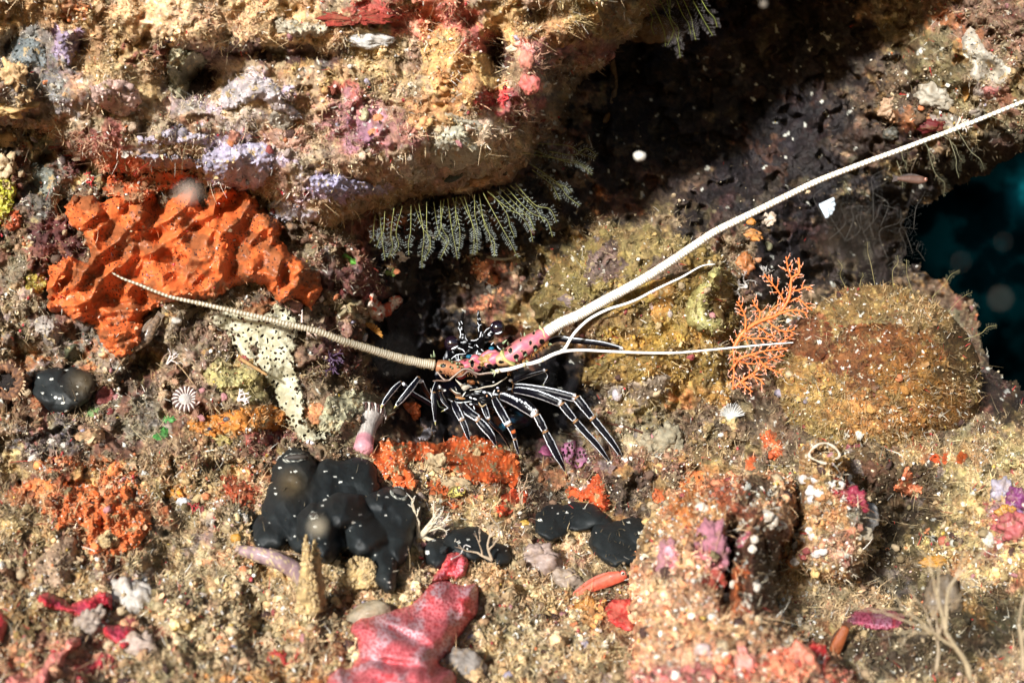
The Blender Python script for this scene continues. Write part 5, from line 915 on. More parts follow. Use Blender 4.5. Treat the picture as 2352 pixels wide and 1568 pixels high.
leg([([(1200, 820), (1290, 850), (1390, 905), (1478, 972)], [60, 20, -10, -24], [36, 46, 48, 38], dt), ([(1490, 985), (1525, 1050), (1558, 1112)], [-24, -26, -26], [30, 32, 26], s0), ([(1562, 1125), (1610, 1220), (1665, 1330), (1705, 1400), (1730, 1460)], [-26, -26, -24, -16, 0], [26, 34, 28, 18, 6], s0)])
leg([([(1130, 850), (1160, 910), (1200, 980), (1245, 1060)], [40, 10, -10, -20], [24, 32, 34, 30], s0), ([(1255, 1070), (1285, 1120), (1300, 1180)], [-20, -20, -18], [26, 26, 16], dict(spot=(.5, -.2), single=True)), ([(1302, 1190), (1318, 1250), (1340, 1320)], [-18, -14, 0], [16, 14, 5], s0)])
leg([([(1030, 880), (1050, 940), (1075, 1010)], [60, 40, 30], [24, 26, 18], s0), ([(1080, 1020), (1130, 1080), (1190, 1140), (1262, 1270)], [30, 30, 40, 60], [16, 16, 14, 5], sg)])
leg([([(780, 880), (810, 940), (850, 1020)], [40, 0, -14], [22, 30, 26], s0), ([(855, 1030), (880, 1090), (900, 1150), (915, 1195)], [-14, -16, -16, -10], [24, 24, 18, 8], s0)])
leg([([(860, 890), (910, 960), (990, 1015)], [40, 0, -14], [22, 36, 30], s0), ([(995, 1030), (1050, 1090), (1105, 1160), (1140, 1240)], [-14, -18, -20, -10], [30, 36, 28, 8], s0)])
leg([([(640, 690), (615, 770), (600, 850)], [40, 0, -14], [14, 20, 18], sg), ([(612, 790), (612, 880), (618, 960), (622, 1036)], [-14, -20, -20, -16], [18, 20, 17, 9], sg)])
leg([([(570, 820), (530, 760), (500, 690)], [70, 30, 10], [18, 22, 20], sg), ([(482, 665), (410, 760), (335, 850), (290, 900)], [0, -20, -30, -30], [18, 26, 22, 12], s0)])
leg([([(600, 900), (520, 850), (420, 790), (345, 710)], [100, 80, 50, 30], [16, 18, 18, 12], sg), ([(332, 700), (270, 760), (200, 850), (170, 900)], [30, 20, 10, 0], [12, 22, 18, 10], s0)])
leg([([(700, 880), (660, 800), (650, 740)], [60, 40, 20], [22, 26, 20], sg), ([(655, 780), (690, 860), (740, 920), (700, 940)], [10, 0, 0, 0], [14, 14, 12, 6], sg)])
leg([([(1280, 700), (1420, 640), (1560, 600)], [70, 50, 40], [14, 20, 14], sg), ([(1570, 600), (1590, 650), (1550, 720)], [40, 44, 60], [14, 12, 5], sg)])
leg([([(1500, 420), (1660, 330), (1780, 340), (1900, 352), (2060, 372), (2225, 412)], [60, 30, 20, 16, 10, 0], [20, 26, 26, 24, 20, 12], dict(single=True, lo=-.9)), ([(2232, 420), (2262, 480), (2275, 545)], [0, -4, 0], [12, 16, 5], sg)])
# ------------------------------------------------------------------ individual small animals and objects
def at(u, v, off=0.0): return P3(u, v, float(surf(u, v))-off)
def ribbon(mb, p, w, col, side=None):
    p = np.asarray(p, float); t = np.gradient(p, axis=0); s = np.cross(t, [0, 1.0, 0]) if side is None else np.broadcast_to(side, p.shape).astype(float)
    s = s/(np.linalg.norm(s, axis=1)[:, None]+1e-9); w = np.broadcast_to(w, (len(p),))[:, None]*.5
    n = len(p); mb.add(np.vstack([p-s*w, p+s*w]), np.array([[i, i+1, n+i+1, n+i] for i in range(n-1)]), col)
# --- feathery hydroids
YG = colr((150, 152, 84)); PW = colr((196, 206, 200)); GYH = colr((150, 146, 110))
def hydroid(u, v, du, dv, dep, label, group, bend=0.15, npn=11, pl=8.5, stalkc=YG, pinc=PW, dd=30, name='feather_hydroid'):
    p0 = np.array(P3(u, v, dep)); p3 = np.array(P3(u+du, v+dv, dep-dd)); side = np.cross(p3-p0, [0, 1, 0]); m_ = (p0+p3)/2+side*bend*R.uniform(-.6, 1.8)
    p3 = p0+(p3-p0)*R.uniform(.95, 1.3); m_ = (p0+p3)/2+side*bend*R.uniform(-.4, 1.0); m3 = p0*.25+p3*.75+side*bend*R.uniform(-.3, 1.2)+np.array([0, R.uniform(-14, 14), 0]); p = catmull([p0, m_, m3, p3], 7); L = np.linalg.norm(p3-p0); t, nn, b = frames(p)
    e = empty(name, p0, label=label, cat='hydroid', group=group)
    mb = MB(); addtube(mb, p, np.linspace(.75, .4, len(p)), 5, stalkc); mb.build('stalk', 'turf', e)
    mb = MB(); n = int(npn*L/90)
    for k in range(n):
        s = .1+.9*k/n; x = s*(len(p)-1); i = min(int(x), len(p)-2); c = p[i]+(p[i+1]-p[i])*(x-i)
        for sg_ in (-1, 1):
            if R.random() < .22: continue
            l = pl*(.45+.75*math.sin(math.pi*min(1, s*.8+.15)))*R.uniform(.7, 1.1); dr = b[i]*sg_*1.0+t[i]*.55+nn[i]*R.uniform(-.35, .35)
            q_ = np.array([c, c+dr*l*.5, c+dr*l+t[i]*l*.25]); addtube(mb, q_, [.24, .2, .16], 3, pinc*R.uniform(.3, .75), cap=False)
            for z in (.6, 1.0):
                tip = c+dr*l*z; V_ = tip+np.array([[0, 0, .9], [.7, 0, -.5], [-.7, 0, -.5], [0, -.8, 0]]); mb.add(V_, np.array([[0, 1, 3], [1, 2, 3], [2, 0, 3]]), pinc*1.1)
    mb.build('side_branch', 'turf', e); return e
gl = 'yellow green feather hydroid with white side hairs hanging in the fringe under the boulder lip'; gg = 'feather hydroids hanging under the boulder lip'
for (u, v, du, dv) in [(862, 500, -12, 60), (884, 492, -18, 76), (905, 484, -10, 90), (924, 480, -22, 100), (944, 478, -4, 96), (962, 474, 6, 120), (980, 470, -6, 104), (996, 470, 14, 130), (1012, 466, 4, 110), (1028, 462, 20, 124), (1040, 460, 10, 96), (1056, 458, 36, 118), (1066, 456, 18, 130), (1084, 456, 44, 110), (1100, 452, 30, 124), (1110, 450, 60, 112),
                       (1128, 448, 50, 96), (1140, 446, 76, 104), (1150, 440, 62, 80), (1164, 438, 84, 90), (1172, 432, 60, 66), (1184, 428, 74, 70), (952, 476, 26, 88), (1020, 464, -20, 84), (1090, 452, 6, 90), (1120, 446, 96, 76), (872, 498, 10, 84), (1048, 458, -8, 76)]:
    hydroid(u, v-6, du*1.05, dv*1.05, min(float(surf(u, v-20)), -60)+R.uniform(-40, 10), gl, gg, bend=.12, dd=R.uniform(-10, 40))
for k_, (u, v, du, dv) in enumerate([(1200, 350, 150, 40), (1226, 345, 116, 50), (1215, 375, 96, 80), (1235, 330, 130, 34), (1222, 390, 66, 74), (1262, 348, 104, 10), (1246, 400, 60, 40)]):
    hydroid(u, v, du, dv, 20, 'feather hydroid spreading right from the dark side of the boulder over the cave', 'feather hydroids on the right side of the boulder', bend=.1, dd=20)
for k_, (u, v, du, dv) in enumerate([(1496, 4, 30, 96), (1512, -6, 40, 110), (1530, -10, 26, 100), (1548, -14, 40, 96), (1562, -16, 30, 90), (1580, -20, 50, 90), (1600, -20, 40, 70), (1480, 0, 20, 70), (1540, -20, -6, 110)]):
    hydroid(u, v, du, dv, float(surf(1490, 10))-30, 'dense pale feather hydroid hanging from the top edge over the cave', 'feather hydroids at the top edge', bend=.1, pl=11, npn=16, stalkc=colr((150, 160, 60)), pinc=colr((150, 140, 140)), dd=10)
for k_, (u, v, du, dv) in enumerate([(2150, 300, 60, 70), (2200, 300, 60, 90), (2120, 320, 20, 60), (2180, 318, 20, 80), (2070, 340, 10, 50), (1990, 400, -10, 30), (2060, 370, 10, 50), (2260, 260, 70, 40), (1930, 400, 20, 44), (2130, 340, 30, 90)]):
    hydroid(u, v, du, dv, float(surf(u, v-10))-10, 'small dull hydroid hanging from the wall under the long white feeler', 'hydroids under the right wall', bend=.12, pl=10, stalkc=GYH*.8, pinc=GYH*.6, dd=10)
for k_, (u, v, du, dv) in enumerate([(1945, 664, -16, -52), (1975, 660, 6, -34), (2010, 657, -14, -80), (2052, 660, 10, -76), (2095, 668, -10, -56), (2140, 684, 50, -50), (2178, 716, 50, -40), (2214, 780, 60, -26)]):
    hydroid(u, v, du, dv, float(surf(u, v+16))-2, 'thin hair like hydroid standing on top of the round sponge ball', 'hydroids on the sponge ball', bend=.1, pl=8, npn=14, stalkc=colr((150, 140, 90)), pinc=colr((130, 126, 96)), dd=10)
for k_ in range(16):
    u = 1900+R.random()*260; v = 430+R.random()*160
    hydroid(u, v+60, R.uniform(-70, 70), R.uniform(-120, -30), 330+R.random()*120, 'dark feathery hydroid tuft in the shadowed gap before open water', 'dark hydroids in the gap', bend=.35, pl=22, npn=10, stalkc=colr((70, 66, 60)), pinc=colr((62, 62, 60)), dd=10)
# --- branching growths
def branching(mb, p, d, L, r, lev, col, tip, spread=.6, nseg=3, wob=.25, kids=(2, 3), flat=.5, tips=None):
    pts = [np.array(p, float)]; dd = np.array(d, float); dd /= np.linalg.norm(dd)
    for k in range(nseg):
        dd = dd+np.array([R.gauss(0, wob), R.gauss(0, wob)*flat, R.gauss(0, wob)]); dd /= np.linalg.norm(dd); pts.append(pts[-1]+dd*L/nseg)
    c1 = col if lev > 0 else tip
    addtube(mb, catmull(pts, 3), np.linspace(r, r*(.62 if lev else .4), (len(pts)-1)*3+1), 7, lambda s01, g, al: col+(c1-col)*s01[..., None])
    if lev <= 0: return
    for k in range(R.randint(*kids)):
        a = R.uniform(-spread, spread)*1.3; i = R.choice([-1, -1, -2]); q_ = pts[i]
        nd = np.array([dd[0]*math.cos(a)-dd[2]*math.sin(a), dd[1]+R.uniform(-.5, .5)*flat, dd[0]*math.sin(a)+dd[2]*math.cos(a)])
        branching(mb, q_, nd, L*R.uniform(.55, .85), r*.6, lev-1, col, tip, spread, nseg, wob, kids, flat)
def coral(name, label, cat, u, v, ang, L, r, lev, col, tip=None, mat='soft', off=6, dep=None, spread=.6, stems=1, wob=.2, kids=(2, 3), group=None):
    a = math.radians(ang); mb = MB(); p = at(u, v, off) if dep is None else P3(u, v, dep)
    for k in range(stems):
        a2 = a+(k-(stems-1)/2)*.5; branching(mb, p, (math.cos(a2), -.15, math.sin(a2)), L, r, lev, colr(col), colr(tip or col), spread, wob=wob, kids=kids)
    return mb.build(name, mat, label=label, cat=cat, group=group)
coral('soft_coral', 'pale branched soft coral growing right of the large black tunicate', 'coral', 962, 1236, 50, 34, 5.5, 3, (206, 190, 160), (230, 226, 214), stems=4, spread=.5, off=20, wob=.14)
coral('soft_coral', 'grey twiggy soft coral leaning over the low black tunicate', 'coral', 1130, 1286, 110, 34, 3.6, 3, (176, 156, 130), (170, 150, 130), stems=2, off=14)
coral('twig_coral', 'grey thin forked twig standing behind the soft coral', 'coral', 1145, 1225, 88, 50, 1.8, 1, (176, 160, 140), off=4)
coral('twig_coral', 'small dusty twig bush right of the vivid orange slab', 'coral', 1200, 1160, 84, 34, 2.2, 2, (190, 160, 130), off=4, stems=2)
coral('twig_coral', 'blurred tan twig coral, tallest one at the bottom right corner', 'coral', 2230, 1560, 112, 92, 5, 4, (176, 156, 122), dep=-960, spread=.45, wob=.12)
coral('twig_coral', 'blurred tan twig coral cut by the right edge of the photo', 'coral', 2350, 1540, 104, 80, 5, 4, (170, 150, 118), dep=-930, spread=.45, wob=.12)
coral('twig_coral', 'blurred short tan twig coral left of the tallest one', 'coral', 2150, 1540, 84, 50, 4, 3, (160, 140, 110), dep=-900, spread=.5, wob=.14)
coral('white_coral', 'white and peach finger coral crossing the edge of the lace sponge', 'coral', 706, 752, -62, 16, 3.6, 2, (230, 196, 176), (244, 236, 226), off=30, stems=2, spread=.5)
coral('white_coral', 'small white coral sprig above the striped feeler by the lace sponge', 'coral', 694, 740, 92, 12, 3.2, 2, (234, 210, 196), (246, 240, 232), off=30)
coral('white_coral', 'white coral sprig crossed by the long white feeler near the right edge', 'coral', 2196, 296, 60, 18, 4.2, 2, (224, 200, 176), (240, 236, 230), off=20, stems=3, spread=.9)
coral('white_coral', 'lacy white coral branch left of the orange fan coral', 'coral', 1716, 660, 150, 20, 3, 3, (222, 214, 204), (240, 236, 228), off=20, stems=3, spread=1.0)
coral('white_coral', 'lacy white coral tip at the top left of the orange fan coral', 'coral', 1752, 640, 80, 16, 2.4, 2, (222, 214, 204), (244, 240, 236), off=40, stems=2, spread=.8)
coral('white_coral', 'little white branched coral at the left foot of the hollow', 'coral', *Z(0, 1, [(1150, 940)])[0], 50, 18, 2.6, 2, (226, 206, 200), (244, 240, 236), off=8, stems=2)
coral('white_coral', 'white coral crumbs below the pale yellow knobbly sponge', 'coral', *Z(0, 1, [(1640, 1190)])[0], 40, 14, 4, 2, (234, 214, 206), (246, 240, 236), off=10, stems=3, spread=1)
for q_, (u, v, lab) in enumerate([(*Z(0, 0, [(1140, 640)])[0], 'left of the hollow in the boulder'), (*Z(1, 0, [(570, 360)])[0], 'on the golden part of the boulder'), (*Z(0, 2, [(2060, 720)])[0], 'on the left flank of the turf spire')]):
    coral('thread_worm', 'thin curled white thread '+lab, 'worm', u, v, R.uniform(60, 120), 26, 1.6, 0, (236, 220, 190), off=8, wob=.5)
coral('red_alga', 'feathery crimson seaweed tuft at the bottom left of centre', 'algae', *Z(0, 2, [(1960, 1450)])[0], 100, 18, 3.2, 2, (176, 46, 40), (206, 70, 56), off=8, stems=4, spread=.8)
coral('red_alga', 'tiny scarlet seaweed sprig on the right part of the boulder', 'algae', *Z(1, 0, [(1150, 680)])[0], 150, 12, 2.4, 2, (220, 40, 44), off=8, stems=4, spread=1)
coral('red_alga', 'tiny crimson seaweed sprig on the pale lower lip of the boulder', 'algae', *Z(0, 0, [(1950, 1340)])[0], 100, 12, 2.2, 2, (180, 40, 46), off=8, stems=3, spread=1)
coral('red_alga', 'small crimson sprig left of the black tunicates', 'algae', *Z(0, 2, [(1330, 400)])[0], 80, 12, 2.2, 2, (176, 40, 46), off=8, stems=2)
coral('red_alga', 'scarlet seaweed tuft just above the orange sponge', 'algae', *Z(0, 0, [(600, 1260)])[0], 60, 12, 2.2, 2, (214, 40, 44), off=8, stems=3, spread=1)
# --- orange fan coral
def fan():
    OG = colr((236, 122, 44)); OW = colr((240, 216, 200)); e = empty('fan_coral', P3(1690, 890, 60), label='orange fan coral with white tipped twigs between the rock and the sponge ball', cat='coral')
    mains = [[(350, 830), (400, 740), (480, 670), (570, 630), (650, 600), (720, 510), (740, 440), (750, 350), (800, 310), (795, 210)], [(750, 350), (725, 290), (710, 200)], [(650, 600), (720, 575), (790, 570), (860, 590)], [(345, 960), (400, 900), (470, 875), (560, 850), (640, 840), (720, 830)],
             [(340, 1110), (400, 1060), (460, 1020), (540, 960), (620, 900), (700, 880)], [(400, 740), (470, 765), (560, 762), (640, 780)], [(570, 630), (640, 690), (700, 715), (770, 700)], [(570, 640), (600, 580), (660, 530), (720, 510)], [(700, 510), (650, 430), (600, 370), (560, 320)], [(740, 440), (800, 430), (850, 410), (890, 420)],
             [(720, 520), (790, 490), (850, 540), (890, 570)], [(430, 700), (430, 620), (400, 550), (370, 510)], [(520, 650), (530, 580), (500, 540), (480, 500)], [(345, 830), (350, 900), (350, 1000), (345, 1100)], [(470, 875), (520, 900), (560, 950), (640, 990), (680, 1000)], [(460, 1020), (520, 1040), (560, 1080)], [(480, 670), (540, 700), (600, 740), (640, 730)],
             [(400, 1060), (440, 1100), (480, 1130)], [(350, 900), (420, 930), (500, 940)], [(600, 850), (660, 800), (720, 760), (760, 740)]]
    mb = MB(); tw = MB()
    for k, pts in enumerate(mains):
        uv = np.array(Z(2, 1, pts)); dd = 20+10*math.sin(k*2.1)+np.linspace(0, -8, len(uv)); p = catmull(P3(uv[:, 0], uv[:, 1], dd), 8)
        r0 = [5.0, 2.2, 2.6, 3.4, 3.4, 2.4, 2.4, 3.4][k] if k < 8 else 2.3; L = np.linalg.norm(np.diff(p, axis=0), axis=1).sum()
        addtube(mb, p, np.linspace(r0, max(1.5, r0*.45), len(p)), 8, OG, wob=.5, seed=k)
        t, nn, b = frames(p); s = 8.0; sd = 1
        while s < L-3:
            x = s/L*(len(p)-1); i = int(x); sd = -sd; l = R.uniform(8, 22)*(1-.3*s/L); dr = b[i]*sd+t[i]*R.uniform(.3, .9)+nn[i]*R.uniform(-.5, .5)
            q_ = [p[i], p[i]+dr*l*.5, p[i]+dr*l+t[i]*l*.3]; qq = catmull(q_, 4)
            addtube(tw, qq, np.linspace(1.6, .8, len(qq)), 6, lambda s01, g, al: OG+(OW-OG)*(np.clip(s01-.6, 0, 1)*2.3)[..., None], wob=.5, seed=i)
            for w_ in range(3):
                f_ = R.uniform(.3, .95); c = qq[int(f_*(len(qq)-1))]; dr2 = dr*.5+t[i]*R.choice([-1, 1])*.9+nn[i]*R.uniform(-.6, .6); l2 = R.uniform(3, 7)
                addtube(tw, [c, c+dr2*l2*.5, c+dr2*l2], [1.1, .9, .6], 5, lambda s01, g, al: OG+(OW-OG)*(s01*R.uniform(.3, 1))[..., None])
            s += R.uniform(6.5, 10)
    mb.build('branch', 'sponge', e); tw.build('twig', 'sponge', e)
fan()
# --- folded olive sponge lobe
def lobe(name, label, cat, poly, col, d, th, seed, mat='soft', w=26, **kw):
    return patch(name, poly, col, mat, th, w, 40, 1.5, (3, 30), base=d, lump=(6, 50), seed=seed, label=label, cat=cat, **kw)
lobe('folded_sponge', 'pale olive folded sponge lobe at the tip of the upper thin feeler', 'sponge', Z(2, 1, [(20, 520), (50, 440), (130, 380), (190, 300), (240, 270), (270, 320), (255, 400), (210, 450), (180, 520), (205, 600), (275, 640), (280, 710), (240, 740), (130, 730), (40, 690), (0, 600)]), tinted((176, 166, 104), (150, 134, 76), 30, mos=.1, seed=91), 30, 44, 1101, w=24, turf=.3)
lobe('folded_sponge', 'translucent brown sponge sheet right of the pale olive folded lobe', 'sponge', Z(2, 1, [(180, 450), (260, 400), (270, 500), (290, 660), (280, 720), (200, 640), (150, 580)]), tinted((140, 112, 66), seed=92), 60, 20, 1103)
# --- lumps (ascidians, stones, shells)
def lump(name, label, cat, u, v, ru, rv, col, mat='soft', rot=0, amp=.16, off=.25, d=None, spots=None, L=.7, dy=None, parts=None):
    p = at(u, v, min(ru, rv)*off) if d is None else P3(u, v, d); mb = MB(); sd = int(u*7+v) % 97; c0 = colr(col)*.8
    def cf(V_, P_):
        C = c0*(1+.25*noise3(P_[:, 0]/9, P_[:, 1]/9, P_[:, 2]/9, sd))[:, None]; m_ = (.75*sstep(.05, .4, noise3(P_[:, 0]/13, P_[:, 1]/13, P_[:, 2]/13, sd+3)+.4*noise3(P_[:, 0]/4, P_[:, 1]/4, P_[:, 2]/4, sd+2)))[:, None]*(0 if mat in ('eye',) else 1); C = C*(1-m_)+(c0*.4+colr((150, 120, 80))*.5)*m_
        if spots is not None: C = np.where((noise3(P_[:, 0]/5, P_[:, 1]/5, P_[:, 2]/5, sd+4) > .28)[:, None], colr(spots), C)
        return C
    ball(mb, p, (ru, dy or min(ru, rv)*.85, rv), cf, 44, 30, amp*(1.7 if ru > 12 else 1.2), L*(.8 if ru > 12 else 1), sd, rot=-rot); return mb.build(name, mat, label=label, cat=cat)
zz = lambda c, r, x, y: Z(c, r, [(x, y)])[0]
for a_ in [
 ('sea_squirt', 'pearly white round sea squirt behind the crimson branching sponge', 'sea squirt', 298, 1377, 44, 36, (206, 196, 184), 'shell', 30, .16),
 ('sea_squirt', 'translucent mauve sea squirt, larger of the pair below the dusty black tunicate', 'sea squirt', 1240, 1296, 44, 38, (176, 152, 140), 'soft', 0, .2),
 ('sea_squirt', 'translucent grey sea squirt, smaller of the pair above the small red fish', 'sea squirt', 1296, 1336, 34, 28, (170, 150, 132), 'soft', 0, .2),
 ('sea_squirt', 'beige smooth sea squirt peeping out left of the big pink sponge', 'sea squirt', 845, 1415, 44, 26, (160, 144, 116), 'soft', -25, .08),
 ('sea_squirt', 'grey round lump tucked under the right flank of the big pink sponge', 'sea squirt', 1066, 1532, 40, 32, (150, 140, 130), 'soft', 20, .12),
 ('sea_squirt', 'mauve brown round sea squirt on the lower right end of the orange sponge', 'sea squirt', *zz(0, 1, 2020, 540), 22, 20, (166, 116, 104), 'soft', 0, .1),
 ('pebble', 'grey flat stone chip under the crimson branching sponge', 'stone', *zz(0, 2, 610, 1190), 24, 34, (170, 150, 134), 'shell', 30, .3),
 ('pebble', 'pinkish grey stone at the lower end of the crimson branching sponge', 'stone', *zz(0, 2, 960, 1330), 30, 26, (190, 166, 150), 'shell', 0, .25),
 ('sponge_bulb', 'peach and white sponge knob at the far upper left', 'sponge', *zz(0, 0, 90, 510), 28, 22, (236, 190, 130), 'soft', 50, .4),
 ('sponge_bulb', 'cream knobbly sponge shelf at the left edge, below the peach knob', 'sponge', *zz(0, 0, 60, 740), 48, 18, (240, 196, 126), 'soft', -6, .45),
 ('sponge_bulb', 'cream horn tipped sponge knob on the knobbly shelf', 'sponge', *zz(0, 0, 160, 650), 16, 18, (240, 200, 140), 'soft', 0, .5),
 ('sponge_bulb', 'swirled cream barnacle cluster at the left edge above the yellow sponge', 'barnacle', *zz(0, 0, 40, 1140), 22, 24, (226, 196, 150), 'shell', 0, .4),
 ('sponge_bulb', 'smooth tan bump at the left edge above the barnacle cluster', 'sponge', *zz(0, 0, 50, 940), 30, 24, (190, 150, 96), 'soft', 0, .12),
 ('sponge_bulb', 'glowing peach sea squirt, upper of the pink column on the boulder', 'sea squirt', *zz(1, 0, 1275, 415), 16, 18, (240, 150, 126), 'soft', 0, .12),
 ('sponge_bulb', 'glowing pink sea squirt, lower of the pink column on the boulder', 'sea squirt', *zz(1, 0, 1295, 570), 20, 26, (236, 120, 110), 'soft', 0, .14),
 ('sponge_bulb', 'white fleshy bump on top of the pink sea squirt column', 'sea squirt', *zz(1, 0, 1200, 335), 20, 9, (240, 214, 180), 'soft', -10, .15),
 ('sponge_bulb', 'yellowish white bead near the middle of the boulder face', 'sponge', *zz(1, 0, 150, 790), 12, 13, (214, 206, 160), 'soft', 0, .2),
 ('sponge_bulb', 'orange bead right of the yellowish white bead on the boulder', 'sponge', *zz(1, 0, 252, 815), 12, 9, (236, 150, 90), 'soft', 0, .2),
 ('sponge_bulb', 'small orange bead lower on the boulder face', 'sponge', *zz(1, 0, 215, 915), 9, 8, (236, 150, 90), 'soft', 0, .2),
 ('shell', 'broken white shell under the red crust at the top centre', 'shell', 838, 88, 52, 20, (234, 232, 226), 'shell', 6, .2),
 ('red_crust', 'scarlet ribbon sponge draped over the broken white shell', 'sponge', 822, 40, 46, 12, (170, 58, 40), 'rough', 0, .75),
 ('sea_squirt', 'dark olive hollow shell on the underside of the boulder lip', 'shell', 1040, 406, 24, 12, (50, 66, 56), 'soft', -20, .1),
 ('shell', 'white and rust honeycombed shell on the boulder lip', 'shell', *zz(1, 0, 960, 1235), 28, 13, (210, 160, 110), 'shell', -14, .35),
 ('shell', 'small peach scalloped shell just below the honeycombed shell', 'shell', *zz(1, 0, 850, 1295), 17, 7, (230, 196, 160), 'shell', -8, .2),
 ('ear_shell', 'pale oyster like shell on the upper right wall', 'shell', 2148, 220, 44, 36, (196, 186, 166), 'shell', 10, .25),
 ('ear_sponge', 'orange dotted sponge crescent hugging the pale oyster shell', 'sponge', 2218, 205, 10, 28, (236, 170, 70), 'soft', 8, .25),
 ('sponge_bulb', 'rusty white lump left of the oyster shell', 'sponge', *zz(2, 0, 1415, 750), 22, 24, (206, 166, 130), 'shell', 0, .35),
 ('sea_squirt', 'glossy dark red sea squirt right below the oyster shell', 'sea squirt', *zz(2, 0, 1700, 865), 34, 18, (110, 24, 26), 'black', 0, .2),
 ('sea_squirt', 'bluish grey sea squirt in the shade left of the long feeler', 'sea squirt', *zz(2, 0, 1430, 920), 20, 16, (96, 94, 84), 'soft', 0, .15),
 ('sponge_bulb', 'orange ear shaped sponge under the long feeler', 'sponge', *zz(2, 1, 440, 45), 38, 14, (232, 152, 70), 'soft', 14, .25),
 ('sponge_bulb', 'white cup with an orange centre beside the long feeler', 'sponge', *zz(2, 0, 595, 1510), 16, 15, (238, 214, 190), 'soft', 0, .3),
 ('sponge_bulb', 'yellow orange blob left of the white orange cup', 'sponge', *zz(2, 0, 470, 1530), 12, 9, (232, 150, 50), 'soft', 0, .2),
 ('sea_squirt', 'round grey green sea squirt above the orange fan coral', 'sea squirt', *zz(2, 1, 585, 130), 12, 12, (150, 146, 110), 'soft', 0, .08),
 ('sea_squirt', 'pale rusty orange bumpy sponge behind the top of the fan coral', 'sponge', *zz(2, 1, 430, 250), 20, 26, (206, 126, 64), 'soft', 0, .3),
 ('sea_squirt', 'peach bead right of the rusty orange bump', 'sponge', *zz(2, 1, 518, 220), 9, 8, (220, 150, 100), 'soft', 0, .1),
 ('shell', 'white crumpled shell piece above the red and white sponge', 'shell', *zz(1, 1, 405, 200), 17, 11, (236, 226, 220), 'shell', -20, .5),
 ('shell', 'brown dotted sea snail left of the amber scalloped shell', 'shell', *zz(1, 1, 35, 700), 14, 22, (176, 130, 110), 'shell', -10, .12),
 ('shell', 'white chip leaning against the striped feeler near the amber shell', 'shell', *zz(1, 1, 155, 760), 7, 13, (232, 226, 222), 'shell', 30, .3),
 ('shell', 'small pink white chip between the two thin feelers', 'shell', *zz(1, 1, 2130, 520), 6, 15, (240, 206, 196), 'shell', -10, .3),
 ('shell', 'lilac white pearl in a cup on the lower middle rock', 'shell', *zz(1, 1, 1898, 1150), 12, 15, (206, 198, 206), 'shell', 0, .1),
 ('shell', 'round brown shell chip right of the small pink white chip', 'shell', *zz(1, 1, 2262, 600), 7, 9, (186, 170, 160), 'shell', 0, .1),
 ('shell', 'banded snail shell above the peach coral on the middle rock', 'shell', *zz(1, 1, 1245, 348), 9, 7, (176, 130, 116), 'shell', 10, .1),
 ('sponge_bulb', 'orange sponge bulb glowing beside the lobster legs', 'sponge', *zz(1, 1, 480, 1265), 24, 22, (222, 104, 34), 'soft', 20, .25),
 ('sponge_bulb', 'tan crumb lying on top of the vivid orange slab', 'stone', 1094, 1044, 10, 14, (206, 176, 124), 'rough', 20, .35),
 ('stone', 'sandy knob in front of the vivid orange slab', 'stone', 1000, 1066, 22, 20, (206, 180, 136), 'rough', 40, .4),
 ('stone', 'sandy lump right of the sandy knob before the orange slab', 'stone', 1050, 1116, 34, 16, (200, 174, 132), 'rough', 10, .4),
 ('stone', 'pale grey stone with lacy surface right of the lobster leg tips', 'stone', 1488, 1030, 24, 32, (180, 166, 136), 'rough', -20, .3),
 ('stone', 'leafy pale coral stone below the middle rock', 'stone', 1535, 1010, 34, 34, (170, 160, 132), 'rough', 20, .3),
 ('stone', 'glossy dark blue bead on the golden orange crust', 'bead', *zz(0, 1, 1440, 1390), 6, 5, (50, 56, 90), 'eye', 0, .05),
 ('stone', 'pale bead with dark centre on the golden orange crust', 'bead', *zz(0, 1, 1560, 1320), 8, 6, (90, 84, 90), 'soft', 0, .1),
 ('shell', 'white violet edged snail shell at the foot of the lace sponge', 'shell', *zz(0, 1, 2140, 1470), 11, 11, (232, 224, 230), 'shell', 0, .2),
 ('stone', 'round white bead above the bumpy orange mound', 'bead', *zz(0, 2, 1005, 125), 10, 9, (206, 210, 206), 'soft', 0, .1),
 ('shell', 'white striped snail shell right of the bumpy orange mound', 'shell', *zz(0, 2, 1260, 320), 14, 8, (226, 226, 226), 'shell', 0, .15),
 ('shell', 'white shell splinter in the middle of the left floor', 'shell', *zz(0, 2, 1845, 980), 12, 6, (236, 232, 224), 'shell', -30, .2),
 ('shell', 'small pink white shell flake left of the splinter', 'shell', *zz(0, 2, 1385, 965), 10, 5, (240, 220, 206), 'shell', 0, .2),
 ('stone', 'yellow orange bead left of the large black tunicate', 'bead', *zz(0, 2, 1625, 575), 11, 10, (214, 150, 30), 'soft', 0, .1),
 ('stone', 'yellow sponge bead near the crimson seaweed tuft', 'sponge', *zz(0, 2, 1915, 1385), 11, 10, (226, 150, 30), 'soft', 0, .15),
 ('stone', 'round white bead near the foot of the orange mound', 'bead', *zz(0, 2, 990, 855), 8, 8, (232, 228, 220), 'shell', 0, .05),
 ('stone', 'yellow sponge dab under the red tail of the small fish', 'sponge', *zz(1, 2, 1690, 1080), 22, 26, (206, 136, 46), 'soft', 0, .35),
 ('stone', 'mustard yellow dab right of the grey twiggy coral', 'sponge', *zz(1, 2, 1265, 485), 14, 10, (206, 160, 40), 'soft', 0, .35),
 ('sponge_bulb', 'magenta sponge bulb on the shoulder of the tube sponge', 'sponge', 1960, 1150, 26, 26, (170, 50, 76), 'soft', 30, .3),
 ('sponge_bulb', 'crimson nub behind the white rimmed mouth of the tube sponge', 'sponge', 1965, 1026, 20, 11, (176, 70, 90), 'soft', -10, .2),
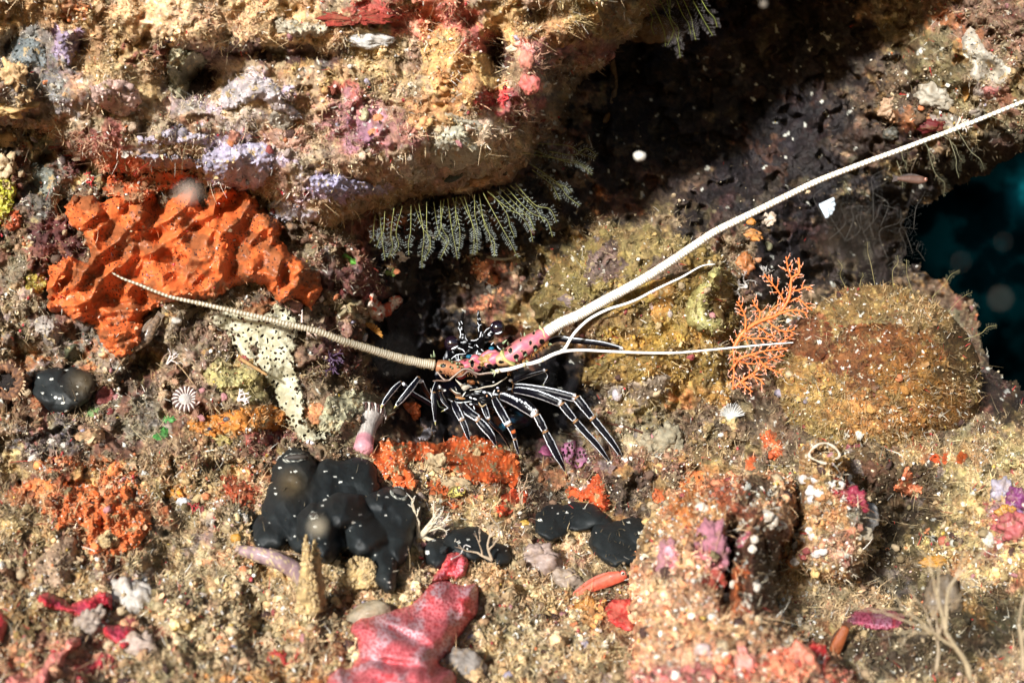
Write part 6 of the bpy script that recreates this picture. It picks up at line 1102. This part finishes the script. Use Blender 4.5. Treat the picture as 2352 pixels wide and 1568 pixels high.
 ('sea_squirt', 'translucent bluish grey sea squirt on the right side of the tube sponge', 'sea squirt', 1992, 1188, 22, 30, (150, 150, 150), 'soft', 20, .15),
 ('sea_squirt', 'translucent cream sea squirt under the bluish one on the tube sponge', 'sea squirt', 1980, 1226, 22, 16, (190, 176, 150), 'soft', 0, .15),
 ('stone', 'dull brown out of focus knob beside the twig corals', 'stone', 2165, 1375, 38, 44, (120, 104, 84), 'soft', 0, .15),
 ('sponge_bulb', 'magenta and purple sponge at the right edge of the floor', 'sponge', 2335, 1150, 20, 26, (140, 60, 120), 'soft', 0, .3),
 ('sponge_bulb', 'coral red wrinkled sponge below the magenta and purple one', 'sponge', 2330, 1215, 28, 26, (186, 90, 90), 'soft', 30, .3),
 ('sponge_bulb', 'amber sponge on the left of the magenta and purple one', 'sponge', 2310, 1180, 18, 16, (214, 150, 50), 'soft', 0, .3),
 ('sponge_bulb', 'pale lilac leaf sponge at the right side above the amber one', 'sponge', 2300, 1130, 22, 24, (176, 166, 180), 'soft', 20, .3),
 ('sponge_bulb', 'salmon bead on the right floor beside a white bead', 'sponge', *zz(2, 2, 1795, 595), 12, 12, (214, 110, 84), 'soft', 0, .1),
 ('stone', 'glassy white bead on the right floor', 'bead', *zz(2, 2, 1868, 605), 9, 9, (206, 206, 190), 'shell', 0, .05),
 ('stone', 'white shell wedge on the right floor near the red sponge', 'shell', *zz(2, 2, 2100, 580), 12, 16, (240, 234, 224), 'shell', -20, .25),
 ('sponge_bulb', 'mustard sponge dab in the middle of the right floor', 'sponge', *zz(2, 2, 1730, 735), 26, 12, (214, 150, 36), 'soft', 0, .3),
 ('sponge_bulb', 'scarlet sponge bulb at the foot of the foreground stump', 'sponge', *zz(2, 2, 920, 1390), 20, 20, (206, 40, 40), 'soft', 0, .25),
 ('sponge_bulb', 'salmon finger sponge left of the scarlet bulb', 'sponge', *zz(2, 2, 830, 1430), 20, 30, (230, 130, 100), 'soft', -30, .25),
 ('sponge_bulb', 'peach pink finger at the bottom of the foreground stump', 'sponge', *zz(2, 2, 440, 1450), 16, 26, (240, 150, 136), 'soft', -20, .25),
 ('stone', 'white pearl on the left of the foreground stump base', 'bead', *zz(2, 2, 135, 1355), 14, 14, (236, 206, 200), 'shell', 0, .05),
 ('stone', 'white barnacle blob at the upper left of the foreground stump', 'barnacle', *zz(2, 2, 130, 375), 13, 13, (240, 226, 206), 'shell', 0, .1),
 ('pink_crust', 'mauve pink crust patch on the front of the foreground stump', 'sponge', 1632, 1268, 28, 44, (186, 120, 136), 'rough', 6, .35),
 ('pink_crust', 'smaller mauve pink crust on the left edge of the foreground stump', 'sponge', 1535, 1283, 18, 30, (190, 130, 140), 'rough', 0, .35),
 ('red_crust', 'round rusty red sponge under the mauve pink crust of the stump', 'sponge', 1640, 1335, 20, 18, (170, 60, 40), 'soft', 0, .2),
]:
    nm, lab, cat_, u, v, ru, rv, c, mt, rot, amp = a_
    nm = {'stone': 'bead' if cat_ == 'bead' else 'stone'}.get(nm, nm)
    lump(nm, lab, cat_, u, v, ru, rv, c, mt, rot, amp, off=.08, dy=(min(ru, rv)*.3 if 'crust' in nm else None))
# rows of white barnacles on tube sponge and stump
for (u, v, r) in [(1845, 1100, 9), (1873, 1100, 9), (1865, 1128, 12), (1880, 1133, 9), (1909, 1112, 8), (1930, 1114, 9), (1954, 1116, 9), (1864, 1148, 9), (1948, 1096, 8), (1858, 1218, 7), (1832, 1232, 9), (1846, 1236, 8), (1865, 1232, 7), (1830, 1252, 9), (1874, 1270, 9), (1890, 1266, 8), (1826, 1290, 8)]:
    lump('barnacle', 'small white round barnacle on the tube sponge', 'barnacle', u, v, r*1.1, r, (240, 232, 224), 'shell', R.uniform(-40, 40), .15)['group'] = 'white barnacles on the tube sponge'
for (u, v, r) in [(1760, 1184, 11), (1775, 1195, 10), (1782, 1171, 7), (1733, 1238, 7), (1728, 1260, 7), (1735, 1348, 8), (1685, 1342, 7), (1670, 1370, 7), (1770, 1210, 6), (1788, 1212, 6), (1800, 1208, 6)]:
    lump('barnacle', 'small white barnacle on the dark fluted part of the foreground stump', 'barnacle', u, v, r*1.1, r, (236, 222, 204), 'shell', R.uniform(-40, 40), .15)['group'] = 'white barnacles on the foreground stump'
# --- amber scallop
mb = MB(); a = np.linspace(-2.3, 1.0, 60); cu, cv = zz(1, 1, 190, 700); sd0 = float(surf(cu, cv))-16
rr = np.linspace(0, 1, 14)[:, None]; Rr = 20*(1+.12*np.sin(a*2+1)+.06*np.cos(a*19))[None, :]; uu = cu+10+rr*Rr*np.cos(a*.9-.9)[None]*1.0; vv = cv+6+rr*Rr*np.sin(a*.9-.3)[None]*1.2
P = P3(uu, vv, sd0-7*np.sin(rr*math.pi*.8)+1.6*np.cos(a*19)[None]*rr); n1, n2 = P.shape[:2]
F = np.array([[i*n2+j, i*n2+j+1, (i+1)*n2+j+1, (i+1)*n2+j] for i in range(n1-1) for j in range(n2-1)])
mb.add(P.reshape(-1, 3), F, np.where((np.cos(a*19)[None, :, None]*np.ones((n1, 1, 1)) > .2), colr((214, 150, 50)), colr((150, 96, 26))).reshape(-1, 3)); mb.build('scallop_shell', 'shell', label='amber ribbed scallop shell left of the lobster cave', cat='shell')
# --- striped polyps
def polyp(label, u, v, bu, bv, r, nst=34, c1=(90, 58, 52), c2=(220, 208, 198), base=(206, 140, 150), tilt=.5, off=30):
    pT = at(u, v, off); pB = at(bu, bv, 6); e = empty('cup_coral', pB, label=label, cat='coral'); ax = pT-pB; Lc = np.linalg.norm(ax)+1e-6
    mb = MB(); n = 14; p = np.linspace(pB, pT, n); prof = np.interp(np.linspace(0, 1, n), [0, .25, .6, .85, 1], [.62, .58, .62, .82, 1.0])*r
    addtube(mb, p, prof, 40, lambda s01, g, al: np.where(s01[..., None] < .3, colr(base), colr(c2)*(.8+.2*np.cos(g*nst/2))[..., None])); mb.build('column', 'soft', e)
    ax = ax/Lc; n0 = np.array([0, -1.0, 0]); ax2 = ax*(1-tilt)+n0*tilt; ax2 /= np.linalg.norm(ax2); s1 = np.cross(ax2, [0, 0, 1.0]); s1 /= np.linalg.norm(s1); s2 = np.cross(ax2, s1)
    mb = MB()
    for k in range(nst):
        a_ = 2*math.pi*k/nst; dr = s1*math.cos(a_)+s2*math.sin(a_); c = colr(c1 if k % 2 else c2)
        q_ = catmull([pT+dr*r*.3-ax2*r*.05, pT+dr*r*.75+ax2*r*.32, pT+dr*r*1.12+ax2*r*.12, pT+dr*r*1.12-ax2*r*.35], 5)
        addtube(mb, q_, np.interp(np.linspace(0, 1, len(q_)), [0, .5, 1], [.8, 2*math.pi*r/nst*.52, 1.0]), 8, c, flat=1)
    ball(mb, pT+ax2*r*.05, (r*.4, r*.3, r*.36), colr((226, 226, 226)), 20, 12, .5, .3, 5); mb.build('tentacle_crown', 'soft', e)
polyp('upright white and brown striped cup coral on a pink stalk', *zz(1, 1, 185, 1290), *zz(1, 1, 150, 1530), 36, tilt=.35)
polyp('low white and brown striped cup coral left of the golden crust', *zz(0, 1, 1280, 1180), *zz(0, 1, 1270, 1225), 25, base=(196, 200, 176), tilt=.4, off=24)
# --- white comb fan (tube worm crown)
cu, cv = zz(2, 1, 330, 1310); e = empty('feather_worm', at(cu, cv), label='white comb like fan worm crown at the left foot of the sponge ball', cat='worm'); mb = MB(); pb = at(cu, cv, 16)
for k in range(46):
    a_ = math.radians(22+k*150/45-6); l = 36*(.75+.25*math.sin(a_))*R.uniform(.92, 1.05); dr = np.array([math.cos(a_), -.35+.2*math.sin(k*1.7), math.sin(a_)*.95])
    q_ = catmull([pb+dr*l*.12, pb+dr*l*.6, pb+dr*l+np.array([0, -4, 0])], 5); addtube(mb, q_, np.linspace(1.0, .45, len(q_)), 5, colr((238, 240, 238)))
mb.build('tentacle_crown', 'soft', e); mb = MB(); ball(mb, pb, (12, 10, 9), colr((216, 216, 180)), 20, 12, .2, .5, 3); mb.build('base', 'soft', e)
# white fluted cup hanging by the feeler
cu, cv = zz(2, 0, 995, 1440); e = empty('fluted_shell', at(cu, cv), label='bluish white fluted shell fan hanging below the long feeler', cat='shell'); pb = at(cu-18, cv-10, 20)
for k in range(5):
    mb = MB(); a_ = math.radians(20-k*20); dr = np.array([math.cos(a_), -.2, math.sin(a_)]); q_ = catmull([pb, pb+dr*20, pb+dr*38], 5); addtube(mb, q_, np.linspace(3, 6.5, len(q_)), 10, colr((196, 210, 222)), flat=.4); mb.build('flute', 'shell', e)
# yellow curled horn coral
lump('snail_shell', 'yellow curled snail shell on the golden orange crust', 'shell', *zz(0, 1, 1530, 1465), 20, 10, (190, 170, 90), 'shell', 10, .3)
# --- purple starry soft coral
cu, cv = zz(0, 1, 2300, 930); mb = MB()
for k in range(16):
    a_ = R.uniform(0, 2*math.pi); dr = np.array([math.cos(a_), -.8*R.random(), math.sin(a_)]); branching(mb, at(cu+R.uniform(-12, 12), cv+R.uniform(-20, 20), 10), dr, R.uniform(12, 22), 2.6, 1, colr((70, 44, 76)), colr((96, 70, 100)))
mb.build('star_coral', 'soft', label='dark purple spiky soft coral right of the lace sponge', cat='coral')
mb = MB(); cu, cv = zz(0, 1, 2180, 930)
for k in range(26):
    a_ = R.uniform(0, 2*math.pi); branching(mb, at(cu+R.uniform(-18, 18), cv+R.uniform(-26, 26), 6), np.array([math.cos(a_), -.8, math.sin(a_)]), R.uniform(10, 18), .9, 1, colr((150, 130, 96)), colr((170, 150, 110)))
mb.build('alga_tuft', 'turf', label='wiry tan algae tuft left of the dark purple soft coral', cat='algae')
# --- ring coral at left edge
cu, cv = zz(0, 1, 30, 1060); e = empty('ring_coral', at(cu, cv), label='rusty ring shaped coral cup with toothed rim at the left edge', cat='coral'); a = np.linspace(0, 2*math.pi, 60); pc = float(surf(cu, cv))
mb = MB(); addtube(mb, P3(cu+38*np.cos(a), cv+36*np.sin(a), pc-24+0*a), 13+3*np.sin(9*a)+2*np.sin(23*a), 14, lambda s01, g, al: np.where((noise2(al/6, g*2, 4) > 0)[..., None], colr((150, 104, 70)), colr((96, 66, 50))), cap=False, wob=.2); mb.build('rim', 'rough', e)
mb = MB()
for k in range(60):
    a_ = R.uniform(0, 2*math.pi); q_ = P3(cu+44*math.cos(a_), cv+42*math.sin(a_), pc-32); cone(mb, q_, q_+np.array([math.cos(a_)*8, -8, -math.sin(a_)*8]), 2.6, colr((176, 140, 100)), colr((220, 190, 150)))
mb.build('tooth', 'rough', e); mb = MB(); ball(mb, P3(cu, cv, pc-8), (30, 8, 28), colr((30, 20, 16)), 20, 12); mb.build('cup', 'rough', e)
# --- purple tube worm / sea cucumber arch
p = catmull([at(545, 1262, 10), at(590, 1272, 26), at(640, 1288, 26), at(680, 1312, 22), at(702, 1345, 8)], 10)
mb = MB(); addtube(mb, p, np.interp(np.linspace(0, 1, len(p)), [0, .3, .7, 1], [9, 15, 17, 13]), 24, lambda s01, g, al: np.where((noise2(al/6, g*3, 9) > .32)[..., None], colr((200, 176, 130)), colr((150, 122, 124))*(1+.3*noise2(al/14, g, 3))[..., None]), wob=.08); mb.build('worm_tube', 'soft', label='dusty purple tube arching under the large black tunicates', cat='worm')
# --- turf spires
def spire(label, u, v, h, w, seed, d=None):
    mb = MB(); rr_ = random.Random(seed)
    for k in range(6):
        x = u+rr_.uniform(-w, w); hh = h*rr_.uniform(.45, 1)*(1 if k else 1.0); b0 = at(x, v, 10); p = catmull([b0, b0+np.array([rr_.uniform(-6, 6), -6, hh*.5]), b0+np.array([rr_.uniform(-8, 8), -8, hh])], 8)
        addtube(mb, p, np.interp(np.linspace(0, 1, len(p)), [0, .4, .8, 1], [w*.62, w*.44, w*.2, 1.5]), 20, lambda s01, g, al: colr((190, 160, 104))*(.7+.8*np.clip(noise2(al/4, g*3, seed)+.4, 0, 1))[..., None], wob=.7, seed=seed+k)
        for _ in range(46):
            c = p[int(rr_.random()**1.2*(len(p)-1))]; hf = 1-(c[2]-b0[2])/(hh+1); a_ = rr_.uniform(0, 2*math.pi); q_ = c+np.array([math.cos(a_), -abs(math.sin(a_)), rr_.uniform(-.3, .3)])*w*(.12+.5*hf)
            ball(mb, q_, (rr_.uniform(2, 5), 3, rr_.uniform(2, 5)), colr((200, 172, 122))*rr_.uniform(.5, 1.2), 7, 5, .6, .4, rr_.randint(0, 90))
    return mb.build('turf_spire', 'rough', label=label, cat='algae')
spire('tall crusty turf spire in front of the black tunicates', 722, 1400, 150, 30, 3)
spire('crusty curled turf clump right of the tall spire', 818, 1340, 60, 30, 5)
spire('small sandy spire left of the round pearly sea squirt', 250, 1250, 30, 14, 7)
# --- brown twig and debris
def stick(label, pts, r, c, name='twig', off=6, cat='twig'):
    p = catmull([at(u, v, off) for u, v in pts], 8); mb = MB(); addtube(mb, p, np.linspace(r, r*.7, len(p)), 8, colr(c), wob=.25); return mb.build(name, 'rough', label=label, cat=cat)
stick('flat tan splinter lying on the lace sponge', Z(0, 1, [(1660, 905), (1750, 960), (1840, 1015)]), 4.2, (176, 136, 84), off=40)
stick('thin brown stalk running down from the little white coral', Z(0, 1, [(1190, 910), (1260, 980), (1320, 1060), (1380, 1130)]), 1.6, (176, 146, 104), off=12)
stick('dusty forked thread hanging below the orange sponge point', Z(0, 1, [(880, 870), (830, 940), (790, 1000), (740, 1030)]), 2.4, (140, 116, 86), off=8)
stick('short tan stick beside the upright striped cup coral', Z(1, 1, [(300, 1310), (370, 1270)]), 3.2, (206, 186, 150), off=14)
stick('dark red brown stick right of the last lobster leg', Z(1, 1, [(1800, 1340), (1950, 1370), (2100, 1420), (2200, 1470)]), 3.0, (90, 54, 36), off=12)
stick('pink thick finger standing in the dark at the far right', Z(2, 1, [(2200, 980), (2190, 850), (2180, 740), (2200, 630)]), 6.5, (190, 90, 76), 'finger_sponge', off=-200, cat='sponge')
stick('thin pale stick resting on the black tunicates', K([(400, 1105), (540, 1140), (690, 1165)]), 2.0, (160, 130, 106), off=10)
stick('short white thread on the pink sponge finger', Z(1, 2, [(755, 715), (820, 680), (850, 620), (890, 630)]), 1.4, (226, 220, 214), 'thread_worm', off=10, cat='worm')
stick('brown rim of a plate sponge curving down the dark side of the boulder', [(1405, 140), (1412, 190), (1405, 240), (1385, 285), (1340, 325), (1280, 350)], 9, (150, 120, 84), 'plate_sponge', off=-10, cat='sponge')
stick('pale worm cast crossing beneath the hydroid fringe', Z(1, 1, [(830, 240), (930, 180), (1050, 215), (1150, 215), (1260, 180)]), 5, (136, 124, 100), 'worm_tube', off=10, cat='worm')
lump('stone', 'brown hanging lump right of the top centre hydroids', 'stone', 1500, 70, 60, 34, (140, 108, 70), 'rough', 0, .2, off=.4, d=float(surf(1480, 40))+60)
# --- fishes
def fish(label, uv, dep, rad, body, fin, eye=(226, 60, 40), parent=None, name='fish', eyeat=None, er=4.5, cat='fish'):
    p = catmull([P3(u, v, d) for (u, v), d in zip(uv, dep)], 10); e = empty(name, p[len(p)//2], label=label, cat=cat)
    r = np.interp(np.linspace(0, 1, len(p)), np.linspace(0, 1, len(rad)), rad); mb = MB()
    addtube(mb, p, r, 24, body, flat=.6); mb.build('body', 'soft', e)
    t, nn, b = frames(p); mb = MB(); k = len(p)//3; up = b if b[k][2] > 0 else -b
    q_ = [p[i]+up[i]*r[i]*.8 for i in range(k, len(p)-2, 3)]; q2 = [p[i]+up[i]*(r[i]+5*math.sin(math.pi*(i-k)/(len(p)-k))) for i in range(k, len(p)-2, 3)]; m_ = len(q_)
    mb.add(np.array(q_+q2), np.array([[i, i+1, m_+i+1, m_+i] for i in range(m_-1)]), colr(fin)); mb.build('dorsal_fin', 'soft', e)
    mb = MB(); tl = p[-1]; tt = t[-1]; V_ = np.array([tl-tt*6+up[-1]*r[-1], tl-tt*6-up[-1]*r[-1], tl+tt*14-up[-1]*9, tl+tt*11, tl+tt*14+up[-1]*9]); mb.add(V_, np.array([[0, 1, 3], [1, 2, 3], [0, 3, 4]]), colr(fin)); mb.build('tail_fin', 'soft', e)
    ep = np.array(eyeat if eyeat is not None else p[3]+nn[3]*r[3]*.55+up[3]*r[3]*.25); mb = MB(); ball(mb, ep, (er, er*.6, er), colr(eye), 16, 10); ball(mb, ep+np.array([0, -er*.3, 0]), (er*.72, er*.5, er*.72), colr((236, 214, 200)), 16, 10); eo = mb.build('eye', 'eye', e)
    mb = MB(); ball(mb, ep+np.array([0, -er*.55, 0]), (er*.5, er*.4, er*.5), colr((10, 10, 10)), 16, 10); mb.build('pupil', 'eye', eo)
gd = float(surf(1380, 1340))-30
fish('small orange red goby resting on the sand left of the foreground pillar', Z(1, 2, [(1945, 805), (1930, 830), (1860, 850), (1760, 890), (1660, 940), (1580, 975)]), [gd-10, gd-10, gd-6, gd, gd+4, gd+10], [5, 11, 14, 12.5, 8, 3.5], lambda s01, g, al: colr((214, 92, 60))*(.85+.25*noise2(al/10, g, 3))[..., None]+colr((60, 10, 6))*(np.abs(np.cos(g)) < .3)[..., None]*.3, (196, 100, 80), er=6)
bd = float(surf(1047, 1128))-16
fish('yellow and black blotched blenny head poking out of the orange crust', Z(1, 2, [(845, 235), (825, 245), (780, 262), (735, 285)]), [bd-10, bd-6, bd, bd+20], [6, 11, 11, 5], lambda s01, g, al: np.where((noise2(al/5, g*1.6, 7) > -.02)[..., None], colr((206, 190, 90)), colr((50, 40, 24))), (120, 100, 50), eye=(150, 80, 60), er=5.5, cat='fish', name='blenny')
bd = float(surf(318, 800))-34
fish('mottled brown blenny with a yellow green eye below the orange sponge', Z(0, 1, [(905, 850), (940, 825), (1010, 760), (1040, 690), (1090, 620)]), [bd-4, bd-6, bd, bd+4, bd+14], [4, 9, 12, 12, 8], lambda s01, g, al: np.where((noise2(al/5, g*2, 17) > .1)[..., None], colr((140, 112, 84)), colr((96, 76, 58))), (110, 90, 70), eye=(226, 180, 30), er=5, name='blenny')
fish('small dim cardinal fish hovering under the long white feeler', Z(2, 0, [(1680, 1240), (1640, 1240), (1560, 1235), (1480, 1230)]), [150]*4, [4, 10, 9, 4], colr((100, 70, 56)), (70, 56, 50), eye=(220, 120, 80), er=4)
bd = float(surf(1920, 1480))-20
fish('brown orange fish tail slanting out of the weeds at lower right', Z(2, 2, [(1035, 1400), (1050, 1340), (1080, 1270), (1120, 1185)]), [bd, bd-4, bd-8, bd-10], [9, 11, 11, 8], colr((150, 76, 30)), (80, 44, 24), eye=(60, 30, 16), er=2)
# --- drifting specks near the lens
for q_, (u, v, dep, r, lab, c) in enumerate([
 (1950, 545, -2668, 2.6, 'largest grey out of focus speck drifting in front of the dark gap', (150, 130, 110)), (2298, 686, -2280, 2.2, 'pale drifting speck above the right shoulder of the sponge ball', (150, 136, 116)), (2110, 660, -2150, 2.0, 'drifting speck at the top of the sponge ball', (150, 136, 116)),
 (1903, 556, -2150, 1.8, 'drifting speck left of the largest grey one', (160, 120, 80)), (2207, 602, -2200, 1.4, 'faint drifting speck in the dark water', (120, 110, 100)), (2304, 556, -2150, 1.3, 'small faint drifting speck near the right edge', (120, 110, 100)), (731, 1209, -2060, 4.6, 'beige disc like speck drifting before the black tunicate', (196, 180, 150)),
 (911, 818, -2540, 2.0, 'faint grey speck drifting before the dark hole beside the lobster', (96, 90, 84)), (1469, 359, -900, 8.0, 'white drifting flake in the dark cave', (226, 220, 206)), (434, 444, -2150, 4.5, 'white blurred flake drifting before the top of the orange sponge', (206, 176, 156)), (1754, 10, -1400, 4.0, 'small bright speck drifting at the top edge', (196, 180, 160))]):
    mb = MB(); k_ = 1+dep/D; ball(mb, P3(u, v, dep), (r*(1.5 if q_ == 9 else 1.25 if q_ == 8 else 1), r, r), colr(c)*(1 if q_ in (6, 8, 9) else .5), 14, 9, .15, .6, q_); mb.build('drifting_speck', 'soft', label=lab, cat='speck')

# ---- labels of repeats: each singled out by its place in its row
ORD = 'first second third fourth fifth sixth seventh eighth ninth tenth eleventh twelfth thirteenth fourteenth fifteenth sixteenth seventeenth eighteenth nineteenth twentieth'.split()
ORD += ['twenty-'+q_ for q_ in ORD[:9]]
groups = {}
for o in sc.objects:
    if o.get('group'): groups.setdefault(o['group'], []).append(o)
for gname, L_ in groups.items():
    L_.sort(key=lambda o: o.location.x)
    for k_, o in enumerate(L_):
        adj = 'long ' if (o.get('category') == 'hydroid' and len(o.children) and max(o.children[0].dimensions) > .026) else ''
        w_ = o['label'].split(); o['label'] = ('leftmost' if k_ == 0 else 'rightmost' if k_ == len(L_)-1 else ORD[k_]+' from the left')+' of the '+adj+gname
# ------------------------------------------------------------------ uncountable small growth over every rock surface
def pick(n, dens, vmin=-40, vmax=1620, umin=-60, umax=2420):
    w = dens*(gu[None, :] > umin)*(gu[None, :] < umax)*(gv[:, None] > vmin)*(gv[:, None] < vmax)*(ZB < 8000)
    w = w*(1+0.9*fbm(*np.meshgrid(gu/1.0, gv/1.0), 70, 900, 3)).clip(0.1)
    cs = np.cumsum(w.ravel()); k = np.searchsorted(cs, rng.random(n)*cs[-1])
    return k // SH[1], k % SH[1]
def scatter_turf(name, n, lens, wid, dens, label, tintamt=0.35, gold=0.5):
    j, i = pick(n, dens); P = PB[j, i]+rng.normal(0, 1.2, (n, 3)); N = NB[j, i]; C = CB[j, i].copy()
    dr = N*0.8+rng.normal(0, 0.55, (n, 3)); dr /= np.linalg.norm(dr, axis=1)[:, None]
    L = rng.uniform(lens[0], lens[1], n)*rng.uniform(0.5, 1, n)
    cv = rng.normal(0, 0.5, (n, 3)); sd = np.cross(dr, rng.normal(0, 1, (n, 3))); sd /= np.linalg.norm(sd, axis=1)[:, None]+1e-9
    ts = np.array([0, .35, .7, 1.0]); ws = np.array([1, .85, .6, .25])*wid
    W_ = rng.uniform(0.6, 1.4, n)
    pts = P[:, None]+dr[:, None]*(ts[None, :, None]*L[:, None, None])+cv[:, None]*((ts**2)[None, :, None]*L[:, None, None]*0.6)
    a = pts-sd[:, None]*(ws[None, :, None]*W_[:, None, None]*0.5); b = pts+sd[:, None]*(ws[None, :, None]*W_[:, None, None]*0.5)
    VV = np.stack([a, b], 2).reshape(-1, 3); b0 = np.arange(n)[:, None]*8+np.arange(3)[None, :]*2
    F = np.stack([b0, b0+1, b0+3, b0+2], -1).reshape(-1, 4)
    g = colr((190, 168, 124))*(0.4+1.0*rng.random((n, 1)))
    C = C*(1-gold)+g*gold*(0.35+0.65*np.clip(C.mean(1, keepdims=True)/0.22, 0, 1.3)); C *= rng.uniform(1-tintamt, 1+tintamt, (n, 1))
    m = rng.random(n) < 0.05; C[m] = colr((226, 220, 204))*np.clip(C[m].mean(1, keepdims=True)*4, .15, 1)
    m = rng.random(n) < 0.02; C[m] = colr((190, 50, 44))
    return link(name, VV, F, np.repeat(C, 8, 0), 'turf', kind='stuff', label=label, cat='algae')
def scatter_lumps(name, n, rad, dens, label, cat, mat='grit', pal=None, mixp=0.4, nu=6, nv=4, sink=0.2, flat=(0.5, 1.0), jit=0.35):
    j, i = pick(n, dens); N = NB[j, i]; r = rad[0]+(rad[1]-rad[0])*rng.random(n)**2.5; P = PB[j, i]+N*(r*(0.5-sink))[:, None]+rng.normal(0, 1.5, (n, 3))
    V0, F3, F4 = sphere(nu, nv); k = len(V0)
    A = rng.normal(0, 1, (n, 3, 3)); Q, _ = np.linalg.qr(A)
    sc3 = np.stack([np.ones(n), rng.uniform(flat[0], flat[1], n), rng.uniform(flat[0], flat[1], n)], -1)
    VV = V0[None]*sc3[:, None]*(1+jit*rng.normal(0, 1, (n, k, 1)).clip(-1.5, 1.5)*0.6)
    VV = np.einsum('nij,nkj->nki', Q, VV)*r[:, None, None]+P[:, None]
    C = CB[j, i]*rng.uniform(0.55, 1.45, (n, 1))
    if pal is not None:
        pc = np.array([colr(p[0]) for p in pal]); pw = np.array([p[1] for p in pal], float); q = rng.choice(len(pal), n, p=pw/pw.sum())
        m = rng.random(n) < mixp; C[m] = pc[q[m]]*rng.uniform(0.7, 1.1, (m.sum(), 1))
    off = (np.arange(n)*k)[:, None, None]
    return link(name, VV.reshape(-1, 3), [(F3[None]+off).reshape(-1, 3), (F4[None]+off).reshape(-1, 4)], np.repeat(C, k, 0), mat, kind='stuff', label=label, cat=cat)
shade = 0.03+0.97*np.clip(CB.mean(-1)/0.15, 0, 1)
scatter_lumps('encrusting_growth', 4500, (3, 13), KB*shade, 'small knobs and crusts of tan, maroon and pink growth covering the rock', 'reef growth', 'rough',
    [((206, 180, 140), 5), ((150, 70, 66), 1.4), ((214, 130, 80), .8), ((190, 130, 130), 1), ((232, 222, 206), 2), ((120, 104, 70), 2), ((80, 54, 46), 2), ((170, 160, 176), .5)], 0.28, 8, 6, 0.35, (0.4, 1), 0.34)
scatter_lumps('sediment_crumbs', 42000, (1.2, 4.0), (KB*.8+TB*.2)*shade, 'crumbs of pale sediment lying all over the reef', 'sediment', 'grit', [((222, 204, 166), 5), ((240, 230, 212), 2), ((150, 126, 92), 3)], 0.3)
scatter_lumps('shell_grit', 3600, (1.8, 6), KB*shade**3, 'broken white, pink and orange shell bits caught in the turf', 'shell grit', 'grit', [((240, 236, 226), 5), ((236, 196, 186), 2), ((224, 130, 70), 1.2), ((190, 50, 54), 1.5), ((214, 176, 60), .6)], 0.95, 6, 4, 0, (0.25, .9))
def scatter_flakes(name, n, rad, dens, label):
    j, i = pick(n, dens); N = NB[j, i]; r = rng.uniform(rad[0], rad[1], n)*rng.uniform(.5, 1, n); P = PB[j, i]+N*(r*.5)[:, None]+rng.normal(0, 1.5, (n, 3))
    A = rng.normal(0, 1, (n, 3, 3)); Qm, _ = np.linalg.qr(A); a = np.arange(7)*2*math.pi/7
    rr = 1+.45*rng.normal(0, 1, (n, 7)).clip(-1.4, 1.6); x = rr*np.cos(a); y = rr*np.sin(a)*rng.uniform(.35, 1, (n, 1)); z = rng.normal(0, .28, (n, 7))
    L = np.concatenate([np.stack([x, y, z], -1), np.zeros((n, 1, 3))], 1); VV = np.einsum('nij,nkj->nki', Qm, L)*r[:, None, None]+P[:, None]
    F = np.array([[k, (k+1) % 7, 7] for k in range(7)])[None]+(np.arange(n)*8)[:, None, None]
    C = CB[j, i]*rng.uniform(.65, 1.3, (n, 1)); m = rng.random(n) < .3; C[m] = C[m]*.4+.6*colr((206, 184, 142))*np.clip(C[m].mean(1, keepdims=True)*5, .1, 1)
    C = np.repeat(C[:, None], 8, 1)*rng.uniform(.75, 1.2, (n, 8, 1))
    return link(name, VV.reshape(-1, 3), F.reshape(-1, 3), C.reshape(-1, 3), 'turf', kind='stuff', label=label, cat='algae')
scatter_flakes('leafy_algae', 26000, (2.6, 8.5), KB*shade, 'tiny leafy flakes of algae and bryozoan matting the rocks')
scatter_turf('turf_algae', 95000, (6, 20), 1.9, TB*shade, 'short golden brown turf algae fuzz growing over the rocks')
scatter_turf('fine_filaments', 7000, (22, 50), 1.3, TB*shade, 'fine pale threads and hydroid hairs sticking out of the turf', 0.4, 0.6)
for o in bpy.data.objects:
    if '_w' in o: del o['_w']
